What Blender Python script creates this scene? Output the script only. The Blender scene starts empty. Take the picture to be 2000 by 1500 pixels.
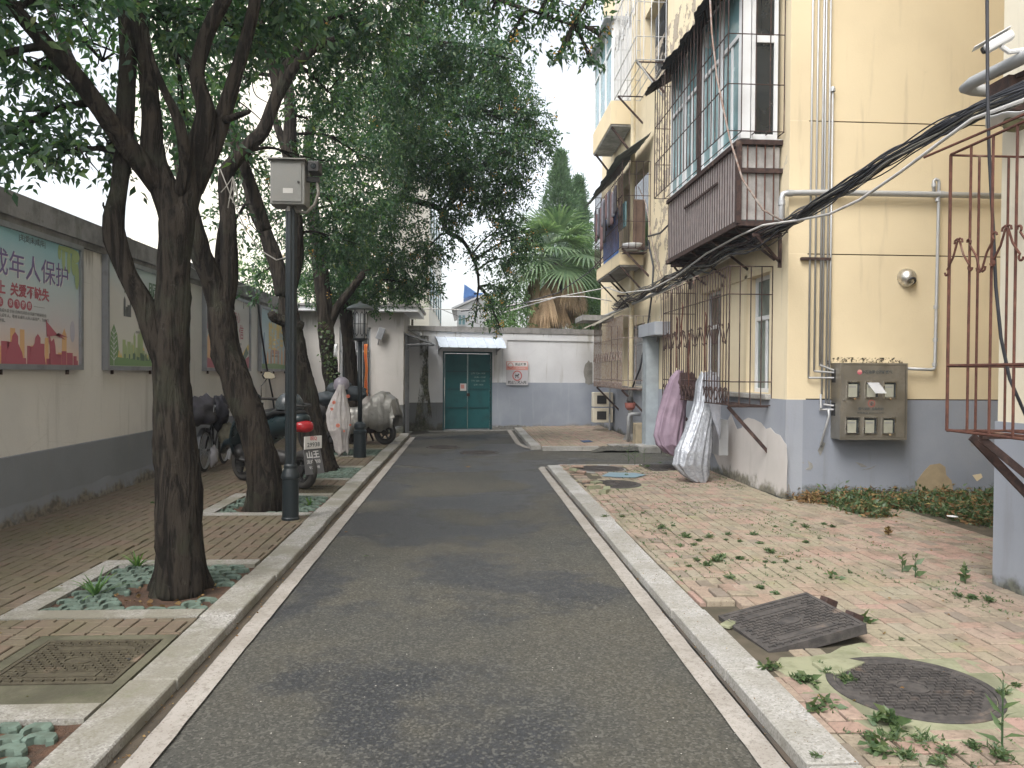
import bpy, math, random
import numpy as np
from mathutils import Vector, Matrix, Quaternion, noise
R = math.radians
rng = random.Random(7)
SC = bpy.context.scene
COL = SC.collection

# ------------------------------------------------------------------ camera
cam_d = bpy.data.cameras.new('camera'); cam = bpy.data.objects.new('camera', cam_d); COL.objects.link(cam)
cam_d.sensor_width = 36; cam_d.lens = 27.0; cam_d.clip_end = 600; cam_d.clip_start = 0.05
CAMP = Vector((0, 0, 1.6))
YAW, PITCH, ROLL = R(3.36), R(0.82), R(0.4)
RM = Matrix.Rotation(-YAW, 3, 'Z') @ Matrix.Rotation(R(90) - PITCH, 3, 'X') @ Matrix.Rotation(ROLL, 3, 'Z')
cam.matrix_world = Matrix.Translation(CAMP) @ RM.to_4x4()
SC.camera = cam

# ------------------------------------------------------------------ world, sun, exposure
SUN_EL, SUN_AZ = R(52), R(-148)          # azimuth measured from +Y towards +X
w = bpy.data.worlds.new('World'); SC.world = w; w.use_nodes = True
wn = w.node_tree.nodes; wl = w.node_tree.links; wn.clear()
sky = wn.new('ShaderNodeTexSky'); sky.sky_type = 'NISHITA'; sky.sun_disc = False
sky.sun_elevation = SUN_EL; sky.sun_rotation = SUN_AZ; sky.air_density = 1.2; sky.dust_density = 4.0; sky.ozone_density = 1.0
hs = wn.new('ShaderNodeHueSaturation'); hs.inputs['Saturation'].default_value = 0.28
bg = wn.new('ShaderNodeBackground'); bg.inputs['Strength'].default_value = 0.15
wo = wn.new('ShaderNodeOutputWorld')
wl.new(sky.outputs[0], hs.inputs['Color']); wl.new(hs.outputs[0], bg.inputs[0]); wl.new(bg.outputs[0], wo.inputs[0])
sd = bpy.data.lights.new('sun', 'SUN'); sd.energy = 1.0; sd.angle = R(30); sd.color = (1.0, 0.96, 0.9)
sun = bpy.data.objects.new('sun', sd); COL.objects.link(sun)
sdir = Vector((math.sin(SUN_AZ) * math.cos(SUN_EL), math.cos(SUN_AZ) * math.cos(SUN_EL), math.sin(SUN_EL)))
sun.rotation_euler = sdir.to_track_quat('Z', 'Y').to_euler()
SC.view_settings.view_transform = 'Standard'; SC.view_settings.look = 'None'
SC.view_settings.gamma = 1; SC.view_settings.use_curve_mapping = False
SC.view_settings.exposure = 1.3

# ------------------------------------------------------------------ placing helpers (site measurements taken off the photograph)
def ray(px, py):
    return RM @ Vector(((px - 1000) / 1500, -(py - 750) / 1500, -1))
def at(px, py, y=None, x=None, z=None):
    d = ray(px, py)
    if y is not None: t = (y - CAMP.y) / d.y
    elif x is not None: t = (x - CAMP.x) / d.x
    else: t = (z - CAMP.z) / d.z
    return CAMP + d * t

# ------------------------------------------------------------------ object helpers
def tag(o, label=None, cat=None, group=None, kind=None):
    if label: o['label'] = label
    if cat: o['category'] = cat
    if group: o['group'] = group
    if kind: o['kind'] = kind
    return o
def thing(name, label, cat, loc=(0, 0, 0), group=None, rz=0, kind=None):
    o = bpy.data.objects.new(name, None); COL.objects.link(o); o.location = loc; o.rotation_euler = (0, 0, rz)
    o.empty_display_size = 0.1
    if rz: o['_l'] = 1
    return tag(o, label, cat, group, kind)
def structure(name, label):
    return thing(name, label, None, kind='structure')
def root(o):
    while o.parent: o = o.parent
    return o
def offs(parent):
    if parent is None: return Vector((0, 0, 0))
    r = root(parent)
    return Vector((0, 0, 0)) if r.get('_l') else Vector(r.location)
def link(name, me, parent=None):
    o = bpy.data.objects.new(name, me); COL.objects.link(o)
    if parent: o.parent = parent
    return o
def inst(name, me, parent, loc, rot=None, scale=None):
    o = link(name, me, parent); o.location = Vector(loc) - offs(parent)
    if rot is not None:
        o.rotation_mode = 'QUATERNION' if isinstance(rot, Quaternion) else 'XYZ'
        if isinstance(rot, Quaternion): o.rotation_quaternion = rot
        else: o.rotation_euler = rot
    if scale is not None: o.scale = scale
    return o

class MB:
    def __init__(s, xf=None): s.v = []; s.f = []; s.m = []; s.xf = xf; s.at = []
    def add(s, vs, fs, m=0, a=None):
        b = len(s.v)
        if s.xf is not None: vs = [s.xf @ Vector(p) for p in vs]
        s.v += [tuple(p) for p in vs]; s.f += [tuple(i + b for i in f) for f in fs]; s.m += [m] * len(fs)
        if a is not None: s.at += [a] * len(fs)
        return s
    def box(s, x0, x1, y0, y1, z0, z1, m=0, a=None):
        vs = [(x, y, z) for z in (z0, z1) for y in (y0, y1) for x in (x0, x1)]
        return s.add(vs, [(0, 2, 3, 1), (4, 5, 7, 6), (0, 1, 5, 4), (2, 6, 7, 3), (0, 4, 6, 2), (1, 3, 7, 5)], m, a)
    def cbox(s, c, sz, m=0, rot=None):
        M = rot.to_matrix() if isinstance(rot, Quaternion) else rot
        vs = []
        for z in (-.5, .5):
            for y in (-.5, .5):
                for x in (-.5, .5):
                    p = Vector((x * sz[0], y * sz[1], z * sz[2]))
                    if M is not None: p = M @ p
                    vs.append(Vector(c) + p)
        return s.add(vs, [(0, 2, 3, 1), (4, 5, 7, 6), (0, 1, 5, 4), (2, 6, 7, 3), (0, 4, 6, 2), (1, 3, 7, 5)], m)
    def bar(s, a, b, w, h, m=0, up=(0, 0, 1)):
        a = Vector(a); b = Vector(b); d = (b - a); L = d.length; d.normalize(); up = Vector(up)
        if abs(d.dot(up)) > .98: up = Vector((0, 1, 0))
        r = d.cross(up).normalized(); u = r.cross(d)
        vs = [a + r * (i * w / 2) + u * (j * h / 2) + d * (k * L) for k in (0, 1) for j in (-1, 1) for i in (-1, 1)]
        return s.add(vs, [(0, 1, 3, 2), (4, 6, 7, 5), (0, 4, 5, 1), (2, 3, 7, 6), (0, 2, 6, 4), (1, 5, 7, 3)], m)
    def tube(s, pts, r, n=8, m=0, cap=True, wob=0, seed=0, squash=1.0):
        pts = [Vector(p) for p in pts]; k = len(pts)
        if not hasattr(r, '__len__'): r = [r] * k
        vs = []; nrm = None
        for i, p in enumerate(pts):
            t = (pts[min(i + 1, k - 1)] - pts[max(i - 1, 0)]).normalized()
            if nrm is None:
                nrm = t.orthogonal().normalized()
            nrm = (nrm - t * nrm.dot(t)); nrm = nrm.normalized() if nrm.length > 1e-6 else t.orthogonal().normalized()
            bn = t.cross(nrm)
            for j in range(n):
                a = 2 * math.pi * j / n; rr = r[i]
                if wob:
                    q = p * 3.1 + Vector((math.cos(a), math.sin(a), seed)) * 1.3
                    rr *= 1 + wob * noise.noise(q) + wob * .6 * noise.noise(q * 3.3) + (wob * .42 * noise.noise(Vector((q.x * 9, q.y * 9, q.z * 9))) if n > 20 else 0)
                vs.append(p + nrm * (math.cos(a) * rr) + bn * (math.sin(a) * rr * squash))
        fs = [(i * n + j, i * n + (j + 1) % n, (i + 1) * n + (j + 1) % n, (i + 1) * n + j) for i in range(k - 1) for j in range(n)]
        if cap: fs += [tuple(range(n - 1, -1, -1)), tuple(range((k - 1) * n, k * n))]
        return s.add(vs, fs, m)
    def lathe(s, prof, c=(0, 0, 0), n=20, m=0, ax=None, cap=True):
        q = Vector((0, 0, 1)).rotation_difference(Vector(ax).normalized()) if ax is not None else Quaternion()
        vs = []
        for (r, z) in prof:
            for j in range(n):
                a = 2 * math.pi * j / n
                vs.append(Vector(c) + q @ Vector((r * math.cos(a), r * math.sin(a), z)))
        k = len(prof)
        fs = [(i * n + j, i * n + (j + 1) % n, (i + 1) * n + (j + 1) % n, (i + 1) * n + j) for i in range(k - 1) for j in range(n)]
        if cap: fs += [tuple(range(n - 1, -1, -1)), tuple(range((k - 1) * n, k * n))]
        return s.add(vs, fs, m)
    def prism(s, loop, ext, m=0):
        loop = [Vector(p) for p in loop]; n = len(loop); e = Vector(ext)
        vs = loop + [p + e for p in loop]
        fs = [tuple(range(n - 1, -1, -1)), tuple(range(n, 2 * n))] + [(i, (i + 1) % n, n + (i + 1) % n, n + i) for i in range(n)]
        return s.add(vs, fs, m)
    def grid(s, rows, m=0, close=False):
        nr = len(rows); nc = len(rows[0]); vs = [p for r in rows for p in r]; e = nc if close else nc - 1
        fs = [(i * nc + j, i * nc + (j + 1) % nc, (i + 1) * nc + (j + 1) % nc, (i + 1) * nc + j) for i in range(nr - 1) for j in range(e)]
        return s.add(vs, fs, m)
    def mesh(s, name, mats, off=Vector((0, 0, 0)), smooth=False):
        me = bpy.data.meshes.new(name)
        v = [(a[0] - off[0], a[1] - off[1], a[2] - off[2]) for a in s.v]
        me.from_pydata(v, [], s.f)
        if not isinstance(mats, (list, tuple)): mats = [mats]
        for x in mats: me.materials.append(x)
        if len(mats) > 1: me.polygons.foreach_set('material_index', s.m)
        if s.at:
            ad = me.attributes.new('rnd', 'FLOAT', 'FACE'); ad.data.foreach_set('value', s.at)
        if smooth: me.polygons.foreach_set('use_smooth', [True] * len(me.polygons))
        me.update(); return me
    def build(s, name, mats, parent=None, smooth=False, bevel=0, solid=0):
        o = link(name, s.mesh(name, mats, offs(parent), smooth), parent)
        if solid:
            md = o.modifiers.new('solid', 'SOLIDIFY'); md.thickness = solid; md.offset = 0
        if bevel:
            md = o.modifiers.new('bevel', 'BEVEL'); md.width = bevel; md.segments = 2; md.limit_method = 'ANGLE'; md.angle_limit = R(40)
            if not smooth: o.data.polygons.foreach_set('use_smooth', [False] * len(o.data.polygons))
        return o

_cyl = {}
def rod(name, a, b, r, mat, parent, n=8):
    """round bar between a and b: an object of its own on a shared unit mesh"""
    key = (mat.name, n)
    if key not in _cyl:
        _cyl[key] = MB().tube([(0, 0, 0), (0, 0, 1)], 1.0, n).mesh('rod', mat, smooth=False)
    a = Vector(a); b = Vector(b); d = b - a
    return inst(name, _cyl[key], parent, a, Vector((0, 0, 1)).rotation_difference(d.normalized()), (r, r, d.length))
_bx = {}
def slab(name, x0, x1, y0, y1, z0, z1, mat, parent, rot=None):
    """box part on a shared unit mesh with slightly eased edges"""
    key = mat.name
    if key not in _bx: _bx[key] = MB().box(-.5, .5, -.5, .5, -.5, .5).mesh('box', mat)
    return inst(name, _bx[key], parent, ((x0 + x1) / 2, (y0 + y1) / 2, (z0 + z1) / 2), rot, (x1 - x0, y1 - y0, z1 - z0))

def text(body, size, org, xd, yd, mat, parent, name='lettering', align='CENTER', ext=.0006, sx=1.0, bold=0.0):
    c = bpy.data.curves.new('t', 'FONT'); c.body = body; c.size = size; c.align_x = align; c.align_y = 'CENTER'
    c.extrude = ext; c.resolution_u = 2; c.offset = bold
    o = bpy.data.objects.new('t', c); COL.objects.link(o); bpy.context.view_layer.update()
    me = bpy.data.meshes.new_from_object(o); bpy.data.objects.remove(o); bpy.data.curves.remove(c)
    me.materials.clear(); me.materials.append(mat)
    xd = Vector(xd).normalized(); yd = Vector(yd).normalized(); zd = xd.cross(yd)
    M = Matrix((xd * sx, yd, zd)).transposed().to_4x4(); M.translation = Vector(org) - offs(parent)
    me.transform(M)
    return link(name, me, parent)

def rect_holes(y0, y1, z0, z1, holes):
    """split a rectangle into cells that leave the holes open"""
    ys = sorted({y0, y1, *[h[0] for h in holes], *[h[1] for h in holes]}); zs = sorted({z0, z1, *[h[2] for h in holes], *[h[3] for h in holes]})
    ys = [v for v in ys if y0 <= v <= y1]; zs = [v for v in zs if z0 <= v <= z1]; out = []
    for i in range(len(ys) - 1):
        run = None
        for j in range(len(zs) - 1):
            cy = (ys[i] + ys[i + 1]) / 2; cz = (zs[j] + zs[j + 1]) / 2
            inside = any(h[0] < cy < h[1] and h[2] < cz < h[3] for h in holes)
            if not inside:
                if run is None: run = zs[j]
            elif run is not None: out.append((ys[i], ys[i + 1], run, zs[j])); run = None
        if run is not None: out.append((ys[i], ys[i + 1], run, zs[-1]))
    return out

# ------------------------------------------------------------------ node helpers
class NT:
    def __init__(s, name):
        s.mat = bpy.data.materials.new(name); s.mat.use_nodes = True; s.t = s.mat.node_tree; s.t.nodes.clear()
        s.o = s.t.nodes.new('ShaderNodeOutputMaterial'); s._p = None
    def n(s, ty, **kw):
        x = s.t.nodes.new(ty)
        for k, v in kw.items(): setattr(x, k, v)
        return x
    def set(s, sock, v):
        if v is None: return
        if isinstance(v, bpy.types.NodeSocket): s.t.links.new(v, sock)
        elif isinstance(v, (tuple, list)) and len(v) == 3 and sock.type == 'RGBA': sock.default_value = (*v, 1)
        else: sock.default_value = v
    def pos(s):
        if s._p is None: s._p = s.n('ShaderNodeNewGeometry').outputs['Position']
        return s._p
    def mapv(s, scale, vec=None):
        x = s.n('ShaderNodeVectorMath', operation='MULTIPLY'); s.set(x.inputs[0], vec or s.pos()); x.inputs[1].default_value = scale; return x.outputs[0]
    def noise(s, sc, det=3, vec=None, rough=.55, dist=0):
        x = s.n('ShaderNodeTexNoise'); x.inputs['Scale'].default_value = sc; x.inputs['Detail'].default_value = det
        x.inputs['Roughness'].default_value = rough; x.inputs['Distortion'].default_value = dist
        s.set(x.inputs['Vector'], vec or s.pos()); return x.outputs['Fac']
    def vor(s, sc, vec=None, out='Distance', feat='F1'):
        x = s.n('ShaderNodeTexVoronoi', feature=feat); x.inputs['Scale'].default_value = sc; s.set(x.inputs['Vector'], vec or s.pos()); return x.outputs[out]
    def sep(s, v=None):
        x = s.n('ShaderNodeSeparateXYZ'); s.set(x.inputs[0], v or s.pos()); return x.outputs
    def math(s, op, a, b=0.0, c=None, clamp=False):
        x = s.n('ShaderNodeMath', operation=op, use_clamp=clamp); s.set(x.inputs[0], a); s.set(x.inputs[1], b)
        if c is not None: s.set(x.inputs[2], c)
        return x.outputs[0]
    def mix(s, f, a, b, mode='MIX'):
        x = s.n('ShaderNodeMix', data_type='RGBA', blend_type=mode); s.set(x.inputs[0], f); s.set(x.inputs[6], a); s.set(x.inputs[7], b); return x.outputs[2]
    def step(s, v, lo, hi, a=0.0, b=1.0):
        x = s.n('ShaderNodeMapRange', clamp=True, interpolation_type='SMOOTHSTEP'); s.set(x.inputs[0], v)
        for i, q in enumerate((lo, hi, a, b)): s.set(x.inputs[i + 1], q)
        return x.outputs[0]
    def ramp(s, v, stops, interp='LINEAR'):
        x = s.n('ShaderNodeValToRGB'); s.set(x.inputs[0], v); r = x.color_ramp; r.interpolation = interp
        while len(r.elements) < len(stops): r.elements.new(.5)
        for e, (p, c) in zip(r.elements, stops): e.position = p; e.color = (*c, 1)
        return x.outputs[0]
    def attr(s, name='rnd'):
        x = s.n('ShaderNodeAttribute', attribute_name=name); return x.outputs['Fac']
    def bump(s, h, st=.5, dist=.01):
        x = s.n('ShaderNodeBump'); x.inputs['Strength'].default_value = st; x.inputs['Distance'].default_value = dist; s.set(x.inputs['Height'], h); return x.outputs[0]
    def out(s, base, rough=.8, metal=0.0, bump=None, spec=.4, trans=None, alpha=None, coat=None, sheen=None):
        p = s.n('ShaderNodeBsdfPrincipled'); s.set(p.inputs['Base Color'], base); s.set(p.inputs['Roughness'], rough); s.set(p.inputs['Metallic'], metal)
        p.inputs['Specular IOR Level'].default_value = spec
        if bump is not None: s.set(p.inputs['Normal'], bump)
        if trans is not None: s.set(p.inputs['Transmission Weight'], trans)
        if alpha is not None: s.set(p.inputs['Alpha'], alpha)
        if coat is not None: s.set(p.inputs['Coat Weight'], coat)
        s.t.links.new(p.outputs[0], s.o.inputs[0]); s.p = p
        return s.mat

def pm(name, c, c2=None, sc=6, rough=.7, metal=0.0, bsc=60, bst=.25, bd=.004, spec=.4, f=.5):
    """plain procedural material: two colours blended by noise, roughness variation, fine relief"""
    t = NT(name); c2 = c2 or tuple(x * .72 for x in c)
    n1 = t.noise(sc, 5); n2 = t.noise(bsc, 3)
    b = t.mix(t.step(n1, .5 - f / 2, .5 + f / 2), c, c2)
    return t.out(b, t.step(n1, .2, .8, max(rough - .08, 0.03), min(rough + .1, 1)), metal, t.bump(n2, bst, bd), spec)

# ---- setting materials
def m_asphalt():
    t = NT('asphalt')
    y = t.sep()[1]; p = t.mapv((.62, .55, 1)); big = t.noise(.9, 3, p, .5, .3); mid = t.noise(3.4, 5, rough=.65)
    bias = t.math('MULTIPLY', t.math('SUBTRACT', t.step(y, 6.8, 8.2), t.step(y, 11.5, 15)), .055)
    wet = t.step(t.math('ADD', t.math('ADD', big, t.math('MULTIPLY', mid, .24)), bias), .585, .70)
    g1 = t.vor(88, out='Color'); gv = t.sep(g1)[0]; tone = t.noise(60, 5, rough=.8); t3 = t.noise(9, 6, rough=.75)
    dry = t.mix(t.step(t.noise(.8, 4), .35, .65), (.076, .071, .055), (.056, .057, .051))
    dry = t.mix(t.step(t3, .45, .62, 0, .45), dry, (.058, .056, .048))
    dry = t.mix(t.step(tone, .42, .62, 0, .55), dry, (.04, .039, .034))
    wetc = t.mix(t.step(tone, .4, .62, 0, .5), (.036, .039, .045), (.018, .02, .023))
    b = t.mix(t.math('MULTIPLY', wet, .88), dry, wetc)
    b = t.mix(t.math('MULTIPLY', t.math('GREATER_THAN', gv, .80), .34), b, (.16, .155, .135))
    b = t.mix(t.math('MULTIPLY', t.math('LESS_THAN', gv, .25), .5), b, (.022, .022, .02))
    vd = t.vor(30); vc = t.sep(t.vor(30, out='Color'))[1]; b = t.mix(t.math('MULTIPLY', t.math('GREATER_THAN', vc, .95), t.math('LESS_THAN', vd, .12)), b, (.42, .40, .36))
    rough = t.math('SUBTRACT', .85, t.math('MULTIPLY', wet, .38))
    return t.out(b, rough, 0, t.bump(t.math('ADD', gv, tone), .8, .006), .4)
def m_paintline():
    t = NT('worn_road_paint'); n = t.noise(24, 6, rough=.75); n2 = t.noise(2.5, 5); n3 = t.noise(60, 3, rough=.7)
    b = t.mix(t.step(n, .48, .66, 0, .7), (.31, .29, .265), (.165, .15, .13)); b = t.mix(t.step(n2, .38, .66, 0, .55), b, (.20, .18, .155))
    b = t.mix(t.step(n3, .55, .7, 0, .5), b, (.12, .105, .09)); sp = t.vor(45); b = t.mix(t.math('MULTIPLY', t.math('LESS_THAN', sp, .16), .7), b, (.12, .08, .06))
    return t.out(b, .85, 0, t.bump(t.noise(120, 3), .5, .003), .3, alpha=t.step(t.math('ADD', t.noise(11, 6, rough=.75), t.math('MULTIPLY', n2, .12)), .33, .37))
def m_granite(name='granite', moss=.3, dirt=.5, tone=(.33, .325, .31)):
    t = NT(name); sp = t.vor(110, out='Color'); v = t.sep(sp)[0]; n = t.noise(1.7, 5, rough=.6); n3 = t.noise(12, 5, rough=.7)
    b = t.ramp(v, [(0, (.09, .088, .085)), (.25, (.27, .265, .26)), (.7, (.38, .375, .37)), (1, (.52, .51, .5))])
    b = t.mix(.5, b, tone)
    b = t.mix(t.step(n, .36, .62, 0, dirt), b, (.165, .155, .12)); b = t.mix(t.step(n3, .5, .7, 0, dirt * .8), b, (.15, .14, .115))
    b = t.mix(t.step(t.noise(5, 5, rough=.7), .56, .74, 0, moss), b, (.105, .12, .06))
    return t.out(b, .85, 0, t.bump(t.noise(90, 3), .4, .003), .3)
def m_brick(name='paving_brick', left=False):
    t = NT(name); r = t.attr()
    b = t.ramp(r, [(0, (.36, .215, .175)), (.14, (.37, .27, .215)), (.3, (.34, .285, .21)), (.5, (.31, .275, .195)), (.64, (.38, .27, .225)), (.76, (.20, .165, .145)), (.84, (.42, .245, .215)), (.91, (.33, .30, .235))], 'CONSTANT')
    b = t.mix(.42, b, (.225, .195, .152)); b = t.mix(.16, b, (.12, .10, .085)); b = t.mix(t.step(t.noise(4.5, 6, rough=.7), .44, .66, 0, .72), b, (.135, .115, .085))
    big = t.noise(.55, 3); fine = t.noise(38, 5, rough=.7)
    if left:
        b = t.mix(.74, b, (.088, .070, .048))  # left copy: shade under the trees mixed into the brick colour
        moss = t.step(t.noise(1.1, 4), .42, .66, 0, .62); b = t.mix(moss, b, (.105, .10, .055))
    else:
        b = t.mix(t.step(big, .46, .62, 0, .4), b, (.255, .24, .165)); b = t.mix(t.step(t.noise(2.3, 5), .6, .74, 0, .55), b, (.21, .235, .11))
        b = t.mix(t.step(t.noise(.9, 3, t.mapv((1, 1, 1))), .56, .7, 0, .32), b, (.35, .225, .2))
    b = t.mix(t.step(fine, .45, .7, 0, .5), b, (.11, .085, .062))
    sp = t.vor(30); b = t.mix(t.math('MULTIPLY', t.math('LESS_THAN', sp, .10), .6), b, (.08, .06, .04))
    return t.out(b, .88, 0, t.bump(fine, .5, .003), .25)
def m_plaster(name, c, c2, streak=(.25, .24, .2), st=.25, lowz=None, lowc=(.2, .19, .14), crack=.12, patch=0.0, patchc=(.4, .38, .34), topz=None):
    t = NT(name); n = t.noise(.8, 5); n2 = t.noise(9, 6, rough=.7)
    b = t.mix(t.step(n, .35, .68), c, c2)
    v = t.noise(1.0, 5, t.mapv((5.5, 5.5, .5)), .6); b = t.mix(t.math('MULTIPLY', t.step(v, .56, .74), st), b, streak)
    b = t.mix(t.step(n2, .6, .8, 0, .22), b, tuple(x * .6 for x in c))
    if patch:
        q = t.noise(1.5, 6, rough=.62, dist=.4); b = t.mix(t.step(q, .64, .655, 0, patch), b, patchc)
    if lowz is not None:
        z = t.sep()[2]; h = t.math('ADD', t.math('MULTIPLY', t.noise(3.2, 6, rough=.65), lowz * 1.5), -lowz * .35)
        mk = t.step(t.math('SUBTRACT', h, t.math('ADD', z, -.05)), -.03, .1, 0, .85)
        lc = t.mix(t.step(t.noise(14, 5), .4, .6), lowc, tuple(x * .45 for x in lowc)); b = t.mix(mk, b, lc)
    if topz is not None:
        z = t.sep()[2]; h = t.math('MULTIPLY', t.step(v, .42, .75), .5)
        mk = t.step(t.math('ADD', t.math('SUBTRACT', z, topz), h), 0, .2, 0, .6); b = t.mix(mk, b, streak)
    ck = t.vor(1.4, t.mapv((1, 1, 1)), feat='DISTANCE_TO_EDGE'); ckm = t.math('MULTIPLY', t.math('LESS_THAN', t.math('ADD', ck, t.math('MULTIPLY', n2, .012)), .0085), crack)
    b = t.mix(ckm, b, (.16, .14, .12))
    return t.out(b, .88, 0, t.bump(t.math('ADD', t.math('MULTIPLY', t.noise(55, 4), .5), n2), .35, .006), .2)
def m_concrete(name, c=(.34, .33, .31), dark=(.1, .1, .085), f=.5):
    t = NT(name); n = t.noise(2.2, 6, rough=.65); n2 = t.noise(26, 5)
    v = t.noise(1, 5, t.mapv((6, 6, .8)))
    b = t.mix(t.step(n, .4, .64), c, tuple(x * .62 for x in c)); b = t.mix(t.step(v, .5, .72, 0, f), b, dark)
    b = t.mix(t.step(n2, .55, .75, 0, .4), b, dark)
    return t.out(b, .92, 0, t.bump(t.math('ADD', n, n2), .6, .01), .2)
def m_rust(name='rusty_iron', c=(.065, .028, .022), c2=(.12, .052, .036), rough=.8):
    t = NT(name); n = t.noise(16, 6, rough=.7); b = t.mix(t.step(n, .35, .68), c, c2)
    b = t.mix(t.step(t.noise(5, 4), .6, .75, 0, .5), b, (.28, .2, .15))
    return t.out(b, rough, .15, t.bump(n, .6, .003), .3)
def m_metal(name, c, rough=.4, metal=.85, dirt=(.12, .1, .08), df=.4):
    t = NT(name); n = t.noise(4, 6, rough=.65); n2 = t.noise(40, 4)
    b = t.mix(t.step(n, .5, .75, 0, df), c, dirt)
    return t.out(b, t.step(n, .3, .7, rough - .08, rough + .2), metal, t.bump(n2, .15, .002), .5)
def m_bark():
    t = NT('bark'); p = t.mapv((1, 1, .22)); n = t.noise(30, 8, p, .78, 1.2); n2 = t.noise(3.2, 5); v = t.noise(11, 4, t.mapv((1, 1, .12)), .6, 2.0)
    rg_ = t.math('ADD', t.math('MULTIPLY', t.step(v, .38, .62), .5), n)
    b = t.mix(t.step(rg_, .45, 1.0), (.013, .011, .0095), (.042, .035, .028))
    b = t.mix(t.step(n2, .52, .68, 0, .5), b, (.048, .052, .036)); b = t.mix(t.step(t.noise(1.7, 5), .6, .72, 0, .35), b, (.11, .08, .055))
    b = t.mix(t.step(t.noise(9, 6, rough=.8), .6, .72, 0, .5), b, (.095, .09, .075))
    return t.out(b, .95, 0, t.bump(rg_, 1.0, .03), .15)
def m_leaf(name, cols, tl=.35, rough=.42, spec=.5, tcol=(1.6, 1.9, .9)):
    t = NT(name); r = t.attr(); b = t.ramp(r, cols)
    b = t.mix(t.step(t.noise(30, 3), .4, .7, 0, .35), b, (.015, .03, .012))
    t.out(b, rough, 0, None, spec)
    tr = t.n('ShaderNodeBsdfTranslucent'); t.set(tr.inputs[0], t.mix(1.0, b, tcol, 'MULTIPLY'))
    mx = t.n('ShaderNodeMixShader'); mx.inputs[0].default_value = tl
    t.t.links.new(t.p.outputs[0], mx.inputs[1]); t.t.links.new(tr.outputs[0], mx.inputs[2]); t.t.links.new(mx.outputs[0], t.o.inputs[0])
    return t.mat
def m_glass(name, c, rough=.08, metal=0.0, spec=.8):
    t = NT(name); n = t.noise(2.3, 4); b = t.mix(t.step(n, .35, .7), c, tuple(x * .6 for x in c))
    return t.out(b, t.step(t.noise(8, 5), .4, .7, rough, rough + .2), metal, t.bump(t.noise(1.5, 2), .2, .01), spec)

M = {}
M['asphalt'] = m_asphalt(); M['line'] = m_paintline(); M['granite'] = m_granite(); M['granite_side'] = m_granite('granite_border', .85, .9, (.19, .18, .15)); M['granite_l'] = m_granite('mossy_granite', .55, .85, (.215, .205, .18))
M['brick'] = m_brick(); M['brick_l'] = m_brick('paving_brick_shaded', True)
M['mortar'] = pm('joint_sand', (.085, .07, .05), (.05, .045, .03), rough=.95, bsc=120)
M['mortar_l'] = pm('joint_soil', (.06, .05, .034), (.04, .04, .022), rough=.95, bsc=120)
M['gutter'] = pm('gutter_dirt', (.075, .06, .042), (.045, .037, .028), sc=5, rough=.95, bsc=110, bst=.7)
M['gutter_r'] = pm('gutter_asphalt', (.05, .048, .045), (.08, .062, .047), sc=4, rough=.95, bsc=110, bst=.7)
M['soil'] = pm('soil', (.10, .052, .03), (.04, .028, .02), sc=9, rough=.98, bsc=70, bst=.9, bd=.02)
M['soil2'] = pm('dry_soil', (.12, .10, .065), (.07, .065, .04), sc=4, rough=.98, bsc=60, bst=.9, bd=.02)
M['paver'] = pm('green_grass_paver', (.115, .165, .135), (.07, .092, .072), sc=14, rough=.9, bsc=80, bst=.4)
M['wall_l'] = m_plaster('white_render', (.70, .68, .65), (.60, .585, .56), st=.3, topz=3.1)
M['band_l'] = m_plaster('grey_painted_band', (.235, .25, .275), (.2, .21, .225), lowz=.34, lowc=(.20, .165, .12), st=.2)
M['cope'] = m_concrete('weathered_coping', (.27, .265, .26))
M['wall_b'] = m_plaster('grey_white_render', (.64, .655, .68), (.54, .55, .575), st=.6, topz=2.85, patch=.0, streak=(.28, .27, .24))
M['band_b'] = m_plaster('blue_grey_band', (.26, .29, .345), (.33, .36, .415), lowz=.2, lowc=(.3, .27, .22), st=.35, streak=(.42, .45, .50), crack=.06)
M['band_b2'] = m_plaster('dark_grey_band', (.17, .18, .195), (.12, .125, .12), lowz=.5, lowc=(.1, .1, .07), st=.5, streak=(.06, .065, .045), crack=.1)
M['yellow'] = m_plaster('yellow_render', (.63, .535, .365), (.575, .485, .33), streak=(.44, .37, .26), st=.7, crack=.0)
M['yellow_side'] = m_plaster('yellow_render_patched', (.69, .60, .43), (.63, .54, .38), streak=(.36, .31, .23), st=.6, crack=.0, patch=.6, patchc=(.46, .42, .36))
M['cream'] = m_plaster('pale_cream_render', (.66, .60, .47), (.6, .56, .46), st=.25, crack=.05)
M['grey_r'] = m_plaster('grey_plinth_paint', (.205, .225, .265), (.245, .265, .305), lowz=.42, lowc=(.10, .11, .07), st=.35, streak=(.16, .165, .17), crack=.06, patch=.5, patchc=(.25, .22, .18))
M['grey_side'] = m_plaster('grey_plinth_side', (.26, .28, .32), (.30, .32, .355), lowz=.3, lowc=(.12, .12, .08), st=.3, streak=(.18, .18, .18), crack=.05)
M['barepatch'] = m_plaster('bare_plaster', (.56, .53, .51), (.46, .44, .42), lowz=.36, lowc=(.16, .15, .1), st=.3, crack=.0)
M['groove'] = pm('dark_joint', (.05, .035, .025), rough=.95)
M['canopy'] = pm('pale_blue_white_sheet', (.47, .53, .60), (.4, .45, .52), rough=.5); M['white'] = pm('white_paint', (.68, .69, .70), (.56, .57, .58), rough=.5)
M['whitetrim'] = pm('white_plastic_frame', (.66, .68, .70), (.56, .57, .58), sc=3, rough=.4, bst=.05)
M['teal'] = m_metal('teal_door_paint', (.008, .095, .105), .5, .0, (.02, .05, .05), .5)
M['teal2'] = m_metal('dark_teal_paint', (.005, .06, .07), .5, .0)
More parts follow.
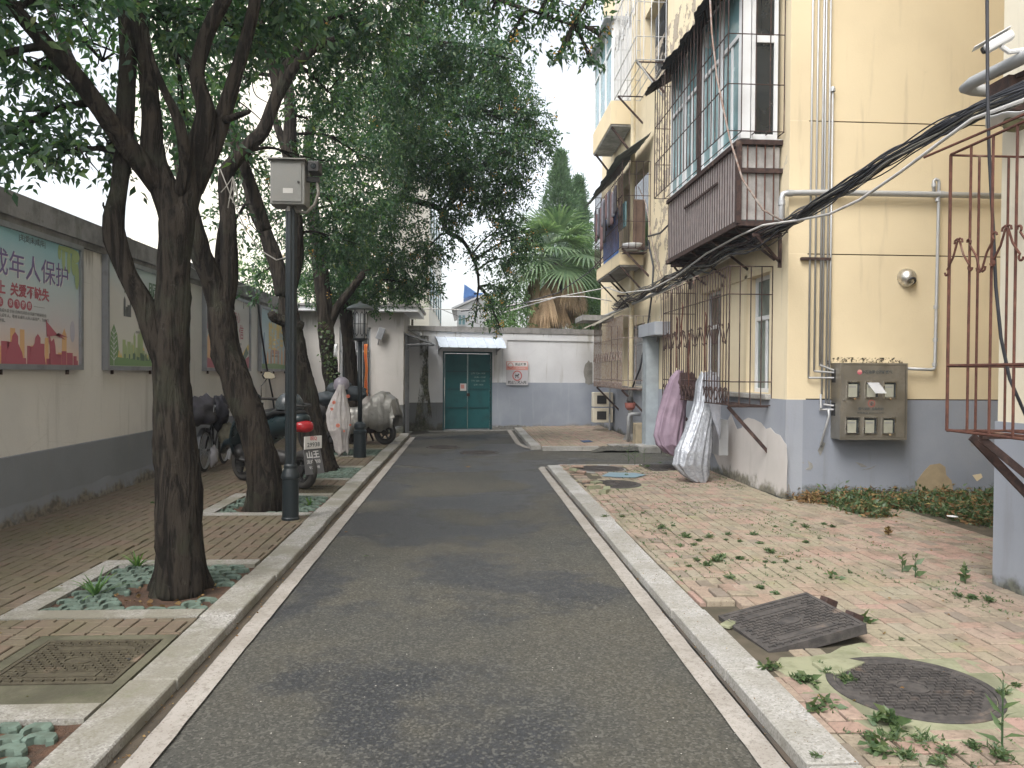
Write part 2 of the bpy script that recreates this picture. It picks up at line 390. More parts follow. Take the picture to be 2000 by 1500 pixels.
M['black'] = m_metal('black_green_paint', (.008, .014, .017), .42, .0, (.03, .03, .028), .3)
M['tarblack'] = pm('black_plastic', (.022, .022, .024), (.035, .034, .033), rough=.5)
M['rubber'] = pm('rubber', (.03, .03, .03), (.055, .05, .045), rough=.9)
M['grey_metal'] = m_metal('grey_cabinet_paint', (.17, .17, .16), .5, .1, (.25, .22, .18), .4)
M['steel'] = m_metal('brushed_steel', (.34, .32, .28), .4, .85, (.2, .17, .13), .5)
M['steel_l'] = m_metal('polished_steel', (.62, .61, .59), .2, 1.0)
M['galv'] = m_metal('galvanised_pipe', (.40, .41, .42), .5, .5, (.3, .27, .22), .4)
M['alu'] = m_metal('aluminium_frame', (.30, .31, .33), .4, .6)
M['rust'] = m_rust(); M['rust_d'] = m_rust('dark_rusted_iron', (.034, .024, .023), (.075, .045, .038)); M['rust_l'] = m_rust('faded_iron', (.30, .27, .25), (.19, .11, .08))
M['rust_y'] = m_rust('yellow_stained_iron', (.38, .3, .17), (.15, .07, .04))
M['castiron'] = m_rust('cast_iron', (.045, .042, .041), (.085, .077, .072)); M['castiron_m'] = m_rust('mossy_cast_iron', (.055, .047, .032), (.085, .075, .05))
M['bark'] = m_bark()
M['cable'] = pm('black_cable', (.016, .018, .024), (.035, .037, .045), rough=.55); M['cable_w'] = pm('white_cable', (.55, .54, .53), (.4, .39, .38), rough=.6)
M['cable_g'] = pm('grey_cable', (.2, .19, .17), (.12, .115, .1), rough=.7)
M['glass_b'] = m_glass('blue_green_window_glass', (.19, .34, .37)); M['glass_d'] = m_glass('dark_window_glass', (.025, .03, .033)); M['glass_g'] = m_glass('frosted_green_glass', (.13, .17, .16), .3)
M['glass_w'] = m_glass('pale_lantern_glass', (.72, .72, .74), .4)
M['clear'] = None
_t = NT('clear_perspex'); M['clear'] = _t.out((.8, .82, .85), .08, 0, None, .6, alpha=.35)
M['concrete'] = m_concrete('grey_concrete', (.28, .275, .26)); M['concrete_l'] = m_concrete('dark_mossy_concrete', (.105, .10, .07), (.06, .07, .035), .45); M['concrete_m'] = m_concrete('mossy_concrete', (.235, .24, .16), (.11, .125, .065), .6)
# ================================================================== GROUND
def sheet(name, x0, x1, y0, y1, z, mat, parent=None, kind='structure', label=None, lift=None):
    o = MB().add([(x0, y0, z), (x1, y0, z), (x1, y1, z), (x0, y1, z)], [(0, 1, 2, 3)]).build(name, mat, parent)
    if parent is None: tag(o, label, kind=kind)
    return o
sheet('ground', -160, 160, -60, 260, -0.06, pm('dusty_ground', (.28, .26, .22), (.2, .19, .16), sc=.3, rough=.95), label='dusty ground beyond the lane')
rd = MB()
nx, ny = 24, 90
rows = []
for j in range(ny + 1):
    y = -3 + (22.35 + 3) * j / ny; rows.append([(x, y, .006 * noise.noise(Vector((x * .8, y * .8, 0)))) for x in [-1.46 + 2.83 * i / nx for i in range(nx + 1)]])
rd.grid(rows)
tag(rd.build('lane', M['asphalt'], smooth=True), 'dark patched asphalt lane with damp stains', kind='structure')
sheet('side_lane', 1.37, 4.6, 12.95, 16.0, .001, M['asphalt'], label='short asphalt branch to the building')
def wavy_strip(name, pts, wd, z, mat, label):
    mb = MB(); r = random.Random(hash(name) % 999); L = []; Q = []
    for i in range(len(pts) - 1):
        a = Vector(pts[i]); b = Vector(pts[i + 1]); k = max(2, int((b - a).length / .12))
        for j in range(k + (i == len(pts) - 2)):
            p = a.lerp(b, j / k); d = (b - a).normalized(); nn = Vector((-d.y, d.x, 0))
            L.append(p + nn * (wd / 2 + .006 * noise.noise(p * 9)) + Vector((0, 0, z))); Q.append(p - nn * (wd / 2 + .006 * noise.noise(p * 9 + Vector((5, 5, 5)))) + Vector((0, 0, z)))
    mb.grid([L, Q]); return tag(mb.build(name, mat), label, kind='structure')
wavy_strip('edge_line', [(-1.315, -2, 0), (-1.315, 18.9, 0)], .115, .012, M['line'], 'worn white edge line along the left gutter')
wavy_strip('edge_line', [(1.255, -2, 0), (1.255, 12.75, 0), (1.33, 12.98, 0)], .115, .012, M['line'], 'worn white edge line along the right kerb')
wavy_strip('edge_line', [(1.18, 21.3, 0), (1.16, 17.2, 0), (1.3, 16.2, 0), (1.75, 15.8, 0)], .12, .012, M['line'], 'curved white line round the far kerb corner')
wavy_strip('edge_line', [(1.42, 13.0, 0), (3.3, 13.08, 0)], .09, .012, M['line'], 'white line at the near edge of the branch lane')
wavy_strip('edge_line', [(1.95, 15.68, 0), (2.7, 15.68, 0)], .09, .012, M['line'], 'short white dash by the far kerb')
def gutter(name, x0, x1, y0, y1, mat, label):
    rows = []
    for j in range(61):
        y = y0 + (y1 - y0) * j / 60
        rows.append([(x0 + (x1 - x0) * i / 4, y, .011 + .007 * noise.noise(Vector((x0 + i, y * 4, 0))) + (.012 if i in (0,) else 0)) for i in range(5)])
    return tag(MB().grid(rows).build(name, mat, smooth=True), label, kind='structure')
gutter('gutter', -1.45, -1.375, -1.5, 19.3, M['gutter'], 'silted gutter at the foot of the left kerb')
gutter('gutter', 1.313, 1.36, -1.5, 12.95, M['gutter_r'], 'dark gutter at the foot of the right kerb')

# ---- kerbs
def kerb(label, x0, x1, y0, y1, ln, h, seed, along='Y'):
    k = structure('kerb', label); r = random.Random(seed); p = y0; ms = []
    for v in range(4):
        m = MB(); e = .006
        a0, a1 = (x0, x1) if along == 'Y' else (y0, y1)
        m.add([(-.5, -.5, -h - .05), (.5, -.5, -h - .05), (.5, .5, -h - .05), (-.5, .5, -h - .05), (-.5, -.5, -.1 * h), (.5, -.5, -.1 * h), (.5, .5, -.1 * h), (-.5, .5, -.1 * h),
               (-.47, -.494, 0), (.47, -.494, 0), (.47, .494, 0), (-.47, .494, 0)],
              [(0, 1, 5, 4), (1, 2, 6, 5), (2, 3, 7, 6), (3, 0, 4, 7), (4, 5, 9, 8), (5, 6, 10, 9), (6, 7, 11, 10), (7, 4, 8, 11), (8, 9, 10, 11)])
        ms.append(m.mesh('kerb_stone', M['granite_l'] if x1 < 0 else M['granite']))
    q = (y0, y1) if along == 'Y' else (x0, x1); p = q[0]
    while p < q[1] - .05:
        l = min(ln * r.uniform(.93, 1.06), q[1] - p); jx = r.uniform(-.009, .009); jz = r.uniform(-.004, .005)
        if along == 'Y':
            inst('kerb_stone', ms[r.randrange(4)], k, ((x0 + x1) / 2 + jx, p + l / 2, h + jz), (r.uniform(-.004, .004), r.uniform(-.008, .008), r.uniform(-.003, .003)), (x1 - x0, l - .012, 1))
        else:
            inst('kerb_stone', ms[r.randrange(4)], k, (p + l / 2, (y0 + y1) / 2 + jx, h + jz), (0, 0, r.uniform(-.003, .003)), (l - .007, y1 - y0, 1))
        p += l
    return k
kerb('grey granite kerb on the left of the lane', -1.655, -1.43, 1.0, 19.4, .95, .07, 3)
kr = kerb('grey granite kerb on the right of the lane', 1.34, 1.553, 1.0, 12.75, 1.0, .07, 4)
kerb('short granite kerb turning in at the branch lane', 1.56, 3.85, 12.82, 13.0, .9, .05, 8, 'X')
kerb('granite kerb of the far brick island', 1.33, 1.55, 15.95, 21.4, .95, .085, 5)
kerb('granite kerb facing the branch lane', 1.56, 2.75, 15.72, 15.9, .8, .085, 6, 'X')

# ---- brick paving: panels of one brick across, two bricks along
def brick_mesh(sx, sy, val):
    e = .004; x = sx / 2; y = sy / 2
    m = MB(); m.add([(-x, -y, -.05), (x, -y, -.05), (x, y, -.05), (-x, y, -.05), (-x, -y, -e), (x, -y, -e), (x, y, -e), (-x, y, -e), (-x + e, -y + e, 0), (x - e, -y + e, 0), (x - e, y - e, 0), (-x + e, y - e, 0)],
                    [(0, 1, 5, 4), (1, 2, 6, 5), (2, 3, 7, 6), (3, 0, 4, 7), (4, 5, 9, 8), (5, 6, 10, 9), (6, 7, 11, 10), (7, 4, 8, 11), (8, 9, 10, 11)], 0, val)
    return m
def paving(label, rects, z, mat, mort, seed, exclude=None, lift=None, nobj=300, dz=.0022):
    st = structure('brick_paving', label); r = random.Random(seed); cells = []
    for (x0, x1, y0, y1) in rects:
        sheet('bedding', x0, x1, y0, y1, z - .012, mort, st)
        i0 = math.floor((x0 - 10) / .2)
        for i in range(int(math.floor(x0 / .2)) - 1, int(math.ceil(x1 / .2)) + 1):
            sh = (.1 * i) % .3
            for j in range(int(math.floor(y0 / .3)) - 2, int(math.ceil(y1 / .3)) + 1):
                X = i * .2; Y = j * .3 + sh
                for (a, b, c, d) in ((X, X + .2, Y, Y + .1), (X, X + .1, Y + .1, Y + .3), (X + .1, X + .2, Y + .1, Y + .3)):
                    a2, b2, c2, d2 = max(a, x0), min(b, x1), max(c, y0), min(d, y1)
                    if b2 - a2 < .03 or d2 - c2 < .03: continue
                    cx, cy = (a2 + b2) / 2, (c2 + d2) / 2
                    if exclude and exclude(cx, cy): continue
                    cells.append((a2, b2, c2, d2))
    def vis(c):
        cx, cy = (c[0] + c[1]) / 2, (c[2] + c[3]) / 2
        if cy < .3: return 1e9
        px = 912 + 1500 * cx / cy; py = 728 + 1500 * (1.6 - z) / cy
        return cy if (-20 < px < 2020 and py < 1515) else 1e6 + cy
    cells.sort(key=vis); cache = {}; rest = MB()
    for k, (a, b, c, d) in enumerate(cells):
        val = r.random(); cx, cy = (a + b) / 2, (c + d) / 2
        zz = z + r.uniform(-dz, dz) + .004 * noise.noise(Vector((cx * 1.3, cy * 1.3, seed))) + (lift(cx, cy) if lift else 0); g = .0035 + r.uniform(0, .001)
        sx, sy = b - a - 2 * g, d - c - 2 * g
        tx, ty, tz = r.gauss(0, .010), r.gauss(0, .010), r.gauss(0, .006)
        if k < nobj:
            key = (round(sx, 2), round(sy, 2), int(val * 14))
            if key not in cache: cache[key] = brick_mesh(key[0], key[1], (key[2] + .5) / 14).mesh('brick', mat)
            inst('brick', cache[key], st, (cx, cy, zz), (tx, ty, tz))
        else:
            bm_ = brick_mesh(sx, sy, val); rest.add([(p[0] + cx, p[1] + cy, p[2] + zz + p[1] * tx - p[0] * ty) for p in bm_.v], bm_.f, 0, val)
    if rest.v: tag(rest.build('brick_field', mat, st), kind='stuff')
    return st
PITS = [(-2.95, -1.665, 1.6, 3.45), (-2.72, -1.665, 5.02, 6.17), (-2.72, -1.665, 8.44, 9.6), (-2.72, -1.665, 11.15, 12.45), (-2.72, -1.665, 14.2, 15.4)]
BW = .16
lrects = [(-4.52, -2.72 - BW, 1.2, 19.4)]
ys = [(p[2] - BW, p[3] + BW) for p in PITS]
lrects += [(-2.72 - BW, -1.66, 4.56, ys[1][0]), (-2.72 - BW, -2.44, 3.61, 4.56), (-2.72 - BW, -1.66, ys[1][1], ys[2][0]), (-2.72 - BW, -1.66, 10.5, ys[3][0]), (-2.72 - BW, -2.2, ys[2][1], 10.5), (-2.72 - BW, -1.66, ys[3][1], ys[4][0]), (-2.72 - BW, -1.66, ys[4][1], 19.4)]
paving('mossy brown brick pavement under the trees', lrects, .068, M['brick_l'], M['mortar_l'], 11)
BIGC = Vector((2.2, 3.64)); 
def exc(x, y):
    if (Vector((x, y)) - BIGC).length < .50: return True
    if 1.55 < x < 2.3 and 4.12 < y < 4.98: return True
    if (Vector((x, y)) - Vector((2.03, 10.55))).length < .43 or (Vector((x, y)) - Vector((2.15, 12.3))).length < .45: return True
    if 2.9 < x < 3.8 and 12.0 < y < 12.9: return True
    if x > 5.0 and y > 6.4 + .5 * noise.noise(Vector((x * 2, y * 2, 0))): return True
    if x < 2.05 and 10.75 < y < 11.9 and noise.noise(Vector((x * 5, y * 5, 3))) > -.05: return True
    return False
def lft(x, y):
    return .045 * math.exp(-((x - 1.85) ** 2 / .06 + (y - 5.15) ** 2 / .05)) - .02 * math.exp(-((x - 1.7) ** 2 + (y - 4.0) ** 2) / .03) + (.012 * noise.noise(Vector((x * 4, y * 4, 1))) if x < 2.1 else 0)
paving('worn pink and yellowish brick pavement with weeds in the joints', [(1.556, 3.9, 1.2, 12.8), (3.9, 6.6, 5.45, 9.3)], .066, M['brick'], M['mortar'], 12, exc, lft)
paving('pinkish brick island by the far wall', [(1.553, 3.9, 15.93, 22.2)], .082, M['brick'], M['mortar'], 13, lambda x, y: y > 20.95 + (x + 1.5) * .28, None, 300)
tag(MB().box(1.56, 3.9, 15.9, 22.4, -.05, .068).build('island_base', M['concrete']), 'concrete base of the far island', kind='structure')
tag(MB().box(1.556, 3.9, .8, 12.8, -.05, .035).box(3.9, 6.7, 5.4, 9.32, -.05, .034).build('pavement_base', M['soil2']), 'earth base of the right pavement', kind='structure')
tag(MB().box(-4.6, -1.66, .8, 19.4, -.05, .03).build('pavement_base', M['soil']), 'earth base of the left pavement', kind='structure')

# ---- tree pits with green grass pavers
pave_me = []
for v in range(3):
    rr = random.Random(v + 50); out = [(-.064, -.026), (-.040, -.040), (-.022, -.012), (.020, -.012), (.038, -.040), (.064, -.026), (.060, .012), (.038, .040), (-.034, .042), (-.060, .012)]
    out = [(x + rr.uniform(-.003, .003), y + rr.uniform(-.003, .003)) for x, y in out]; n = len(out)
    vs = [(x, y, -.06) for x, y in out] + [(x, y, -.006) for x, y in out] + [(x * .9, y * .88, .004) for x, y in out] + [(0, .008, .0055)]
    fs = [(i, (i + 1) % n, n + (i + 1) % n, n + i) for i in range(n)] + [(n + i, n + (i + 1) % n, 2 * n + (i + 1) % n, 2 * n + i) for i in range(n)] + [(2 * n + i, 2 * n + (i + 1) % n, 3 * n) for i in range(n)]
    pave_me.append(MB().add(vs, fs).mesh('grass_paver', M['paver']))
plab = ['green grass paver bed at the near left corner, no tree in it', 'green grass paver bed round the nearest big tree', 'green grass paver bed round the leaning tree by the tall pole', 'green grass paver bed behind the black scooter', 'green grass paver bed behind the lantern post']
TREES_XY = [(-2.04, 5.44), (-2.27, 8.80), (-2.38, 12.1), (-2.9, 15.0), (-2.35, 16.6)]
for k, (x0, x1, y0, y1) in enumerate(PITS):
    pt = thing('paver_bed', plab[k], 'tree bed', ((x0 + x1) / 2, (y0 + y1) / 2, .03), group='grass paver beds along the left kerb'); r = random.Random(k + 9)
    rows = []
    for j in range(15):
        rows.append([(x0 + (x1 - x0) * i / 14, y0 + (y1 - y0) * j / 14, .042 + .012 * noise.noise(Vector((i, j, k)) * .6)) for i in range(15)])
    MB().grid(rows).build('soil', M['soil'], pt, smooth=True)
    ls = lambda a, b, c, d: slab('border_stone', a, b, c, d, .0, .072, M['granite_side'], pt)
    ym = (y0 + y1) / 2; z = .072
    ls(x0 - BW, x1 - .003, y0 - BW, y0); ls(x0 - BW, x1 - .003, y1, y1 + BW); ls(x0 - BW, x0, y0 + .003, ym - .003); ls(x0 - BW, x0, ym + .003, y1 - .003)
    y = y0 + .05; row = 0
    while y < y1 - .03:
        x = x0 + (.075 if row % 2 == 0 else .14)
        while x < x1 - .06:
            tx, ty = TREES_XY[k - 1] if k > 0 else (99, 99)
            if (Vector((x, y)) - Vector((tx, ty))).length > (.34 if k < 3 else .3) and r.random() > .03:
                inst('grass_paver', pave_me[r.randrange(3)], pt, (x + r.uniform(-.004, .004), y + r.uniform(-.004, .004), .064 + r.uniform(-.006, .006)), (r.gauss(0, .05), r.gauss(0, .05), r.gauss(0, .06)), (r.uniform(.95, 1.05), r.uniform(.98, 1.1), 1))
            x += .13
        y += .097; row += 1

# ---- manhole covers
def tread_rect(mb, x0, x1, y0, y1, st, z, keep=None):
    i = 0; y = y0
    while y < y1:
        x = x0 + (st / 2 if i % 2 else 0)
        while x < x1:
            if keep is None or keep(x, y): mb.box(x - st * .36, x + st * .26, y - st * .09, y + st * .09, z - .006, z + .003); mb.box(x + st * .26, x + st * .42, y - st * .36, y + st * .09, z - .006, z + .003)
            x += st
        y += st * .62; i += 1
def rect_cover(label, c, sx, sy, rot, mat, thick=.05, frame=True):
    t = thing('manhole_cover', label, 'manhole cover', c, rz=.0001)
    t.rotation_euler = rot
    mb = MB(); mb.box(-sx / 2, sx / 2, -sy / 2, sy / 2, -thick, -.005); mb.build('plate', mat, t, bevel=.004)
    b = MB(); e = .022
    for (a0, a1, c0, c1) in ((-sx / 2, sx / 2, -sy / 2, -sy / 2 + e), (-sx / 2, sx / 2, sy / 2 - e, sy / 2), (-sx / 2, -sx / 2 + e, -sy / 2 + e, sy / 2 - e), (sx / 2 - e, sx / 2, -sy / 2 + e, sy / 2 - e)): b.box(a0, a1, c0, c1, -.005, .0005)
    b.box(-sx * .3, sx * .3, -sy * .36, -sy * .345, -.005, .0005).box(-sx * .3, sx * .3, -sy * .25, -sy * .235, -.005, .0005).box(-sx * .3, -sx * .285, -sy * .345, -sy * .25, -.005, .0005).box(sx * .285, sx * .3, -sy * .345, -sy * .25, -.005, .0005)
    b.box(-sx * .3, sx * .3, sy * .345, sy * .36, -.005, .0005).box(-sx * .3, sx * .3, sy * .235, sy * .25, -.005, .0005)
    b.build('rim', mat, t)
    g = MB(); tread_rect(g, -sx / 2 + .05, sx / 2 - .04, -sy / 2 + .05, sy / 2 - .04, .05, 0, lambda x, y: (x * x / .0064 + y * y / .0036) > 1.3 and not (abs(x) < sx * .31 and .22 * sy < abs(y) < .38 * sy))
    tag(g.build('tread', mat, t), kind='stuff')
    e_ = MB(); e_.lathe([(.075, -.005), (.075, .001), (.066, .001), (.066, -.005)], n=28, cap=False); o = e_.build('emblem', mat, t); o.scale = (1.0, .75, 1)
    for q in (-1, 1): slab('keyhole', q * sx * .41 - .012, q * sx * .41 + .012, -.008, .008, -.006, .0012, M['tarblack'], t)
    return t
rect_cover('square mossy cast iron cover flush in the left pavement, nearest the camera', (-2.04, 4.16, .069), .62, .62, (0, 0, .01), M['castiron_m'])
rect_cover('small square cover in the left pavement behind the tall pole', (-1.92, 10.12, .069), .48, .6, (0, 0, 0), M['castiron_m'])
rect_cover('rectangular iron cover tilted up out of the sunken right pavement', (1.94, 4.49, .13), .63, .58, (R(2), R(-10.5), R(9)), M['castiron'], .06)
rect_cover('dark square cover by the kerb stone under the hanging sheets', (3.35, 12.45, .068), .75, .8, (0, 0, 0), M['castiron'])
def pf(name, label, loop, z0, z1, mat, bev=.01):
    o = MB().prism([(x, y, z0) for x, y in loop], (0, 0, z1 - z0)).build(name, mat, bevel=bev); return tag(o, label, kind='structure')
def frame_loop(x0, x1, y0, y1, i0, i1, j0, j1, z0, z1, mat, label):
    mb = MB()
    for (a, b, c, d) in ((x0, x1, y0, j0), (x0, x1, j1, y1), (x0, i0, j0, j1), (i1, x1, j0, j1)): mb.box(a, b, c, d, z0, z1)
    return tag(mb.build('concrete_surround', mat), label, kind='structure')
frame_loop(-2.43, -1.665, 3.62, 4.55, -2.36, -1.72, 3.84, 4.485, .0, .0665, M['concrete_l'], 'mossy concrete surround of the near left cover')
frame_loop(-2.2, -1.665, 9.77, 10.49, -2.17, -1.67, 9.81, 10.43, .0, .0665, M['concrete_l'], 'concrete surround of the cover behind the pole')
def ringpoly(c, r0, seed, k=26, amp=.16):
    r = random.Random(seed); return [(c[0] + math.cos(a) * r0 * (1 + amp * noise.noise(Vector((math.cos(a) * 1.6, math.sin(a) * 1.6, seed)))), c[1] + math.sin(a) * r0 * (1 + amp * noise.noise(Vector((math.cos(a) * 1.6, math.sin(a) * 1.6, seed))))) for a in [2 * math.pi * i / k for i in range(k)]]
def round_cover(label, c, rad, mat, hole=True):
    t = thing('manhole_cover', label, 'manhole cover', c)
    MB().lathe([(rad * 1.1, -.05), (rad * 1.1, .0), (rad * 1.09, .003), (rad * 1.0, .003), (rad * .995, -.006), (rad * .97, -.006)], c, 48, cap=False).build('frame', mat, t)
    MB().lathe([(rad * .985, -.04), (rad * .985, .0), (rad * .93, .002), (rad * .92, -.003), (0.001, -.003)], c, 48, cap=False).build('plate', mat, t)
    g = MB(); tread_rect(g, c[0] - rad, c[0] + rad, c[1] - rad, c[1] + rad, .052, c[2] + .003, lambda x, y: rad * .28 < math.hypot(x - c[0], y - c[1]) < rad * .86)
    tag(g.build('tread', mat, t), kind='stuff')
    MB().lathe([(rad * .22, -.003), (rad * .22, .003), (rad * .19, .003), (rad * .19, -.003)], c, 30, cap=False).build('emblem', mat, t)
    slab('keyhole', c[0] - rad * .8, c[0] - rad * .72, c[1] - .01, c[1] + .01, c[2] - .004, c[2] + .0045, M['tarblack'], t)
    return t
round_cover('large round iron cover set in mossy concrete at the right front', (BIGC.x, BIGC.y, .069), .36, M['castiron'])
pf('concrete_apron', 'cracked mossy concrete ring round the large round cover', ringpoly(BIGC, .60, 3, amp=.35), .0, .064, M['concrete_m'])
round_cover('round iron cover in the right pavement with broken bricks beside it', (2.03, 10.55, .069), .36, M['castiron'])
pf('concrete_apron', 'concrete ring of the middle cover', ringpoly((2.05, 10.55), .46, 5, amp=.2), .0, .064, M['concrete_m'])
round_cover('round iron cover at the edge of the branch lane among rubble', (2.15, 12.3, .066), .36, M['castiron'])
pf('concrete_apron', 'concrete ring of the cover at the branch lane', ringpoly((2.15, 12.3), .47, 6, amp=.2), .0, .060, M['concrete'])
round_cover('round cover in the lane, left one of the far pair', (-.50, 16.5, .008), .33, M['castiron'])
round_cover('round cover in the lane, right one of the far pair', (.26, 15.35, .008), .36, M['castiron'])
tag(MB().box(3.0, 3.8, 15.95, 16.3, .0, .1).build('concrete_strip', M['concrete']), 'pale concrete edging by the grey column', kind='structure')
# tar lump at the far kerb
rows = []
for j in range(12):
    rows.append([(2.55 + 1.4 * i / 24, 15.38 + .5 * j / 11, max(.004, (.11 + .05 * noise.noise(Vector((i * .5, j * .6, 0)))) * math.sin(math.pi * min(1, j / 11 + .12)) * min(1, i / 4, 3) if 0 < i < 24 else .003)) for i in range(25)])
tag(MB().grid(rows).build('asphalt_ramp', M['asphalt'], smooth=True), 'rough black asphalt ramp laid against the far kerb', kind='structure')
# ================================================================== LEFT BOUNDARY WALL
WX = -4.48; DY = 0.0
bw = thing('boundary_wall', 'long white rendered wall with grey base band and concrete coping on the left', 'wall', (WX, 10, 0))
MB().box(WX - .24, WX, .5, 19.5, 0, 3.09).build('wall_panel', M['wall_l'], bw)
rows = []
for j in range(161):
    y = .5 + 19 * j / 160; e = .012 * noise.noise(Vector((0, y * 2.5, 0)))
    rows.append([(WX + .004, y, .75), (WX + .012, y, .74), (WX + .013, y, .26 + e * 5), (WX + .02 + max(0, e), y, .2 + e * 5), (WX + .05 + e * 2, y, .0)])
MB().grid(rows).build('painted_band', M['band_l'], bw, smooth=False)
r = random.Random(5); y = .5
while y < 19.5:
    l = min(r.uniform(1.6, 2.2), 19.5 - y); slab('coping_stone', WX - .32, WX + .075, y + .002, y + l - .002, 3.09, 3.33 + r.uniform(-.006, .006), M['cope'], bw); y += l
MB().box(WX - .0, WX + .035, .5, 19.5, 3.02, 3.09).build('coping_lip', M['cope'], bw)

# ---- poster boards
def flat(name, col, rough=.35):
    if name not in M:
        t = NT(name); n = t.noise(3, 4); M[name] = t.out(t.mix(t.step(n, .45, .75, 0, .25), tuple(c * .86 + .055 for c in col), tuple(c * .75 + .07 for c in col)), rough, 0, None, .4)
    return M[name]
def poster_bg(name, stops):
    t = NT(name); z = t.sep()[2]; n = t.noise(1.6, 4); v = t.math('ADD', t.math('DIVIDE', t.math('SUBTRACT', z, 1.62), 1.38), t.math('MULTIPLY', t.math('SUBTRACT', n, .5), .35))
    return t.out(t.ramp(v, stops), .3, 0, None, .45)
PX = WX + .045
def poly_part(name, pts, mat, parent, lv=1):
    # flat print on the poster panel: (Y, Z) outline
    x = PX + .0015 * lv
    return MB().prism([(x, p[0] + DY, p[1]) for p in pts], (.0008, 0, 0)).build(name, mat, parent)
def board(label, y0, y1, bgm, z0=1.6, z1=3.02):
    y0 += DY; y1 += DY; t = thing('poster_board', label, 'poster', (WX, (y0 + y1) / 2, 1.6), group='framed posters along the white wall')
    MB().box(WX + .01, PX, y0 + .03, y1 - .03, z0 + .03, z1 - .03).build('print', bgm, t)
    e = .055
    for (a, b, c, d) in ((y0, y1, z0, z0 + e), (y0, y1, z1 - e, z1), (y0, y0 + e, z0 + e, z1 - e), (y1 - e, y1, z0 + e, z1 - e)): slab('frame_bar', WX + .002, WX + .075, a, b, c, d, M['alu'], t)
    for yy in (y0 + .25, (y0 + y1) / 2, y1 - .25): slab('bracket', WX, WX + .03, yy - .012, yy + .012, z0 - .05, z0, M['rust_d'], t)
    return t
def wr(t, body, size, y, z, mat, sx=1.0, lv=2, align='CENTER', bold=0.0):
    return text(body, size, (PX + .0012 * lv, y + DY, z), (0, 1, 0), (0, 0, 1), mat, t, align=align, sx=sx, bold=bold)
def skyline(t, name, y0, y1, zb, hmin, hmax, mat, seed, lv=1, wmin=.05, wmax=.13, gap=.3):
    y0 += DY; y1 += DY; r = random.Random(seed); y = y0; m = MB(); x = PX + .0015 * lv
    while y < y1:
        wd = min(r.uniform(wmin, wmax), y1 - y); h = r.uniform(hmin, hmax); m.box(x, x + .0008, y, y + wd, zb, zb + h)
        if r.random() < .3: m.prism([(x, y, zb + h), (x, y + wd, zb + h), (x, y + wd / 2, zb + h + wd * .8)], (.0008, 0, 0))
        y += wd * r.uniform(.75, 1 + gap)
    return tag(m.build(name, mat, t), kind='stuff')
def oval(cy, cz, ry, rz_, k=18, ph=0): return [(cy + ry * math.cos(2 * math.pi * i / k + ph), cz + rz_ * math.sin(2 * math.pi * i / k + ph)) for i in range(k)]
red = flat('print_crimson', (.42, .05, .09)); org = flat('print_orange', (.75, .42, .16)); pur = flat('print_violet', (.13, .07, .25)); drk = flat('print_dark', (.04, .05, .05)); grn = flat('print_green', (.13, .28, .07)); ltg = flat('print_light_green', (.36, .47, .19)); yel = flat('print_yellow', (.72, .55, .13)); wht = flat('print_white', (.7, .7, .7)); blu = flat('print_blue', (.06, .2, .34)); gry = flat('print_grey', (.2, .2, .2)); dkg = flat('print_dark_green', (.035, .12, .05)); pnk = flat('print_pink', (.62, .26, .22)); brn = flat('print_tan', (.5, .28, .14))
# poster 1
DY = .2
b1 = board('sky blue and crimson child protection poster, nearest on the wall', 5.95, 8.92, poster_bg('poster_sky_print', [(0, (.62, .35, .33)), (.12, (.72, .55, .45)), (.3, (.6, .55, .56)), (.6, (.5, .58, .6)), (1, (.27, .50, .57))]))
wr(b1, '|关|爱|未|成|年|', .074, 7.93, 2.91, drk)
wr(b1, '未成年人保护', .275, 7.815, 2.60, wht, 1.03, 1, bold=.002); wr(b1, '未成年人保护', .275, 7.80, 2.61, pur, 1.03, 2, bold=.001)
wr(b1, '成长路上  关爱不缺失', .135, 8.24, 2.375, red, 1.03, bold=.004, align='RIGHT')
for i, ch in enumerate('呵护成长放飞梦想'):
    yy = 7.87 - (7 - i) * .107 - (.06 if i < 4 else 0); poly_part('badge', oval(yy, 2.245, .048, .048), red, b1, 1); wr(b1, ch, .062, yy, 2.245, wht, .9)
poly_part('rule_line', [(7.95, 2.245), (8.15, 2.245), (8.15, 2.25), (7.95, 2.25)], gry, b1)
for i, s_ in enumerate(['保护未成年人健康成长是全社会的共同责任家庭学校和社会', '都应当关心爱护未成年人，尊重未成年人的人格尊严，为他们', '创造良好的成长环境。']): wr(b1, s_, .038, 7.05, 2.165 - i * .048, gry, 1.15, align='LEFT')
skyline(b1, 'skyline_print', 6.05, 8.84, 1.655, .05, .22, red, 3, 1)
skyline(b1, 'tower_print', 6.2, 8.6, 1.655, .12, .36, org, 5, 0, .07, .11, 1.6)
for y_ in (7.2, 7.62, 8.02):
    poly_part('figure_print', [(y_ - .17, 1.655), (y_ - .13, 1.80), (y_ - .06, 1.87), (y_ - .045, 1.93), (y_, 1.97), (y_ + .05, 1.93), (y_ + .05, 1.86), (y_ + .12, 1.77), (y_ + .15, 1.655)], red, b1, 2)
poly_part('figure_print', [(8.26, 1.655), (8.25, 1.86), (8.2, 2.0), (8.23, 2.0), (8.28, 1.9), (8.33, 1.94), (8.36, 1.85), (8.38, 1.655)], red, b1, 2)
poly_part('banner_print', [(8.17, 2.13), (8.2, 2.1), (8.4, 1.98), (8.62, 1.96), (8.42, 2.0), (8.56, 1.93), (8.36, 1.97), (8.19, 1.95)], red, b1, 3)
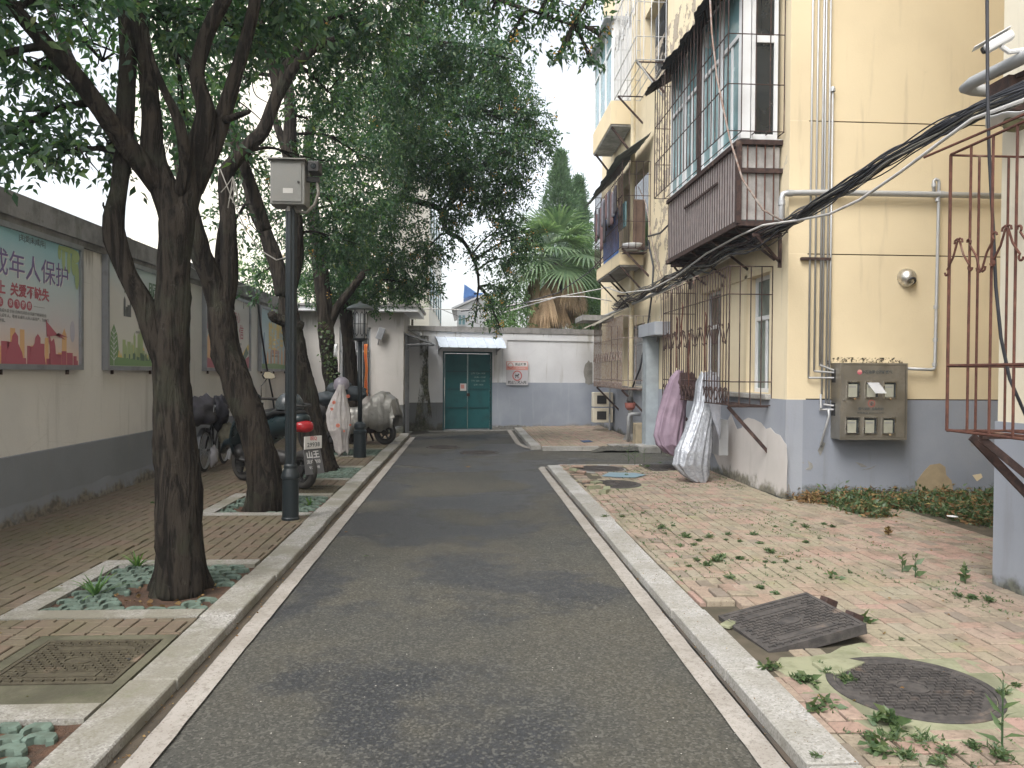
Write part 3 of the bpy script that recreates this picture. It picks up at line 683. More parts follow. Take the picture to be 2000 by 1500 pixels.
for i, (cy, cz, ry, rz_) in enumerate(((8.45, 2.88, .035, .08), (8.53, 2.82, .035, .13), (8.64, 2.80, .04, .13), (8.74, 2.80, .05, .14), (8.81, 2.66, .045, .15), (8.62, 2.93, .2, .03), (8.78, 2.88, .08, .07))): poly_part('leaf_print', oval(cy, cz, ry, rz_), ltg, b1, 1 + i)
poly_part('balloon_print', oval(8.72, 2.03, .05, .12), flat('print_lilac', (.5, .47, .55)), b1, 2)
# poster 2
DY = .23
b2 = board('white and green civic poster half hidden by the nearest trunk', 9.48, 12.3, poster_bg('poster_pale_print', [(0, (.5, .6, .35)), (.1, (.62, .62, .55)), (.7, (.62, .6, .57)), (1, (.45, .56, .6))]))
wr(b2, '同 心 服 务', .24, 9.98, 2.70, dkg, 1.25, bold=.004, align='LEFT'); wr(b2, '共享城市', .215, 10.32, 2.42, drk, 1.15, bold=.004, align='LEFT')
skyline(b2, 'building_mark', 9.98, 10.2, 2.30, .1, .22, drk, 8, 2, .05, .08)
wr(b2, '说文明话  办文明事  做文明人', .08, 10.95, 2.19, gry)
for i, (w_, c_) in enumerate(((1.5, 10.7), (1.1, 10.8), (.8, 10.9))): wr(b2, '共同创造美好家园文明你我他共享新生活'[:int(w_ * 12)], .04, c_, 2.11 - i * .035, gry)
wr(b2, '文明城市  你我共建', .085, 11.2, 1.95, drk, bold=.002)
skyline(b2, 'city_print', 9.95, 12.2, 1.7, .06, .42, ltg, 12, 1, .06, .12, .2); skyline(b2, 'city_print', 9.8, 12.2, 1.7, .04, .2, yel, 13, 0, .06, .1, .1); skyline(b2, 'city_print', 10.0, 12.2, 1.7, .03, .15, dkg, 14, 2, .03, .06, 1.2)
poly_part('meadow_print', [(9.55, 1.66), (12.24, 1.66), (12.24, 1.74), (11.4, 1.76), (10.6, 1.73), (9.55, 1.78)], grn, b2, 3)
poly_part('leaf_print', [(9.6, 1.66), (9.57, 1.86), (9.62, 2.08), (9.70, 2.18), (9.79, 2.05), (9.83, 1.86), (9.77, 1.66)], grn, b2, 4)
mb = MB()
for i in range(6):
    zz = 1.72 + i * .065; mb.box(PX + .0075, PX + .008, 9.69 + DY, 9.70 + DY, 1.66, 2.12) if i == 0 else None
    for q in (-1, 1): mb.prism([(PX + .0075, 9.695 + DY, zz), (PX + .0075, 9.695 + DY + q * .085, zz + .06), (PX + .0075, 9.695 + DY + q * .08, zz + .068), (PX + .0075, 9.695 + DY, zz + .012)], (.0005, 0, 0))
mb.build('leaf_vein_print', wht, b2)
# poster 3
DY = .28
b3 = board('white red and gold poster behind the leaning tree', 13.0, 15.72, poster_bg('poster_cream_print', [(0, (.55, .3, .25)), (.12, (.62, .6, .56)), (1, (.60, .57, .55))]))
poly_part('ribbon_print', [(13.1, 2.75), (13.2, 2.78), (13.25, 2.55), (13.4, 2.45), (13.48, 2.25), (13.36, 2.3), (13.2, 2.42), (13.08, 2.2)], red, b3); poly_part('column_print', [(13.08, 1.7), (13.34, 1.68), (13.36, 2.1), (13.2, 2.24), (13.08, 2.1)], org, b3, 0)
poly_part('ribbon_print', [(13.25, 1.72), (13.4, 2.0), (13.7, 2.06), (13.95, 1.98), (14.05, 1.72), (13.9, 1.7), (13.8, 1.9), (13.6, 1.94), (13.5, 1.72)], red, b3, 2)
poly_part('field_print', [(13.08, 1.66), (15.64, 1.66), (15.64, 1.9), (15.2, 1.8), (14.4, 1.72), (13.6, 1.76), (13.08, 1.84)], red, b3, 1)
poly_part('ribbon_print', [(14.9, 1.8), (15.6, 2.15), (15.64, 2.05), (15.1, 1.76)], yel, b3, 2); poly_part('ribbon_print', [(15.1, 1.8), (15.45, 2.08), (15.6, 1.96), (15.3, 1.78)], dkg, b3, 3)
wr(b3, '不忘初心', .22, 14.6, 2.62, red); wr(b3, '文', .3, 14.75, 2.35, yel); wr(b3, '信', .3, 15.12, 2.34, red, bold=.004); wr(b3, '践行文明', .06, 15.0, 2.12, drk); wr(b3, '共建和谐家园', .05, 15.0, 2.03, gry)
# poster 4
DY = .4
b4 = board('pale blue poster with big yellow characters, farthest on the wall', 16.35, 19.0, poster_bg('poster_aqua_print', [(0, (.25, .42, .25)), (.14, (.42, .52, .55)), (1, (.35, .5, .56))]))
wr(b4, '就让雷锋', .34, 17.75, 2.52, yel, bold=.012); wr(b4, '到生活中', .34, 17.75, 2.22, yel, bold=.012); wr(b4, '—文明实践活动—', .11, 17.7, 2.04, red); wr(b4, '文明新风进万家共建共享好生活', .05, 17.7, 1.95, gry)
for i, y_ in enumerate((17.0, 17.3, 17.6, 17.95, 18.3, 18.6)):
    h_ = .24 + .06 * (i % 3); poly_part('figure_print', [(y_ - .07, 1.74), (y_ - .06, 1.74 + h_), (y_, 1.82 + h_), (y_ + .06, 1.74 + h_), (y_ + .07, 1.74)], brn if i % 2 else org, b4, 2)
poly_part('figure_print', [(16.6, 1.75), (16.56, 2.1), (16.68, 2.45), (16.74, 2.45), (16.72, 2.1), (16.8, 1.75)], blu, b4, 2)
poly_part('meadow_print', [(16.42, 1.66), (18.94, 1.66), (18.94, 1.74), (17.6, 1.78), (16.42, 1.76)], grn, b4, 3)
# hanging wires on the left wall
def sag(a, b, d, k=14):
    a = Vector(a); b = Vector(b); return [a.lerp(b, i / k) - Vector((0, 0, d * 4 * (i / k) * (1 - i / k))) for i in range(k + 1)]
def cable_thing(label, pts, r_, mat, name='cable', n=6):
    return tag(MB().tube(pts, r_, n).build(name, mat, smooth=True), label, 'cable')
cable_thing('thick black cable hanging down the white wall behind the scooter', [at(*p) for p in ((637, 588, None, -4.3),)] + [Vector((-4.36, 17.2, 3.3)), Vector((-4.33, 17.6, 2.9)), Vector((-4.35, 18.0, 2.2)), Vector((-4.38, 18.5, 1.4)), Vector((-4.4, 19.0, .5))] if False else [Vector((-4.36, 16.05, 3.28)), Vector((-4.34, 16.25, 3.0)), Vector((-4.36, 16.6, 2.4)), Vector((-4.38, 17.1, 1.7)), Vector((-4.4, 17.7, 1.05)), Vector((-4.42, 18.0, .6))], .022, M['cable'])
tg = thing('wire_tangle', 'tangle of old wires on top of the white wall', 'wires', (-4.45, 15.9, 3.2)); rr = random.Random(4)
for i in range(7):
    c = Vector((-4.42 + rr.uniform(-.1, .1), 15.9 + rr.uniform(-.5, .5), 3.25)); MB().tube([c + Vector((rr.uniform(-.1, .15), rr.uniform(-.35, .35), rr.uniform(-.45, .15))) for _ in range(3)] + [c], .006, 5).build('wire', M['cable'] if i % 2 else M['cable_g'], tg, smooth=True)
cable_thing('thin wire drooping along the top of the white wall', sag((-4.4, 12.2, 3.3), (-4.4, 15.9, 3.35), .15), .006, M['cable_w'])

# ================================================================== WHITE OUTBUILDING at the end of the wall
M['wall_h'] = m_plaster('outbuilding_render', (.50, .48, .46), (.43, .415, .395), st=.35, topz=2.9)
hb = thing('white_outbuilding', 'low white outbuilding with flat overhanging roof at the end of the wall', 'building', (-3, 20.2, 0))
HY = 19.5; hx1 = -1.60
wy0, wy1, wz0, wz1 = -3.2, -2.42, 1.0, 2.72
mb = MB()
for (a, b, c, d) in rect_holes(-4.75, hx1, 0, 3.1, [(wy0, wy1, wz0, wz1)]): mb.box(a, b, HY, HY + .22, c, d)
for (a, b, c, d) in rect_holes(HY + .22, 21.6, 0, 3.1, [(20.05, 20.75, .05, 2.2)]): mb.box(hx1 - .2, hx1, a, b, c, d)
mb.build('wall', M['wall_h'], hb)
MB().box(-4.5, hx1 + .005, HY - .006, HY - .001, 0, .78).box(hx1 + .001, hx1 + .007, HY - .006, 20.05, 0, .78).build('painted_band', M['band_b2'], hb)
MB().box(-4.9, -1.22, HY - .4, 21.9, 3.1, 3.22).build('roof_slab', M['whitetrim'], hb); MB().box(-4.95, -1.17, HY - .45, 21.95, 3.22, 3.28).build('roof_edge', M['cope'], hb)
wf = thing.__wrapped__ if False else None
fo = MB()
for (a, b, c, d) in ((wy0, wy1, wz0, wz0 + .05), (wy0, wy1, wz1 - .05, wz1), (wy0, wy0 + .05, wz0, wz1), (wy1 - .05, wy1, wz0, wz1), ((wy0 + wy1) / 2 - .025, (wy0 + wy1) / 2 + .025, wz0, wz1), (wy0, wy1, 2.1, 2.14)): fo.box(a, b, HY + .05, HY + .1, c, d)
fr = fo.build('window', M['galv'], hb); MB().box(wy0 + .04, wy1 - .04, HY + .07, HY + .078, wz0 + .04, wz1 - .04).build('pane', M['glass_d'], fr)
for i in range(6): rod('window_bar', (wy0 + .07 + i * .128, HY + .02, wz0), (wy0 + .07 + i * .128, HY + .02, wz1), .008, M['galv'], hb, 6)
MB().box(hx1 - .1, hx1 - .06, 20.05, 20.75, .05, 2.2).build('side_door', M['galv'], hb)
MB().box(hx1 - .02, hx1 + .05, 19.98, 20.05, .0, 2.6).box(hx1 - .02, hx1 + .05, 20.75, 20.82, .0, 2.6).box(hx1 - .02, hx1 + .05, 20.05, 20.75, 2.2, 2.27).build('door_frame', M['alu'], hb)
aw = thing('side_awning', 'small grey sloping awning on the side of the white outbuilding', 'awning', (hx1, 20.3, 2.5))
MB().prism([(hx1, 19.6, 2.62), (hx1 + .72, 19.6, 2.36), (hx1 + .72, 19.6, 2.33), (hx1, 19.6, 2.58)], (0, 1.3, 0)).build('roof_sheet', M['alu'], aw)
for yy in (19.62, 20.88): rod('brace', (hx1, yy, 2.3), (hx1 + .7, yy, 2.33), .012, M['alu'], aw)
fl = thing('floodlight', 'small grey floodlight high on the outbuilding wall', 'lamp', (-2.15, 19.4, 2.55)); fl_m = MB()
fl_m.cbox((-2.16, 19.36, 2.56), (.16, .1, .3), 0, Matrix.Rotation(.35, 3, 'Y')); fl_m.build('housing', M['alu'], fl, bevel=.01); rod('bracket', (-2.2, 19.38, 2.42), (-2.24, 19.5, 2.3), .015, M['alu'], fl)
def ribbon_cloth(name, label, cat, x, y, z0, z1, wd, mat, seed):
    rows = []; r = random.Random(seed)
    for j in range(16):
        v = j / 15; rows.append([(x + wd * (u / 6 - .5) * (1 - .35 * math.sin(v * 3)) + .03 * noise.noise(Vector((v * 3, seed, 0))), y + .025 * math.sin(u * 1.6 + v * 2 + seed), z0 + (z1 - z0) * v) for u in range(7)])
    return tag(MB().grid(rows).build(name, mat, smooth=True, solid=.004), label, cat)
cl_red = pm('red_cloth', (.45, .02, .02), (.3, .015, .015), rough=.75)
ribbon_cloth('red_banner', 'bright red cloth hanging behind the fourth tree', 'cloth', -2.83, 18.9, .95, 2.15, .2, cl_red, 1)
ribbon_cloth('couplet_strip', 'faded red and yellow paper strip beside the window', 'banner', -2.52, 19.40, 1.0, 2.3, .1, pm('orange_red_paper', (.48, .07, .03), (.5, .2, .04), rough=.6), 2)

# ================================================================== BACK WALL (runs askew across the end of the lane)
P0 = Vector((-1.62, 20.88, 0)); P1 = Vector((4.2, 22.45, 0)); ud = (P1 - P0).normalized(); wd_ = Vector((ud.y, -ud.x, 0))
XF = Matrix((ud, -wd_, Vector((0, 0, 1)))).transposed().to_4x4(); XF.translation = P0
WL = (P1 - P0).length
def U(px, t=0): # lane position to distance along the wall
    d = ray(px, 728); s = (P0.y * ud.x - P0.x * ud.y) / (d.y * ud.x - d.x * ud.y) if False else None
    k = (P0.x * d.y - P0.y * d.x) / (ud.y * d.x - ud.x * d.y); return k
def Zw(px, py):
    u = U(px); p = P0 + ud * u; return at(px, py, y=p.y).z
kw = thing('end_wall', 'white and blue grey rendered wall closing the lane', 'wall', P0)
d0, d1 = U(868), U(958); dz1 = Zw(913, 690)
TOPZ = 2.86
mb = MB(XF)
for (a, b, c, d) in rect_holes(0, WL, 0, TOPZ - .14, [(d0, d1, -.01, dz1)]): mb.box(a, b, 0, .24, c, d)
mb.build('wall_panel', M['wall_b'], kw)
r = random.Random(8); u = 0
while u < WL:
    l = min(r.uniform(1.0, 1.9), WL - u); m_ = MB(XF); m_.box(u + .003, u + l - .003, -.05, .3, TOPZ - .14 + r.uniform(0, .01), TOPZ + .02 + r.uniform(-.02, .02)); m_.build('coping_stone', M['cope'], kw); u += l
ub = U(1157); ul = U(989)
MB(XF).box(d1 + .04, WL, -.012, -.002, 0, 1.33).build('painted_band', M['band_b'], kw); MB(XF).box(0, d0 - .04, -.012, -.002, 0, .78).build('dark_band', M['band_b2'], kw)
MB(XF).box(ul - .12, ul, -.03, -.001, 1.335, TOPZ - .143).box(ul, WL, -.03, -.001, 2.53, TOPZ - .143).box(ub, ub + .12, -.03, -.001, 1.335, 2.53).build('raised_border', M['wall_b'], kw)
def blob(c, ry, rz_, seed, amp=.35, k=36): return [(c[0] + ry * math.cos(a) * (1 + amp * noise.noise(Vector((math.cos(a) * 2, math.sin(a) * 2, seed)))), c[1] + rz_ * math.sin(a) * (1 + amp * noise.noise(Vector((math.cos(a) * 2, math.sin(a) * 2, seed))))) for a in [2 * math.pi * i / k for i in range(k)]]
m_ = MB(XF); m_.prism([(p[0], -.0135, p[1]) for p in blob((U(1150), 1.62), .17, .36, 4)], (0, -.003, 0)); m_.build('peeled_patch', M['concrete'], kw)
t_ = NT('mildew_streak'); z_ = t_.noise(7, 6, rough=.7); t_.out(t_.mix(t_.step(z_, .4, .6), (.05, .055, .03), (.2, .2, .16)), .95, alpha=t_.step(t_.noise(5, 7, t_.mapv((1, 1, .35)), .72), .40, .66)); mild = t_.mat
MB(XF).prism([(U(828) + (.27 if p[1] < 1.1 else .12) * (1 if p[0] > 0 else -1), -.0145, p[1]) for p in [(-1, .05), (1, .05), (1, 1.25), (1, 1.4), (1, 2.6), (-1, 2.6), (-1, 1.4), (-1, 1.25)]], (0, -.001, 0)).build('mildew', mild, kw)
m_ = MB(XF); rr = random.Random(3)
for i in range(16):
    uu = U(968) + i * .07; m_.cbox((uu, -.05, .03 + rr.uniform(0, .05)), (rr.uniform(.06, .16), rr.uniform(.05, .12), rr.uniform(.04, .12)), 0, Matrix.Rotation(rr.uniform(-.5, .5), 3, 'Y'))
m_.build('broken_footing', M['concrete'], kw)
m_ = MB(XF); m_.box(d0 - .5, d1 + .7, -.35, -.05, -.02, .012); tag(m_.build('door_step', M['concrete']), 'thin concrete sill in front of the teal doors', kind='structure')
# teal doors
dg = thing('double_door', 'teal metal double door with chalk numbers in the end wall', 'door', P0 + ud * (d0 + d1) / 2, group=None)
MB(XF).box(d0 - .045, d0, -.02, .1, 0, dz1 + .045).box(d1, d1 + .045, -.02, .1, 0, dz1 + .045).box(d0, d1, -.02, .1, dz1, dz1 + .045).build('door_frame', M['teal2'], dg)
mid = (d0 + d1) / 2
for (a, b) in ((d0 + .018, mid - .008), (mid + .008, d1 - .018)):
    lf = MB(XF).box(a, b, .0, .03, .045, dz1 - .018).build('door_leaf', M['teal'], dg)
    for z_ in (.045, .62, 1.13, 1.62, dz1 - .048): MB(XF).box(a + .03, b - .03, -.016, -.0005, z_, z_ + .03).build('rib', M['teal2'], lf)
    MB(XF).box(a, a + .03, -.016, -.0005, .045, dz1 - .018).build('stile', M['teal'], lf); MB(XF).box(b - .03, b, -.016, -.0005, .045, dz1 - .018).build('stile', M['teal'], lf)
pd = MB(XF); pd.box(mid - .03, mid + .05, -.05, -.02, .95, 1.03); pd.build('padlock', M['rust_d'], dg)
nt_ = MB(XF).box(mid - .22, mid - .04, -.0205, -.0195, 1.1, 1.3).build('notice', wht, dg); MB(XF).box(mid - .2, mid - .1, -.0225, -.0215, 1.16, 1.27).build('notice_print', pnk, nt_)
def wtext(body, size, u, z, mat, par, off=.03, **k): return text(body, size, P0 + ud * u + wd_ * off + Vector((0, 0, z)), ud, (0, 0, 1), mat, par, **k)
chalk = flat('chalk', (.28, .4, .4))
for i, s_ in enumerate(('上午 7:20—9:30', '     10:40—12:00', '下午 3:00—5:30', '     6:30—8:30')): wtext(s_, .062, mid + .09, 1.58 - i * .105, chalk, dg, off=.004, align='LEFT')
# door canopy
cp = thing('door_canopy', 'ribbed white metal canopy over the teal doors', 'awning', P0 + ud * mid + Vector((0, 0, 2.5)))
c0, c1 = U(849), U(976); nseg = 7
def cprof(s): return (-.02 - .55 * s, 2.58 - .04 * s - .26 * s * s)
for i in range(nseg):
    a = c0 + (c1 - c0) * i / nseg + .012; b = c0 + (c1 - c0) * (i + 1) / nseg - .012
    m_ = MB(XF); rows = [[(u_, *cprof(s / 8)) for s in range(9)] for u_ in (a, b)]; rows2 = [[(p[0], p[1], p[2] - .006) for p in r_] for r_ in rows]
    m_.grid(rows); m_.grid(rows2[::-1]); m_.build('canopy_panel', M['canopy'], cp, smooth=False)
for i in range(nseg + 1):
    a = c0 + (c1 - c0) * i / nseg; m_ = MB(XF); m_.grid([[(a + q, cprof(s / 8)[0], cprof(s / 8)[1] + zz) for s in range(9)] for q, zz in ((-.016, -.004), (-.01, .014), (.01, .014), (.016, -.004))]); m_.build('standing_seam', M['canopy'], cp)
for a in (c0 + .1, c1 - .1):
    m_ = MB(XF); m_.bar((a, -.01, 2.2), (a, -.5, 2.31), .03, .03).bar((a, -.01, 2.5), (a, -.012, 2.1), .03, .03); m_.build('bracket', M['alu'], cp)
MB(XF).box(mid - .16, mid + .12, -.012, -.001, 2.28, 2.38).build('number_plate', gry, cp)
# signs
s0, s1 = U(988), U(1030); sg = thing('warning_sign', 'no smoking and no dogs notice board on the end wall', 'sign', P0 + ud * s0 + Vector((0, 0, 1.3)))
zt = Zw(1009, 706); zb = Zw(1009, 752); zm = zt - (zt - zb) * .36
MB(XF).box(s0, s1, -.05, -.035, zb, zm - .004).build('dog_board', flat('sign_grey_white', (.5, .5, .54)), sg); MB(XF).box(s0, s1, -.05, -.035, zm, zt).build('smoking_board', pnk, sg)
MB(XF).box(s0 + .02, s1 - .02, -.0515, -.0505, zm + .1, zt - .02).build('white_field', wht, sg)
def wring(uc, zc, ro, ri, mat, name, par=sg):
    m_ = MB(XF); k = 28; m_.grid([[(uc + rr_ * math.cos(2 * math.pi * i / k), -.053, zc + rr_ * math.sin(2 * math.pi * i / k)) for rr_ in (ri, ro)] for i in range(k + 1)]); m_.build(name, mat, par)
sm = (s0 + s1) / 2; rr_c = (zm - zb)
wring(sm, zb + rr_c * .62, .145, .115, flat('sign_red', (.5, .08, .07)), 'prohibition_ring'); m_ = MB(XF); m_.bar((sm - .09, -.0535, zb + rr_c * .62 + .09), (sm + .09, -.0535, zb + rr_c * .62 - .09), .002, .02, up=(0, 1, 0)); m_.build('prohibition_bar', M['sign_red'], sg)
m_ = MB(XF); dc = zb + rr_c * .62; m_.prism([(sm + x, -.0525, dc + z) for x, z in ((-.07, .01), (-.05, .03), (.0, .02), (.035, .06), (.07, .05), (.05, .02), (.03, -.01), (.03, -.07), (.015, -.07), (.01, -.02), (-.03, -.02), (-.05, -.07), (-.065, -.07), (-.05, -.01))], (0, -.0005, 0)); m_.build('dog_print', drk, sg)
wtext('禁止携犬入内', .092, sm, zb + .07, drk, sg, off=.051, bold=.003); wtext('禁止吸烟', .08, sm + .1, zt - .085, drk, sg, off=.052, bold=.003); wtext('NO SMOKING', .045, sm + .1, zm + .05, wht, sg, off=.052)
wring(s0 + .12, zt - .12, .085, .068, M['sign_red'], 'prohibition_ring'); m_ = MB(XF); m_.bar((s0 + .07, -.0535, zt - .13), (s0 + .17, -.0535, zt - .13), .002, .016, up=(0, 1, 0)); m_.build('cigarette_print', drk, sg)
lv_ = thing('wall_camera', 'white camera on a bent bracket at the corner of the end wall', 'camera', P0 + ud * .2 + Vector((0, 0, 2.6)))
m_ = MB(XF); m_.bar((.05, -.02, 2.75), (.32, -.28, 2.5), .035, .035); m_.build('arm', M['galv'], lv_); m_ = MB(XF); m_.lathe([(.001, -.05), (.04, -.045), (.055, 0), (.04, .045), (.001, .05)], (.3, -.25, 2.62), 14, cap=False); m_.build('head', M['white'], lv_, smooth=True)
# ================================================================== YELLOW APARTMENT BUILDING on the right
FX = 3.95; FY = 9.28; EY = 22.6; NX = 3.91; NY = 5.44; PZ = 1.295
M['column'] = pm('blue_grey_column_paint', (.30, .34, .37), (.24, .27, .29), rough=.6)
ab = thing('apartment_building', 'yellow rendered apartment building with grey plinth and caged windows', 'building', (6, 12, 0))
holes = [(9.86, 10.62, 1.36, 2.95), (11.72, 12.72, 1.36, 2.95), (16.9, 19.2, 1.3, 2.75), (16.7, 19.4, 4.35, 6.3), (18.6, 20.2, 7.7, 9.6), (15.2, 17.2, 7.8, 9.6)]
JT = [3.045, 3.06, 4.645, 4.66]
side = MB()
for (a, b, c, d) in rect_holes(FY, EY, PZ + .0, 13.2, holes): side.box(FX, FX + .24, a, b, c, d)
side.build('side_wall', M['yellow_side'], ab)
for (c, d) in ((PZ + .014, 3.09), (3.104, 4.725), (4.739, 13.2)): MB().box(FX + .002, 7.2, FY - .001, FY + .24, c, d).build('end_wall_panel', M['yellow'], ab)
MB().box(FX + .01, 7.2, FY + .012, FY + .2, PZ, 4.8).build('joint_backing', M['groove'], ab)
MB().box(FX + .004, 7.2, FY - .016, FY + .2, .0, PZ).build('end_plinth', M['grey_r'], ab)
MB().box(FX - .018, FX + .2, FY - .0165, EY, .0, PZ - .004).build('side_plinth', M['grey_side'], ab)
MB().box(7.0, 7.2, NY, FY, 0, 13.2).build('stairwell_wall', M['yellow'], ab)
MB().box(NX, NX + .24, -3, NY, .62, 13.2).box(NX + .24, 7.2, NY - .24, NY, .62, 13.2).build('near_wall', M['cream'], ab)
MB().box(NX - .014, NX + .2, -3, NY + .012, .0, 1.27).box(NX + .2, 7.2, NY - .2, NY + .012, .0, 1.27).build('near_plinth', M['grey_side'], ab)
MB().box(FX - .3, 10, FY - .3, EY + .3, 13.2, 13.4).box(NX - .3, 10, -3, NY + .2, 13.2, 13.4).build('roof', M['cope'], ab)
MB().box(FX + .9, FX + .95, FY + .3, EY, 0, 13.2).build('room_back', M['glass_d'], ab)
# peeled bare plaster on the plinth (outline follows the flaked edge)
def sidepoly(name, px, mat, par, x=FX - .021, th=.003):
    return MB().prism([at(p[0], p[1], x=x) for p in px], (-th, 0, 0)).build(name, mat, par)
sidepoly('bare_patch', [(1536, 974), (1500, 962), (1450, 944), (1418, 930), (1402, 905), (1392, 880), (1393, 858), (1404, 848), (1409, 832), (1421, 822), (1428, 808), (1433, 822), (1440, 838), (1449, 836), (1452, 821), (1461, 816), (1473, 819), (1487, 826), (1496, 838), (1505, 835), (1514, 846), (1524, 850), (1531, 862), (1536, 868), (1538, 900)], M['barepatch'], ab)
sidepoly('flaked_patch', [(1545, 960), (1541, 965), (1538, 955), (1541, 945)], M['concrete'], ab)
def frontpoly(name, px, mat, y=FY - .018, th=.003): return MB().prism([at(p[0], p[1], y=y) for p in px][::-1], (0, -th, 0)).build(name, mat, ab)
frontpoly('flaked_patch', [(1790, 940), (1787, 955), (1798, 968), (1830, 972), (1862, 960), (1858, 938), (1848, 928), (1846, 912), (1836, 905), (1816, 908), (1803, 922)], pm('yellow_under_plaster', (.34, .27, .17), (.25, .2, .13), rough=.95))
frontpoly('flaked_patch', [(1899, 928), (1908, 940), (1919, 932), (1916, 925)], M['yellow'])
for pts in ([(1578, 900), (1586, 905), (1588, 912), (1583, 918), (1572, 917), (1580, 912)], [(1597, 880), (1606, 862), (1612, 866), (1606, 882), (1602, 890)], [(1670, 902), (1684, 906), (1694, 912), (1682, 912)], [(1700, 916), (1712, 908), (1700, 914), (1682, 918)]): frontpoly('flake', pts, M['concrete'])
# damp soot fringe over the meter cabinet and under the box
t_ = NT('soot_fringe'); t_.out((.06, .05, .035), .95, alpha=t_.step(t_.noise(28, 5, rough=.8), .5, .62)); soot = t_.mat
frontpoly('soot_mark', [(1612, 712), (1612, 702), (1640, 697), (1700, 699), (1760, 698), (1764, 710)], soot, FY - .003, .001)
t_ = NT('patched_mortar'); t_.out(t_.mix(t_.noise(12, 5), (.42, .36, .29), (.5, .44, .36)), .95, alpha=t_.step(t_.noise(2.3, 6, rough=.7), .50, .56, 0, .75)); mort = t_.mat
MB().box(FX - .003, FX - .001, 13.3, 16.2, 3.1, 8.5).build('mortar_stain', mort, ab)

def window(y0, y1, z0, z1, x, glass, par, tr=.68, mull=1, fm=None, name='window'):
    fm = fm or M['whitetrim']; m = MB(); e = .055
    for (a, b, c, d) in ((y0, y1, z0, z0 + e), (y0, y1, z1 - e, z1), (y0, y0 + e, z0 + e, z1 - e), (y1 - e, y1, z0 + e, z1 - e)): m.box(x, x + .06, a, b, c, d)
    zt = z0 + (z1 - z0) * tr
    if tr < 1: m.box(x, x + .06, y0 + e, y1 - e, zt - .03, zt + .03)
    for i in range(mull):
        ym = y0 + (y1 - y0) * (i + 1) / (mull + 1); m.box(x + .01, x + .05, ym - .028, ym + .028, z0 + e, (zt - .03) if tr < 1 else z1 - e)
    f = m.build(name, fm, par, bevel=.004); MB().box(x + .028, x + .034, y0 + .03, y1 - .03, z0 + .03, z1 - .03).build('pane', glass, f); return f
window(9.86, 10.62, 1.36, 2.95, FX + .1, M['glass_g'], ab, .64, 1)
window(11.72, 12.72, 1.36, 2.95, FX + .1, M['glass_d'], ab, .64, 1)
window(16.9, 19.2, 1.3, 2.75, FX + .1, M['glass_d'], ab, .7, 2, M['galv'])
MB().box(FX - .09, FX + .1, 9.75, 12.9, 1.275, 1.345).build('window_sill', M['granite'], ab, bevel=.01)
MB().box(FX - .09, FX + .1, 16.7, 19.4, 1.22, 1.29).build('window_sill', M['concrete'], ab)
MB().box(FX - .45, FX, 9.35, 13.2, 3.02, 3.10).build('window_hood', M['concrete'], ab) if False else None
# window surround bands
MB().box(FX - .022, FX, 10.62, 10.72, 1.35, 3.0).box(FX - .022, FX, 11.62, 11.72, 1.35, 3.0).box(FX - .022, FX, 9.76, 12.82, 2.95, 3.03).build('window_surround', M['yellow'], ab)
# grey square column and ledge
MB().box(3.68, 3.94, 15.6, 15.95, .12, 2.36).build('column', M['column'], ab) ; MB().box(3.62, 3.95, 14.7, 16.1, 2.36, 2.62).build('ledge', M['grey_side'], ab, bevel=.01); MB().box(3.5, 3.9, 15.2, 15.9, .0, .14).build('column_foot', M['concrete'], ab, bevel=.015)

# ---- enclosed balcony on the first floor
bx, y0, y1 = 3.39, 9.5, 12.95; z0, z1, z2 = 3.50, 4.52, 6.75
eb = thing('enclosed_balcony', 'enclosed first floor balcony with blue green glass over a brown clad box', 'balcony', (3.6, 11, 3.5))
MB().box(bx, FX, y0, y1, z0, z0 + .05).build('floor_slab', M['tarblack'], eb)
clad = pm('grey_brown_fibre_panel', (.40, .36, .355), (.30, .265, .26), sc=9, rough=.85); clad2 = m_concrete('grey_fibre_panel', (.34, .33, .32), (.22, .2, .19), .4)
n = 4
for i in range(n):
    a = y0 + (y1 - y0) * i / n; b = y0 + (y1 - y0) * (i + 1) / n; MB().box(bx + .02, bx + .04, a + .006, b - .006, z0 + .05, z1 - .04).build('clad_panel', clad, eb)
for (c, d) in ((z0 + .05, z0 + .64), (z0 + .69, z1 - .05)): MB().box(bx + .05, FX - .03, y0 + .02, y0 + .04, c, d).build('side_panel', clad2, eb)
for (a, b) in (((bx, y0, z0), (bx, y1, z0)), ((bx, y0, z1), (bx, y1, z1)), ((bx, y0, z0), (FX, y0, z0)), ((bx, y0, z0 + .665), (FX, y0, z0 + .665)), ((bx, y0, z1), (FX, y0, z1)), ((bx, y1, z0), (FX, y1, z0))):
    MB().bar(a, b, .045, .06).build('frame_bar', M['rust_d'], eb)
MB().bar((bx, y0, z0), (bx, y0, z1), .06, .06).build('corner_post', M['rust_d'], eb)
MB().bar((bx - .005, 10.3, z0 + .7), (bx - .005, 11.9, z0 + .7), .02, .03).build('frame_bar', M['rust_d'], eb)
for i in range(1, 34):
    y = y0 + (y1 - y0) * i / 34; rod('bar', (bx - .005, y, z0), (bx - .005, y, z1), .006, M['rust_d'], eb, 6)
for i in range(1, 5):
    x = bx + (FX - bx) * i / 5; rod('bar', (x, y0 - .005, z0), (x, y0 - .005, z1), .008, M['rust'], eb, 6)
for i in range(4):
    y = 9.7 + i * .95; rod('brace', (bx + .03, y, z0 - .02), (FX, y, z0 - .42), .02, M['rust_d'], eb, 4)
for i in range(6): MB().bar((bx + .03, y0 + .1 + i * .6, z0 - .02), (FX, y0 + .1 + i * .6, z0 - .02), .04, .04).build('joist', M['rust_d'], eb)
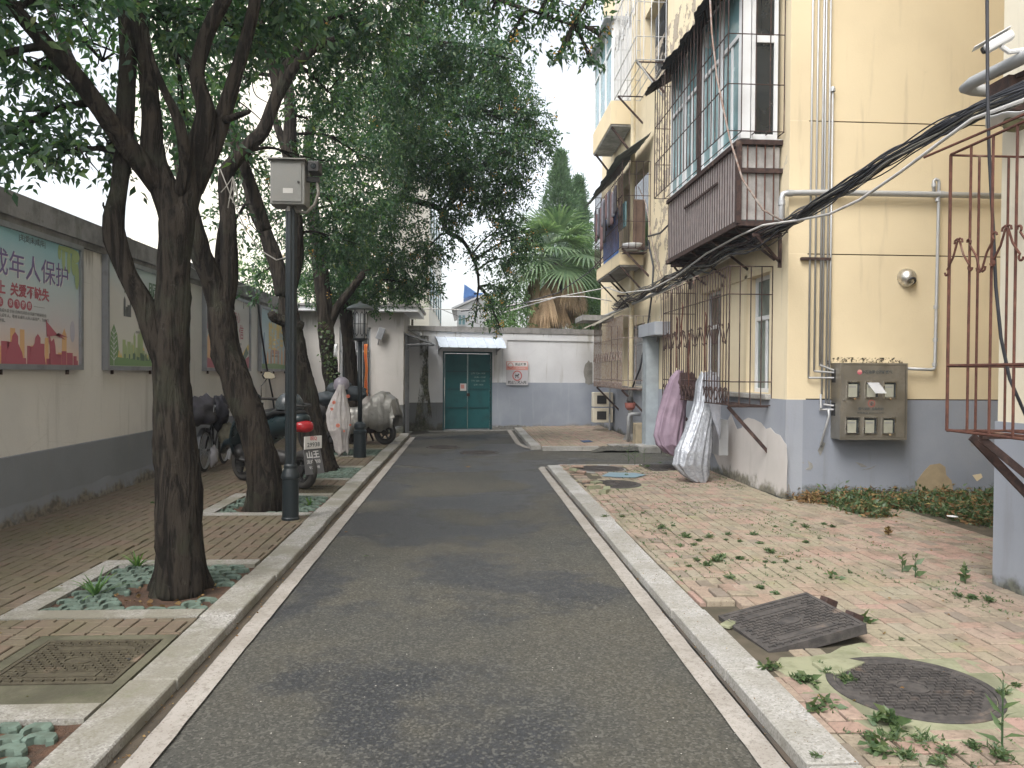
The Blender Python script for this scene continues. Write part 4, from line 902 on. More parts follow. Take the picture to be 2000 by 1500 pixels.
# glazing
MB().box(bx + .02, FX, y0 + .02, y1 - .02, z1 + .0, z1 + .05).build('glazing_sill', M['whitetrim'], eb)
ys_ = [y0 + .02, 10.25, 11.1, 11.25, 12.1, y1 - .02]
for a, b in ((9.55, 10.35), (10.4, 11.2), (11.35, 12.1), (12.15, 12.92)):
    window(a, b, z1 + .05, z2, bx + .04, M['glass_b'], eb, .62, 1)
MB().box(bx + .02, bx + .14, y0 + .0, y0 + .1, z1 + .05, z2).build('corner_pillar', M['whitetrim'], eb); MB().box(bx + .02, bx + .12, 11.2, 11.35, z1 + .05, z2).build('mullion', M['rust_d'], eb)
sg_ = MB(); sx0, sx1 = bx + .16, FX - .06
for (a, b, c, d) in ((sx0, sx1, z1 + .05, z1 + .11), (sx0 + .05, sx1 - .05, 5.78, 5.87), (sx0, sx1, z2 - .05, z2), (sx0, sx0 + .05, z1 + .11, z2), (sx1 - .05, sx1, z1 + .11, z2)): sg_.box(a, b, y0 + .02, y0 + .07, c, d)
sf = sg_.build('window', M['whitetrim'], eb, bevel=.004); MB().box(sx0 + .02, sx1 - .02, y0 + .04, y0 + .046, z1 + .1, z2).build('pane', M['glass_d'], sf)
MB().box(bx, FX, y0, y1, z2, z2 + .1).build('roof_slab', M['concrete'], eb)

# ---- window cages
def scroll_mesh(w_, h, mat, r_=.007):
    m = MB()
    for s_ in (-1, 1):
        pts = [];
        for a in range(7): ang = R(-60 + a * 40); pts.append(Vector((0, s_ * (w_ / 2 + .018 - .018 * math.cos(ang)), h / 2 - .02 + .02 * math.sin(ang))))
        pts = pts[::-1] + [Vector((0, s_ * w_ * .25, 0)), Vector((0, s_ * .012, -h / 2 + .02)), Vector((0, -s_ * .012, -h / 2)), Vector((0, -s_ * .035, -h / 2 + .01)), Vector((0, -s_ * .04, -h / 2 + .03))]
        m.tube(pts, r_, 5)
    return m.mesh('scroll', mat)
def heart_mesh(mat, s=.09):
    m = MB()
    for q in (-1, 1):
        m.tube([Vector((0, q * s * .1, -s)), Vector((0, q * s * .6, -s * .5)), Vector((0, q * s * .9, .1 * s)), Vector((0, q * s * .75, s * .75)), Vector((0, q * s * .3, s)), Vector((0, q * s * .1, s * .7)), Vector((0, q * s * .3, s * .4))], .007, 5)
    return m.mesh('scroll', mat)
def cage(label, xw, xf, y0, y1, z0, z1, mat, sp=.12, rails=(.35, .8), scr=None, hearts=None, r_=.0075, top=True, near_rails=None, brace=True, name='window_cage', floor=True, near=True, nsp=.14):
    t = thing(name, label, 'window cage', (xw, (y0 + y1) / 2, z0), group='iron cages on the yellow building')
    H = z1 - z0; n = max(2, round((y1 - y0) / sp))
    for i in range(n + 1):
        y = y0 + (y1 - y0) * i / n; rod('bar', (xf, y, z0), (xf, y, z1), r_ * (1.25 if i in (0, n) else 1), mat, t, 6)
    nx_ = max(2, round((xw - xf) / nsp))
    for i in range(1, nx_ + 1):
        x = xf + (xw - xf) * i / nx_
        if near: rod('bar', (x - .005, y0, z0), (x - .005, y0, z1), r_, mat, t, 6)
        if floor: rod('floor_bar', (x, y0, z0), (x, y1, z0), r_, mat, t, 6)
        rod('bar', (x - .005, y1, z0), (x - .005, y1, z1), r_, mat, t, 6)
    for f in (0, *rails, 1):
        z = z0 + H * f; rod('rail', (xf, y0, z + .004), (xf, y1, z + .004), r_ * 1.1, mat, t, 6)
        rod('rail', (xf, y1, z), (xw, y1, z), r_, mat, t, 6)
        if near: rod('rail', (xf, y0, z), (xw, y0, z), r_, mat, t, 6)
    if scr:
        me = scroll_mesh(scr[2], scr[1], mat); k = int((y1 - y0) / (scr[2] * 1.05))
        for i in range(k): inst('scroll', me, t, (xf - .012, y0 + (i + .5) * (y1 - y0) / k, z0 + H * scr[0] + .02 * (i % 2)), (math.pi * (i % 2), 0, 0))
    if hearts:
        me = heart_mesh(mat, hearts[1]); k = int((y1 - y0) / (hearts[1] * 2.3))
        for i in range(k): inst('scroll', me, t, (xf - .012, y0 + (i + .5) * (y1 - y0) / k, z0 + H * hearts[0]))
    if brace:
        for y in (y0 + .08, y1 - .3): MB().bar((xf + .02, y, z0 - .02), (xw, y, z0 - .62), .045, .012, up=(0, 1, 0)).bar((xf + .02, y, z0 - .018), (xw, y, z0 - .018), .03, .02).build('brace', M['rust_d'] if mat is not M['rust'] else M['rust_d'], t)
    return t
cageA = cage('rusty scrolled iron cage round the ground floor window, with the sheets hung on it', FX, 3.38, 9.75, 13.1, 1.2, 3.0, M['rust_d'], .115, (.17, .8), (.52, .26, .21), (.08, .085))
for i, (y, z) in enumerate(((10.7, 2.1), (12.2, 2.15), (11.5, 1.85), (11.9, 2.35))):
    MB().tube([(3.37, y, z - .45), (3.365, y + .03, z), (3.37, y - .03, z + .3), (3.36, y, z + .38)], [.008, .014, .012, .007], 5).build('spear', M['rust'], cageA)
for y in (11.0, 11.6, 12.2): MB().tube([(3.38, y, 2.95), (3.33, y - .04, 3.03), (3.27, y - .05, 3.0), (3.26, y - .05, 2.9)], .008, 5).build('curl', M['rust_l'], cageA)
cage('thin dark cage round the blue glass balcony above the ground floor', FX - .03, 3.2, 9.38, 13.1, 4.62, 6.55, M['rust_d'], .16, (.3, .62), None, None, .007, brace=False, nsp=.2)
cageC = cage('rusty red iron cage at the right edge, nearest the camera', NX, 3.12, 2.2, 4.82, 1.245, 3.03, M['rust'], .2, (.235,), (.615, .22, .20), None, .0085, brace=True, nsp=.2)
for q in (0,): rod('top_bar', (3.02, 4.95 - q * 2, 3.05 + q * .2), (3.5, 3.2, 3.22 + q * .3), .009, M['rust'], cageC, 6)

for y in (4.6, 3.2): MB().bar((3.14, y, 1.225), (3.77, y, .60), .05, .02, up=(0, 1, 0)).build('angle_iron', M['rust_d'], cageC)
cage('rusty cage with scrolls round the farthest ground floor window', FX, 3.33, 16.4, 20.0, 1.27, 2.85, M['rust_l'], .14, (.12, .7), (.45, .2, .15), (.05, .07), .008)
cage('cluttered iron cage of the far first floor balcony', FX, 3.33, 16.5, 20.0, 4.35, 6.2, M['rust_d'], .15, (.3, .6, .85), (.45, .3, .2), None, .008)
cage('pale thin cage high up beside the white framed bay', FX, 3.35, 15.3, 17.6, 7.9, 10.2, M['galv'], .17, (.2, .5, .8), (.5, .4, .25), None, .009, name='window_cage')
rod('brace', (3.36, 15.35, 7.9), (3.9, 15.35, 7.2), .02, M['galv'], bpy.data.objects['window_cage.005'] if 'window_cage.005' in bpy.data.objects else cageA)
# far first floor balcony box
fb = thing('far_balcony', 'cluttered far first floor balcony with a blue sheet and yellow base', 'balcony', (3.6, 18.2, 4))
MB().box(3.36, 3.9, 16.9, 19.9, 4.02, 4.3).build('base', M['yellow'], fb); MB().box(3.38, 3.9, 16.92, 19.88, 3.98, 4.02).build('soffit', M['concrete'], fb)
for i in range(5): MB().bar((3.4, 16.6 + i * .08, 4.25 - i * .0), (3.9, 16.6 + i * .08, 4.25), .02, .02).build('shelf_slat', M['rust_d'], fb)
for y in (16.95, 18.3, 19.8): MB().bar((3.38, y, 4.0), (3.9, y, 3.45), .05, .03).build('brace', M['rust_d'], fb)
MB().box(3.5, 3.54, 17.9, 19.7, 4.3, 5.5).build('blue_sheet', pm('blue_tarp', (.05, .16, .48), (.03, .1, .3), rough=.5), fb)
MB().box(3.5, 3.53, 17.0, 17.8, 4.9, 5.45).build('board', M['glass_b'], fb); MB().box(3.6, 3.86, 16.6, 16.64, 4.3, 5.4).build('plank', pm('brown_plank', (.11, .07, .05)), fb)
MB().lathe([(.16, 0), (.22, .1), (.24, .14), (.24, .15), (.2, .15)], (3.62, 16.75, 4.3), 16).build('basin', M['white'], fb, smooth=True)
cloth_cols = [pm('dark_cloth', (.05, .045, .06), (.03, .03, .03)), pm('grey_cloth', (.2, .2, .24), (.1, .1, .12)), pm('brown_cloth', (.16, .09, .09), (.1, .06, .06))]
hgl = ['black garment', 'dull grey garment', 'brown garment']
for i in range(13):
    y = 17.0 + i * .22; zt_ = 5.85 - .25 * rng.random(); ln = .5 + .6 * rng.random(); k = i % 3
    rows = [[(3.27 + .02 * math.sin(u * 2.1 + i), y + (u / 5 - .5) * (.18 + .1 * v / 9), zt_ - ln * v / 9 + .02 * math.sin(u + v)) for u in range(6)] for v in range(10)]
    o = MB().grid(rows).build('hanging_garment', cloth_cols[k], smooth=True, solid=.006)
    tag(o, ('%s on the far first floor cage, %s from the near end' % (hgl[k], ['first', 'second', 'third', 'fourth', 'fifth', 'sixth', 'seventh', 'eighth', 'ninth', 'tenth', 'eleventh', 'twelfth', 'last'][i])), 'clothes', 'clothes hung on the far balcony cage')
def corr(name, label, p00, p01, p10, p11, mat, nu=60, amp=.012, wav=9, ragged=0, th=.002, cat='awning', sag_=0):
    p00, p01, p10, p11 = map(Vector, (p00, p01, p10, p11)); rows = []
    for j in range(9):
        v = j / 8; row = []
        for i in range(nu + 1):
            u = i / nu; vv = v * (1 - ragged * max(0, noise.noise(Vector((u * 7, 3, 1))) + .2)) if ragged else v
            p = (p00.lerp(p01, u)).lerp(p10.lerp(p11, u), vv); row.append(p + Vector((0, 0, amp * math.sin(u * nu / wav * 2 * math.pi * 1.5) - sag_ * math.sin(math.pi * u) + .03 * noise.noise(p * 2.2))))
        rows.append(row)
    return tag(MB().grid(rows).build(name, mat, smooth=True, solid=th), label, cat)
corr('corrugated_awning', 'dark tattered corrugated awning over the blue glass balcony', (3.9, 9.3, 6.95), (3.9, 13.3, 6.95), (3.02, 9.3, 6.45), (3.02, 13.3, 6.42), m_rust('sooty_sheet', (.03, .032, .036), (.07, .06, .055)), 90, .018, 5, .35)
corr('torn_canopy', 'faded grey green torn canopy over the far first floor balcony', (3.9, 16.2, 6.75), (3.9, 20.2, 6.75), (3.15, 16.4, 6.25), (3.1, 20.4, 6.0), pm('faded_green_canvas', (.16, .2, .2), (.09, .11, .12), sc=4, rough=.8), 60, .01, 10, .2)
corr('torn_canopy', 'small dirty canvas flap over the farthest ground floor window', (3.75, 18.2, 3.12), (3.75, 20.6, 3.12), (3.1, 18.3, 2.78), (3.05, 20.9, 2.78), pm('dirty_canvas', (.30, .28, .23), (.17, .15, .12), sc=5, rough=.85), 40, .01, 10, .15)
tag(MB().box(3.05, 3.9, 20.3, 21.6, 3.02, 3.16).build('door_hood', M['concrete']), 'grey concrete hood at the far end of the yellow building', 'canopy')
# white framed bay high up
hb2 = thing('bay_window', 'white framed bay window on a cream box high on the building end', 'bay window', (3.6, 19, 7.5))
MB().box(3.38, 3.9, 18.2, 20.8, 7.55, 8.1).build('base', M['yellow'], hb2); MB().box(3.40, 3.9, 18.22, 20.78, 7.5, 7.55).build('soffit', M['concrete'], hb2)
for a, b in ((18.25, 19.1), (19.1, 19.95), (19.95, 20.75)): window(a, b, 8.1, 10.0, 3.4, M['glass_b'], hb2, .7, 0)
MB().box(3.42, 3.9, 18.2, 18.26, 8.1, 10).build('side_panel', M['whitetrim'], hb2); MB().box(3.2, 3.95, 18.1, 20.9, 10.0, 10.06).build('top', M['alu'], hb2)
for y in (18.3, 20.6): MB().bar((3.42, y, 7.5), (3.9, y, 6.9), .06, .04).build('brace', M['rust_d'], hb2)
# drain pipes
dp = thing('drain_pipe', 'cream plastic drain pipe running down the far facade', 'pipe', (3.8, 17.6, 0)); MB().tube([(3.79, 17.6, 13), (3.79, 17.6, 1.3)], .055, 12).build('pipe', pm('cream_pipe', (.6, .52, .34), (.5, .43, .3), rough=.5), dp); MB().tube([(3.79, 17.6, 1.3), (3.79, 17.6, .1)], .055, 12).build('lower_pipe', M['grey_metal'], dp)
for z in (2.9, 4.6, 6.8, 8.4): MB().lathe([(.062, -.02), (.062, .02)], (3.79, 17.6, z), 12).build('collar', M['cream'], dp)
MB().lathe([(.17, 0), (.12, .1), (.07, .14)], (3.76, 17.5, .08), 12).build('foot', M['concrete'], dp)
ep = thing('elbow_pipe', 'short grey pipe with an elbow standing by the drain pipe', 'pipe', (3.6, 17.2, 0)); MB().tube([(3.62, 17.0, .08), (3.62, 17.0, .62), (3.64, 17.0, .68), (3.72, 17.0, .7), (3.88, 17.0, .7)], .045, 10).build('pipe', M['galv'], ep, smooth=True)
tag(MB().box(3.58, 3.85, 16.1, 16.4, .08, .55).build('stone_block', pm('tan_stone', (.3, .25, .17), (.2, .17, .12)), bevel=.02), 'tan stone block leaning by the grey column', 'block')
bk = thing('hanging_basket', 'small reddish basket hanging under the far cage', 'basket', (3.45, 16.3, .9)); MB().lathe([(.06, 0), (.11, .06), (.12, .16), (.11, .16), (.1, .07), (.05, .015)], (3.5, 16.3, .82), 14).build('basket', pm('red_brown_plastic', (.28, .1, .08)), bk); MB().tube([(3.5, 16.2, .96), (3.5, 16.22, 1.15), (3.5, 16.3, 1.25), (3.5, 16.38, 1.15), (3.5, 16.4, .96)], .008, 6).build('handle', M['tarblack'], bk); MB().lathe([(.001, .1), (.06, .08), (.08, 0), (.06, -.06)], (3.5, 16.3, 1.02), 10, cap=False).build('bundle', M['tarblack'], bk)
for i, (z, yy) in enumerate(((.72, 20.2), (.3, 20.2))):
    o = thing('meter_box', ('upper' if i == 0 else 'lower') + ' cream meter box low on the wall at the far end', 'meter box', (3.7, yy, z), group='meter boxes at the far end'); MB().box(3.35, 3.88, yy, yy + .3, z, z + .38).build('case', M['cream'], o, bevel=.01); MB().box(3.45, 3.7, yy - .01, yy, z + .08, z + .3).build('dial', M['tarblack'], o); rod('pipe', (3.78, yy - .03, z - .2), (3.78, yy - .03, z + .5), .02, M['galv'], o)

# ---- pipes and cables
gp = thing('wall_pipe', 'thick grey steel pipe crossing the yellow end wall and running along the building', 'pipe', (3.9, 9.2, 3.7))
e1 = at(1527, 377, y=9.2); e2 = at(1955, 383, y=9.2); e3 = at(1527, 440, y=9.2); xx = FX - .14
MB().tube([e2, at(1835, 380, y=9.2), at(1600, 376, y=9.2), e1 + Vector((.06, 0, 0)), e1 + Vector((.015, 0, -.012)), e1 + Vector((0, 0, -.06)), e3 + Vector((0, 0, .05)), e3 + Vector((-.01, .04, 0)), Vector((xx, 9.6, e3.z - .05)), Vector((xx, 14, 3.24)), Vector((xx, 20.9, 3.2)), Vector((xx - .1, 21.2, 3.18)), Vector((xx - .12, 21.25, 2.8))], .036, 12).build('pipe', M['galv'], gp, smooth=True)
for p in (e1 + Vector((.1, 0, 0)), at(1640, 377, y=9.2), at(1838, 380, y=9.2)): MB().lathe([(.043, -.03), (.043, .03)], p, 12, ax=(1, 0, 0)).build('coupling', M['galv'], gp)
MB().lathe([(.043, -.03), (.043, .03)], e1 + Vector((0, 0, -.12)), 12).build('coupling', M['galv'], gp)
dp2 = thing('gas_branch_pipe', 'thin grey pipe dropping from the thick pipe to the meter cabinet', 'pipe', (5.5, 9.2, 2)); q = lambda a, b, dy=9.2: at(a, b, y=dy)
MB().tube([q(1824, 376), q(1824, 353), q(1827, 350), q(1833, 352), q(1834, 358), q(1831, 500), q(1826, 715), q(1824, 721), q(1818, 722), q(1772, 720)], .02, 10).build('pipe', M['galv'], dp2, smooth=True)
for (a, b) in ((1824, 362), (1831, 390), (1828, 600), (1827, 664), (1825, 712)): MB().lathe([(.028, -.022), (.028, .022)], q(a, b), 10).build('coupling', M['galv'], dp2)
for (a, b, rr_) in ((1770, 543, .115),):
    vd = thing('vent_hood', 'round chrome vent hood on the yellow end wall', 'vent', q(a, b)); c = q(a, b, 9.28)
    MB().lathe([(rr_ * 1.05, -.02), (rr_ * 1.05, .0), (rr_, .02), (rr_ * .9, .06), (rr_ * .65, .1), (rr_ * .3, .125), (.001, .13)], c, 28, ax=(0, -1, 0), cap=False).build('dome', M['steel_l'], vd, smooth=True)
    MB().lathe([(rr_ * .55, 0), (rr_ * .5, .02), (.001, .02)], c + Vector((.01, -.085, -.045)), 18, ax=(0, -1, -.9), cap=False).build('opening', M['tarblack'], vd)
rp = thing('riser_pipes', 'row of thin grey gas risers down the left of the yellow end wall', 'pipes', (4.4, 9.25, 2))
tops = [(1597, -60, 1579, 738), (1609, -60, 1590, 725), (1615, -60, 1601, 715), (1622, -60, 1605, 770), (1635, -60, 1613, 790)]
for k, (a, b, c, d) in enumerate(tops):
    r1 = q(a, b, 9.24); r2 = q(c, d, 9.24); X = r2.x; MB().tube([(X, 9.24, 8), (X, 9.24, r2.z)], .0125, 8).build('riser', M['galv'], rp, smooth=True)
X = q(1623, 700).x; MB().tube([(X + .0, 9.24, q(1633, 172).z), (X, 9.24, q(1613, 790).z)], .013, 8).build('riser', M['galv'], rp, smooth=True); MB().lathe([(.03, -.01), (.03, .02), (.018, .05)], (X, 9.24, q(1633, 175).z), 10).build('cap', M['galv'], rp)
MB().box(q(1568, 505).x, q(1625, 505).x, 9.222, 9.3, q(1600, 507).z, q(1600, 502).z).build('bracket', M['rust_d'], rp)
for (a, b, c, d) in ((1579, 738, 1630, 738), (1590, 725, 1630, 728), (1601, 713, 1630, 724), (1600, 800, 1628, 800), (1608, 790, 1630, 793), (1603, 770, 1603, 797)): MB().tube([q(a, b, 9.23), q(c, d, 9.2)], .0125, 8).build('elbow', M['galv'], rp)
MB().tube([q(1618, 800), q(1619, 812), q(1603, 868), q(1605, 872, 9.3)], .014, 8).build('elbow', M['galv'], rp, smooth=True); MB().prism([q(*p, 9.29) for p in ((1597, 858), (1604, 853), (1607, 862), (1604, 880), (1599, 876))], (0, -.006, 0)).build('wall_hole', M['groove'], rp)
# gas meter cabinet
gc = thing('gas_meter_cabinet', 'stainless steel gas meter cabinet with six small windows on the end wall', 'cabinet', (4.8, 9.1, 1.3)); gy0, gy1 = 9.03, 9.295
gx0 = at(1641, 780, y=gy0).x; gx1 = at(1772, 780, y=gy0).x; gz1 = at(1706, 709, y=gy0).z; gz0 = at(1706, 859, y=gy0).z
ox = lambda px: at(px, 780, y=gy0).x; oz = lambda py: at(1706, py, y=gy0).z
MB().box(gx0, gx1, gy0 + .012, gy1, gz0, gz1).build('case', M['steel'], gc, bevel=.006)
e = .022
for (a, b, c, d) in ((gx0, gx1, gz0, gz0 + e), (gx0, gx1, gz1 - e, gz1), (gx0, gx0 + e, gz0 + e, gz1 - e), (gx1 - e, gx1, gz0 + e, gz1 - e)): slab('frame_rail', a, b, gy0 - .004, gy0 + .012, c, d, M['steel'], gc)
MB().box(gx0 + e + .003, gx1 - e - .003, gy0, gy0 + .012, gz0 + e + .003, gz1 - e - .003).build('door_panel', M['steel'], gc, bevel=.003)
meter_c = pm('meter_face', (.34, .34, .28), (.28, .28, .23), rough=.5)
for (a, b) in ((1653, 745), (1689, 745), (1724, 745), (1652, 815), (1687, 815), (1723, 815)):
    wx0, wx1 = ox(a), ox(a + 26); wz1, wz0 = oz(b), oz(b + 33)
    f = MB()
    for (p, q_, s, u) in ((wx0, wx1, wz0, wz0 + .012), (wx0, wx1, wz1 - .012, wz1), (wx0, wx0 + .012, wz0 + .012, wz1 - .012), (wx1 - .012, wx1, wz0 + .012, wz1 - .012)): f.box(p, q_, gy0 - .014, gy0 - .001, s, u)
    f = f.build('meter_window', M['steel_l'], gc); MB().box(wx0 + .012, wx1 - .012, gy0 - .003, gy0 - .001, wz0 + .012, wz1 - .012).build('dark_inside', M['glass_d'], f)
    MB().box(wx0 + .02, wx1 - .035, gy0 - .006, gy0 - .0035, wz0 + .016, wz1 - .035).build('meter', meter_c, f); MB().box(wx0 + .03, wx1 - .05, gy0 - .0075, gy0 - .0065, wz1 - .075, wz1 - .06).build('counter', gry, f)
MB().prism([(ox(1691), gy0 - .02, oz(747)), (ox(1714), gy0 - .02, oz(747)), (ox(1724), gy0 - .09, oz(768)), (ox(1702), gy0 - .09, oz(768))], (0, -.004, 0)).build('lifted_flap', M['clear'], gc)
for (a, b) in ((1668, 779), (1738, 779), (1738, 849)): MB().lathe([(.012, -.01), (.012, .01)], (ox(a), gy0 - .02, oz(b)), 8, ax=(0, 1, 0)).build('padlock', M['rust_y'], gc)
MB().lathe([(.016, 0), (.014, .006)], (ox(1649), gy0 - .001, oz(782)), 10, ax=(0, -1, 0)).build('lock', M['steel_l'], gc)
G = lambda b, s, px, py, m, **k: text(b, s, (ox(px), gy0 - .003, oz(py)), (1, 0, 0), (0, 0, 1), m, gc, **k)
G('中石油昆仑淮矿燃气', .043, 1712, 727, drk, bold=.001); G('燃气设施  危险勿动', .037, 1701, 799, drk, bold=.0008); G('抢险电话: 0554-3329777', .033, 1701, 807, drk)
def disc(c, ro, ri, mat, par, name, y=gy0 - .004, k=24, a0=0, a1=360): m_ = MB(); m_.grid([[(c[0] + rr_ * math.cos(R(a0 + (a1 - a0) * i / k)), y, c[1] + rr_ * math.sin(R(a0 + (a1 - a0) * i / k))) for rr_ in (ro, ri)] for i in range(k + 1)]); return m_.build(name, mat, par)
disc((ox(1678), oz(727)), .03, .001, pnk, gc, 'emblem_disc', a0=0, a1=180); disc((ox(1678), oz(727)), .03, .001, red, gc, 'emblem_disc', a0=180, a1=360)
disc((ox(1702), oz(788)), .044, .037, M['sign_red'], gc, 'prohibition_ring'); MB().bar((ox(1702) - .028, gy0 - .004, oz(788) + .028), (ox(1702) + .028, gy0 - .004, oz(788) - .028), .002, .006, up=(0, 1, 0)).build('prohibition_bar', M['sign_red'], gc); MB().prism([(ox(1702) + x, gy0 - .0045, oz(788) + z) for x, z in ((-.012, -.024), (.012, -.024), (.014, .0), (.004, .022), (-.014, .004))], (0, -.0005, 0)).build('flame_print', drk, gc)
for z_ in (oz(722), oz(788)): MB().box(gx0 - .0015, gx0, gy0 + .12, gy0 + .22, z_ - .16, z_).build('pipe_opening', M['tarblack'], gc)
# grey cable duct elbow low on the plinth
du = thing('cable_duct', 'grey square steel duct elbow low on the plinth behind the silver sheet', 'duct', (3.7, 11.5, .8)); 
MB().box(3.66, 3.80, 10.95, 11.25, .42, .94).build('end_plate', M['galv'], du, bevel=.006); MB().box(3.68, 3.82, 11.25, 13.4, .62, .78).build('channel', M['galv'], du)

def bundle(name, label, path, n, rad, mats, seed, r0=.006, r1=.012, sagv=.0):
    t = thing(name, label, 'cables', path[0]); r = random.Random(seed); P = [Vector(p) for p in path]; N = 56
    L = [0]
    for i in range(len(P) - 1): L.append(L[-1] + (P[i + 1] - P[i]).length)
    def ev(s):
        s *= L[-1]
        for i in range(len(P) - 1):
            if s <= L[i + 1] or i == len(P) - 2:
                f = (s - L[i]) / (L[i + 1] - L[i]); a = P[max(0, i - 1)]; b = P[i]; c = P[i + 1]; d = P[min(len(P) - 1, i + 2)]
                return .5 * ((2 * b) + (c - a) * f + (2 * a - 5 * b + 4 * c - d) * f * f + (3 * b - a - 3 * c + d) * f ** 3)
    for k in range(n):
        ph = r.uniform(0, 6.28); tw = r.uniform(-7, 7); q = r.uniform(.2, 1) ** .5; pts = []; sg2 = r.uniform(0, sagv); o3 = r.uniform(0, 100)
        for i in range(N + 1):
            s = i / N; a = ph + tw * s; rr2 = rad * q * (1 + .5 * math.sin(s * 9 + k)); j = Vector((noise.noise(Vector((s * 9, o3, 0))), 0, noise.noise(Vector((s * 9, o3, 9))))) * rad * .9
            pts.append(ev(s) + Vector((math.cos(a) * rr2, 0, math.sin(a) * rr2)) + j - Vector((0, 0, sg2 * (1 - abs(2 * ((s * 6) % 1) - 1)))))
        MB().tube(pts, r.uniform(r0, r1), 5).build('cable', mats[r.randrange(len(mats))], t, smooth=True)
    return t
b0 = at(2000, 178, x=3.5); b1 = at(1900, 222, x=3.5)
pathA = [b0 + (b0 - b1) * 1.6, b0, b1, at(1800, 275, x=3.5), at(1700, 335, x=3.52), at(1600, 397, x=3.58), at(1530, 440, x=3.70), at(1460, 470, x=3.68)]
bundle('cable_bundle', 'thick tangled bundle of black cables slung across from the right block', pathA, 34, .046, [M['cable']] * 4 + [M['cable_g']], 3, .005, .0095)
bundle('cable_bundle', 'tangle of dark and grey cables running along the building under the balcony', [at(1530, 440, x=3.70), at(1460, 468, x=3.62), at(1400, 498, x=3.6), at(1330, 530, x=3.62), at(1280, 556, x=3.65), at(1200, 597, x=3.65)], 26, .07, [M['cable'], M['cable'], M['cable_g'], M['rust_d']], 5, .005, .011, .12)
wpts = [at(2060, 165, x=3.45), at(2000, 195, x=3.45), at(1900, 232, x=3.45), at(1840, 275, x=3.45), at(1760, 335, x=3.48), at(1680, 390, x=3.52), at(1620, 418, x=3.56), at(1560, 430, x=3.6), at(1490, 440, x=3.55), at(1440, 462, x=3.5), at(1380, 495, x=3.5), at(1320, 540, x=3.5), at(1270, 566, x=3.5), at(1215, 572, x=3.5), at(1180, 560, x=3.4)]
cable_thing('pale cable sagging below the black bundle across the yellow wall', wpts, .0135, M['cable_w'], n=8)
cable_thing('brown cable looping down the front of the blue glass balcony', [at(1387, 0, x=3.1), at(1390, 60, x=3.1), at(1400, 150, x=3.1), at(1425, 270, x=3.12), at(1450, 350, x=3.2), at(1490, 410, x=3.4), at(1530, 432, x=3.6)], .012, M['rust_l'])
cable_thing('single black cable hanging straight down before the nearest cage', [at(1928, -300, y=4.5), at(1928, 0, y=4.5), at(1929, 180, y=4.5), at(1932, 300, y=4.5), at(1940, 450, y=4.5), at(1945, 560, y=4.5), at(1955, 660, y=4.5), at(1972, 740, y=4.5), at(2005, 815, y=4.5), at(2050, 860, y=4.6)], .0105, M['cable'])
for k, (lab, pts, rr_, m_) in enumerate((
    ('black cable draped over the far facade from the balcony corner', [at(1265, 462, x=3.85), at(1290, 455, x=3.8), at(1305, 440, x=3.8)], .02, M['cable']),
    ('thick black cable running down the corner by the grey column', [at(1266, 470, x=3.86), at(1276, 520, x=3.86), at(1274, 570, x=3.86), at(1262, 660, x=3.75), at(1250, 720, x=3.7), at(1236, 755, x=3.6)], .02, M['cable']),
    ('rust brown cable trailing down the facade between the balconies', [at(1247, 365, x=3.8), at(1262, 400, x=3.8), at(1275, 480, x=3.84), at(1298, 560, x=3.84)], .009, M['rust_l']),
    ('thin wire hanging on the yellow wall beside the ledge', [at(1290, 560, x=3.86), at(1292, 620, x=3.86), at(1283, 668, x=3.86)], .008, M['rust_l']),
    ('pale cable slung across the lane above the end wall', [Vector((-4.4, 19.3, 3.6)), at(620, 600, y=19.0), at(780, 602, y=20.5), at(940, 606, y=21.5), at(1100, 578, y=21.5), at(1195, 560, y=20.5)], .014, M['cable_w']),
    ('upper white cable slung from the palm side to the facade', [at(985, 610, y=21.5), at(1090, 580, y=21.6), at(1140, 579, y=21.4), at(1195, 588, y=20.9)], .016, M['cable_w']),
    ('dark cable crossing the palm towards the far balcony', [at(900, 608, y=21.5), at(1000, 598, y=21.5), at(1090, 572, y=21.3), at(1150, 532, y=20.8), at(1180, 500, y=20.2)], .014, M['cable']),
    ('slack thin wire sloping down over the end wall', [at(800, 560, y=20), at(860, 603, y=21), at(920, 628, y=21.5), at(960, 640, y=22)], .008, M['cable_g']),
    )): cable_thing(lab, pts, rr_, m_)
# thick pipe, bracket and camera at the top right
tp = thing('elbow_pipe', 'thick grey pipe with an elbow jutting out at the top right corner', 'pipe', (3.6, 5.5, 3.6)); ex = at(1886, 172, y=5.55)
MB().tube([Vector((ex.x + .62, 5.6, ex.z - .02)), Vector((ex.x + .06, 5.55, ex.z - .01)), ex, Vector((ex.x + .005, 5.48, ex.z + .015)), at(2000, 112, x=ex.x + .02), at(2000, 112, x=ex.x + .02) + (at(2000, 112, x=ex.x + .02) - Vector((ex.x + .005, 5.48, ex.z + .015))) * 1.2], .045, 14).build('pipe', M['galv'], tp, smooth=True)
bx2 = at(1958, 190, y=5.2); MB().box(bx2.x - .03, bx2.x + .1, 5.1, 5.3, bx2.z - .12, bx2.z + .12).bar(bx2 + Vector((0, 0, .1)), bx2 + Vector((.2, -.6, .16)), .03, .03).build('clamp', M['rust_d'], tp)
sc_ = thing('security_camera', 'white bullet security camera at the top right corner', 'camera', at(1938, 80, y=5.2)); c = at(1950, 82, y=5.0); fwd = Vector((-.75, .35, -.42)).normalized(); Mx = Matrix((fwd, fwd.cross(Vector((0, 0, 1))).normalized() * -1, Vector((0, 0, 1)))).transposed()
side_ = fwd.cross(Vector((0, 0, 1))).normalized(); up_ = side_.cross(fwd); Mx = Matrix((fwd, side_, up_)).transposed()
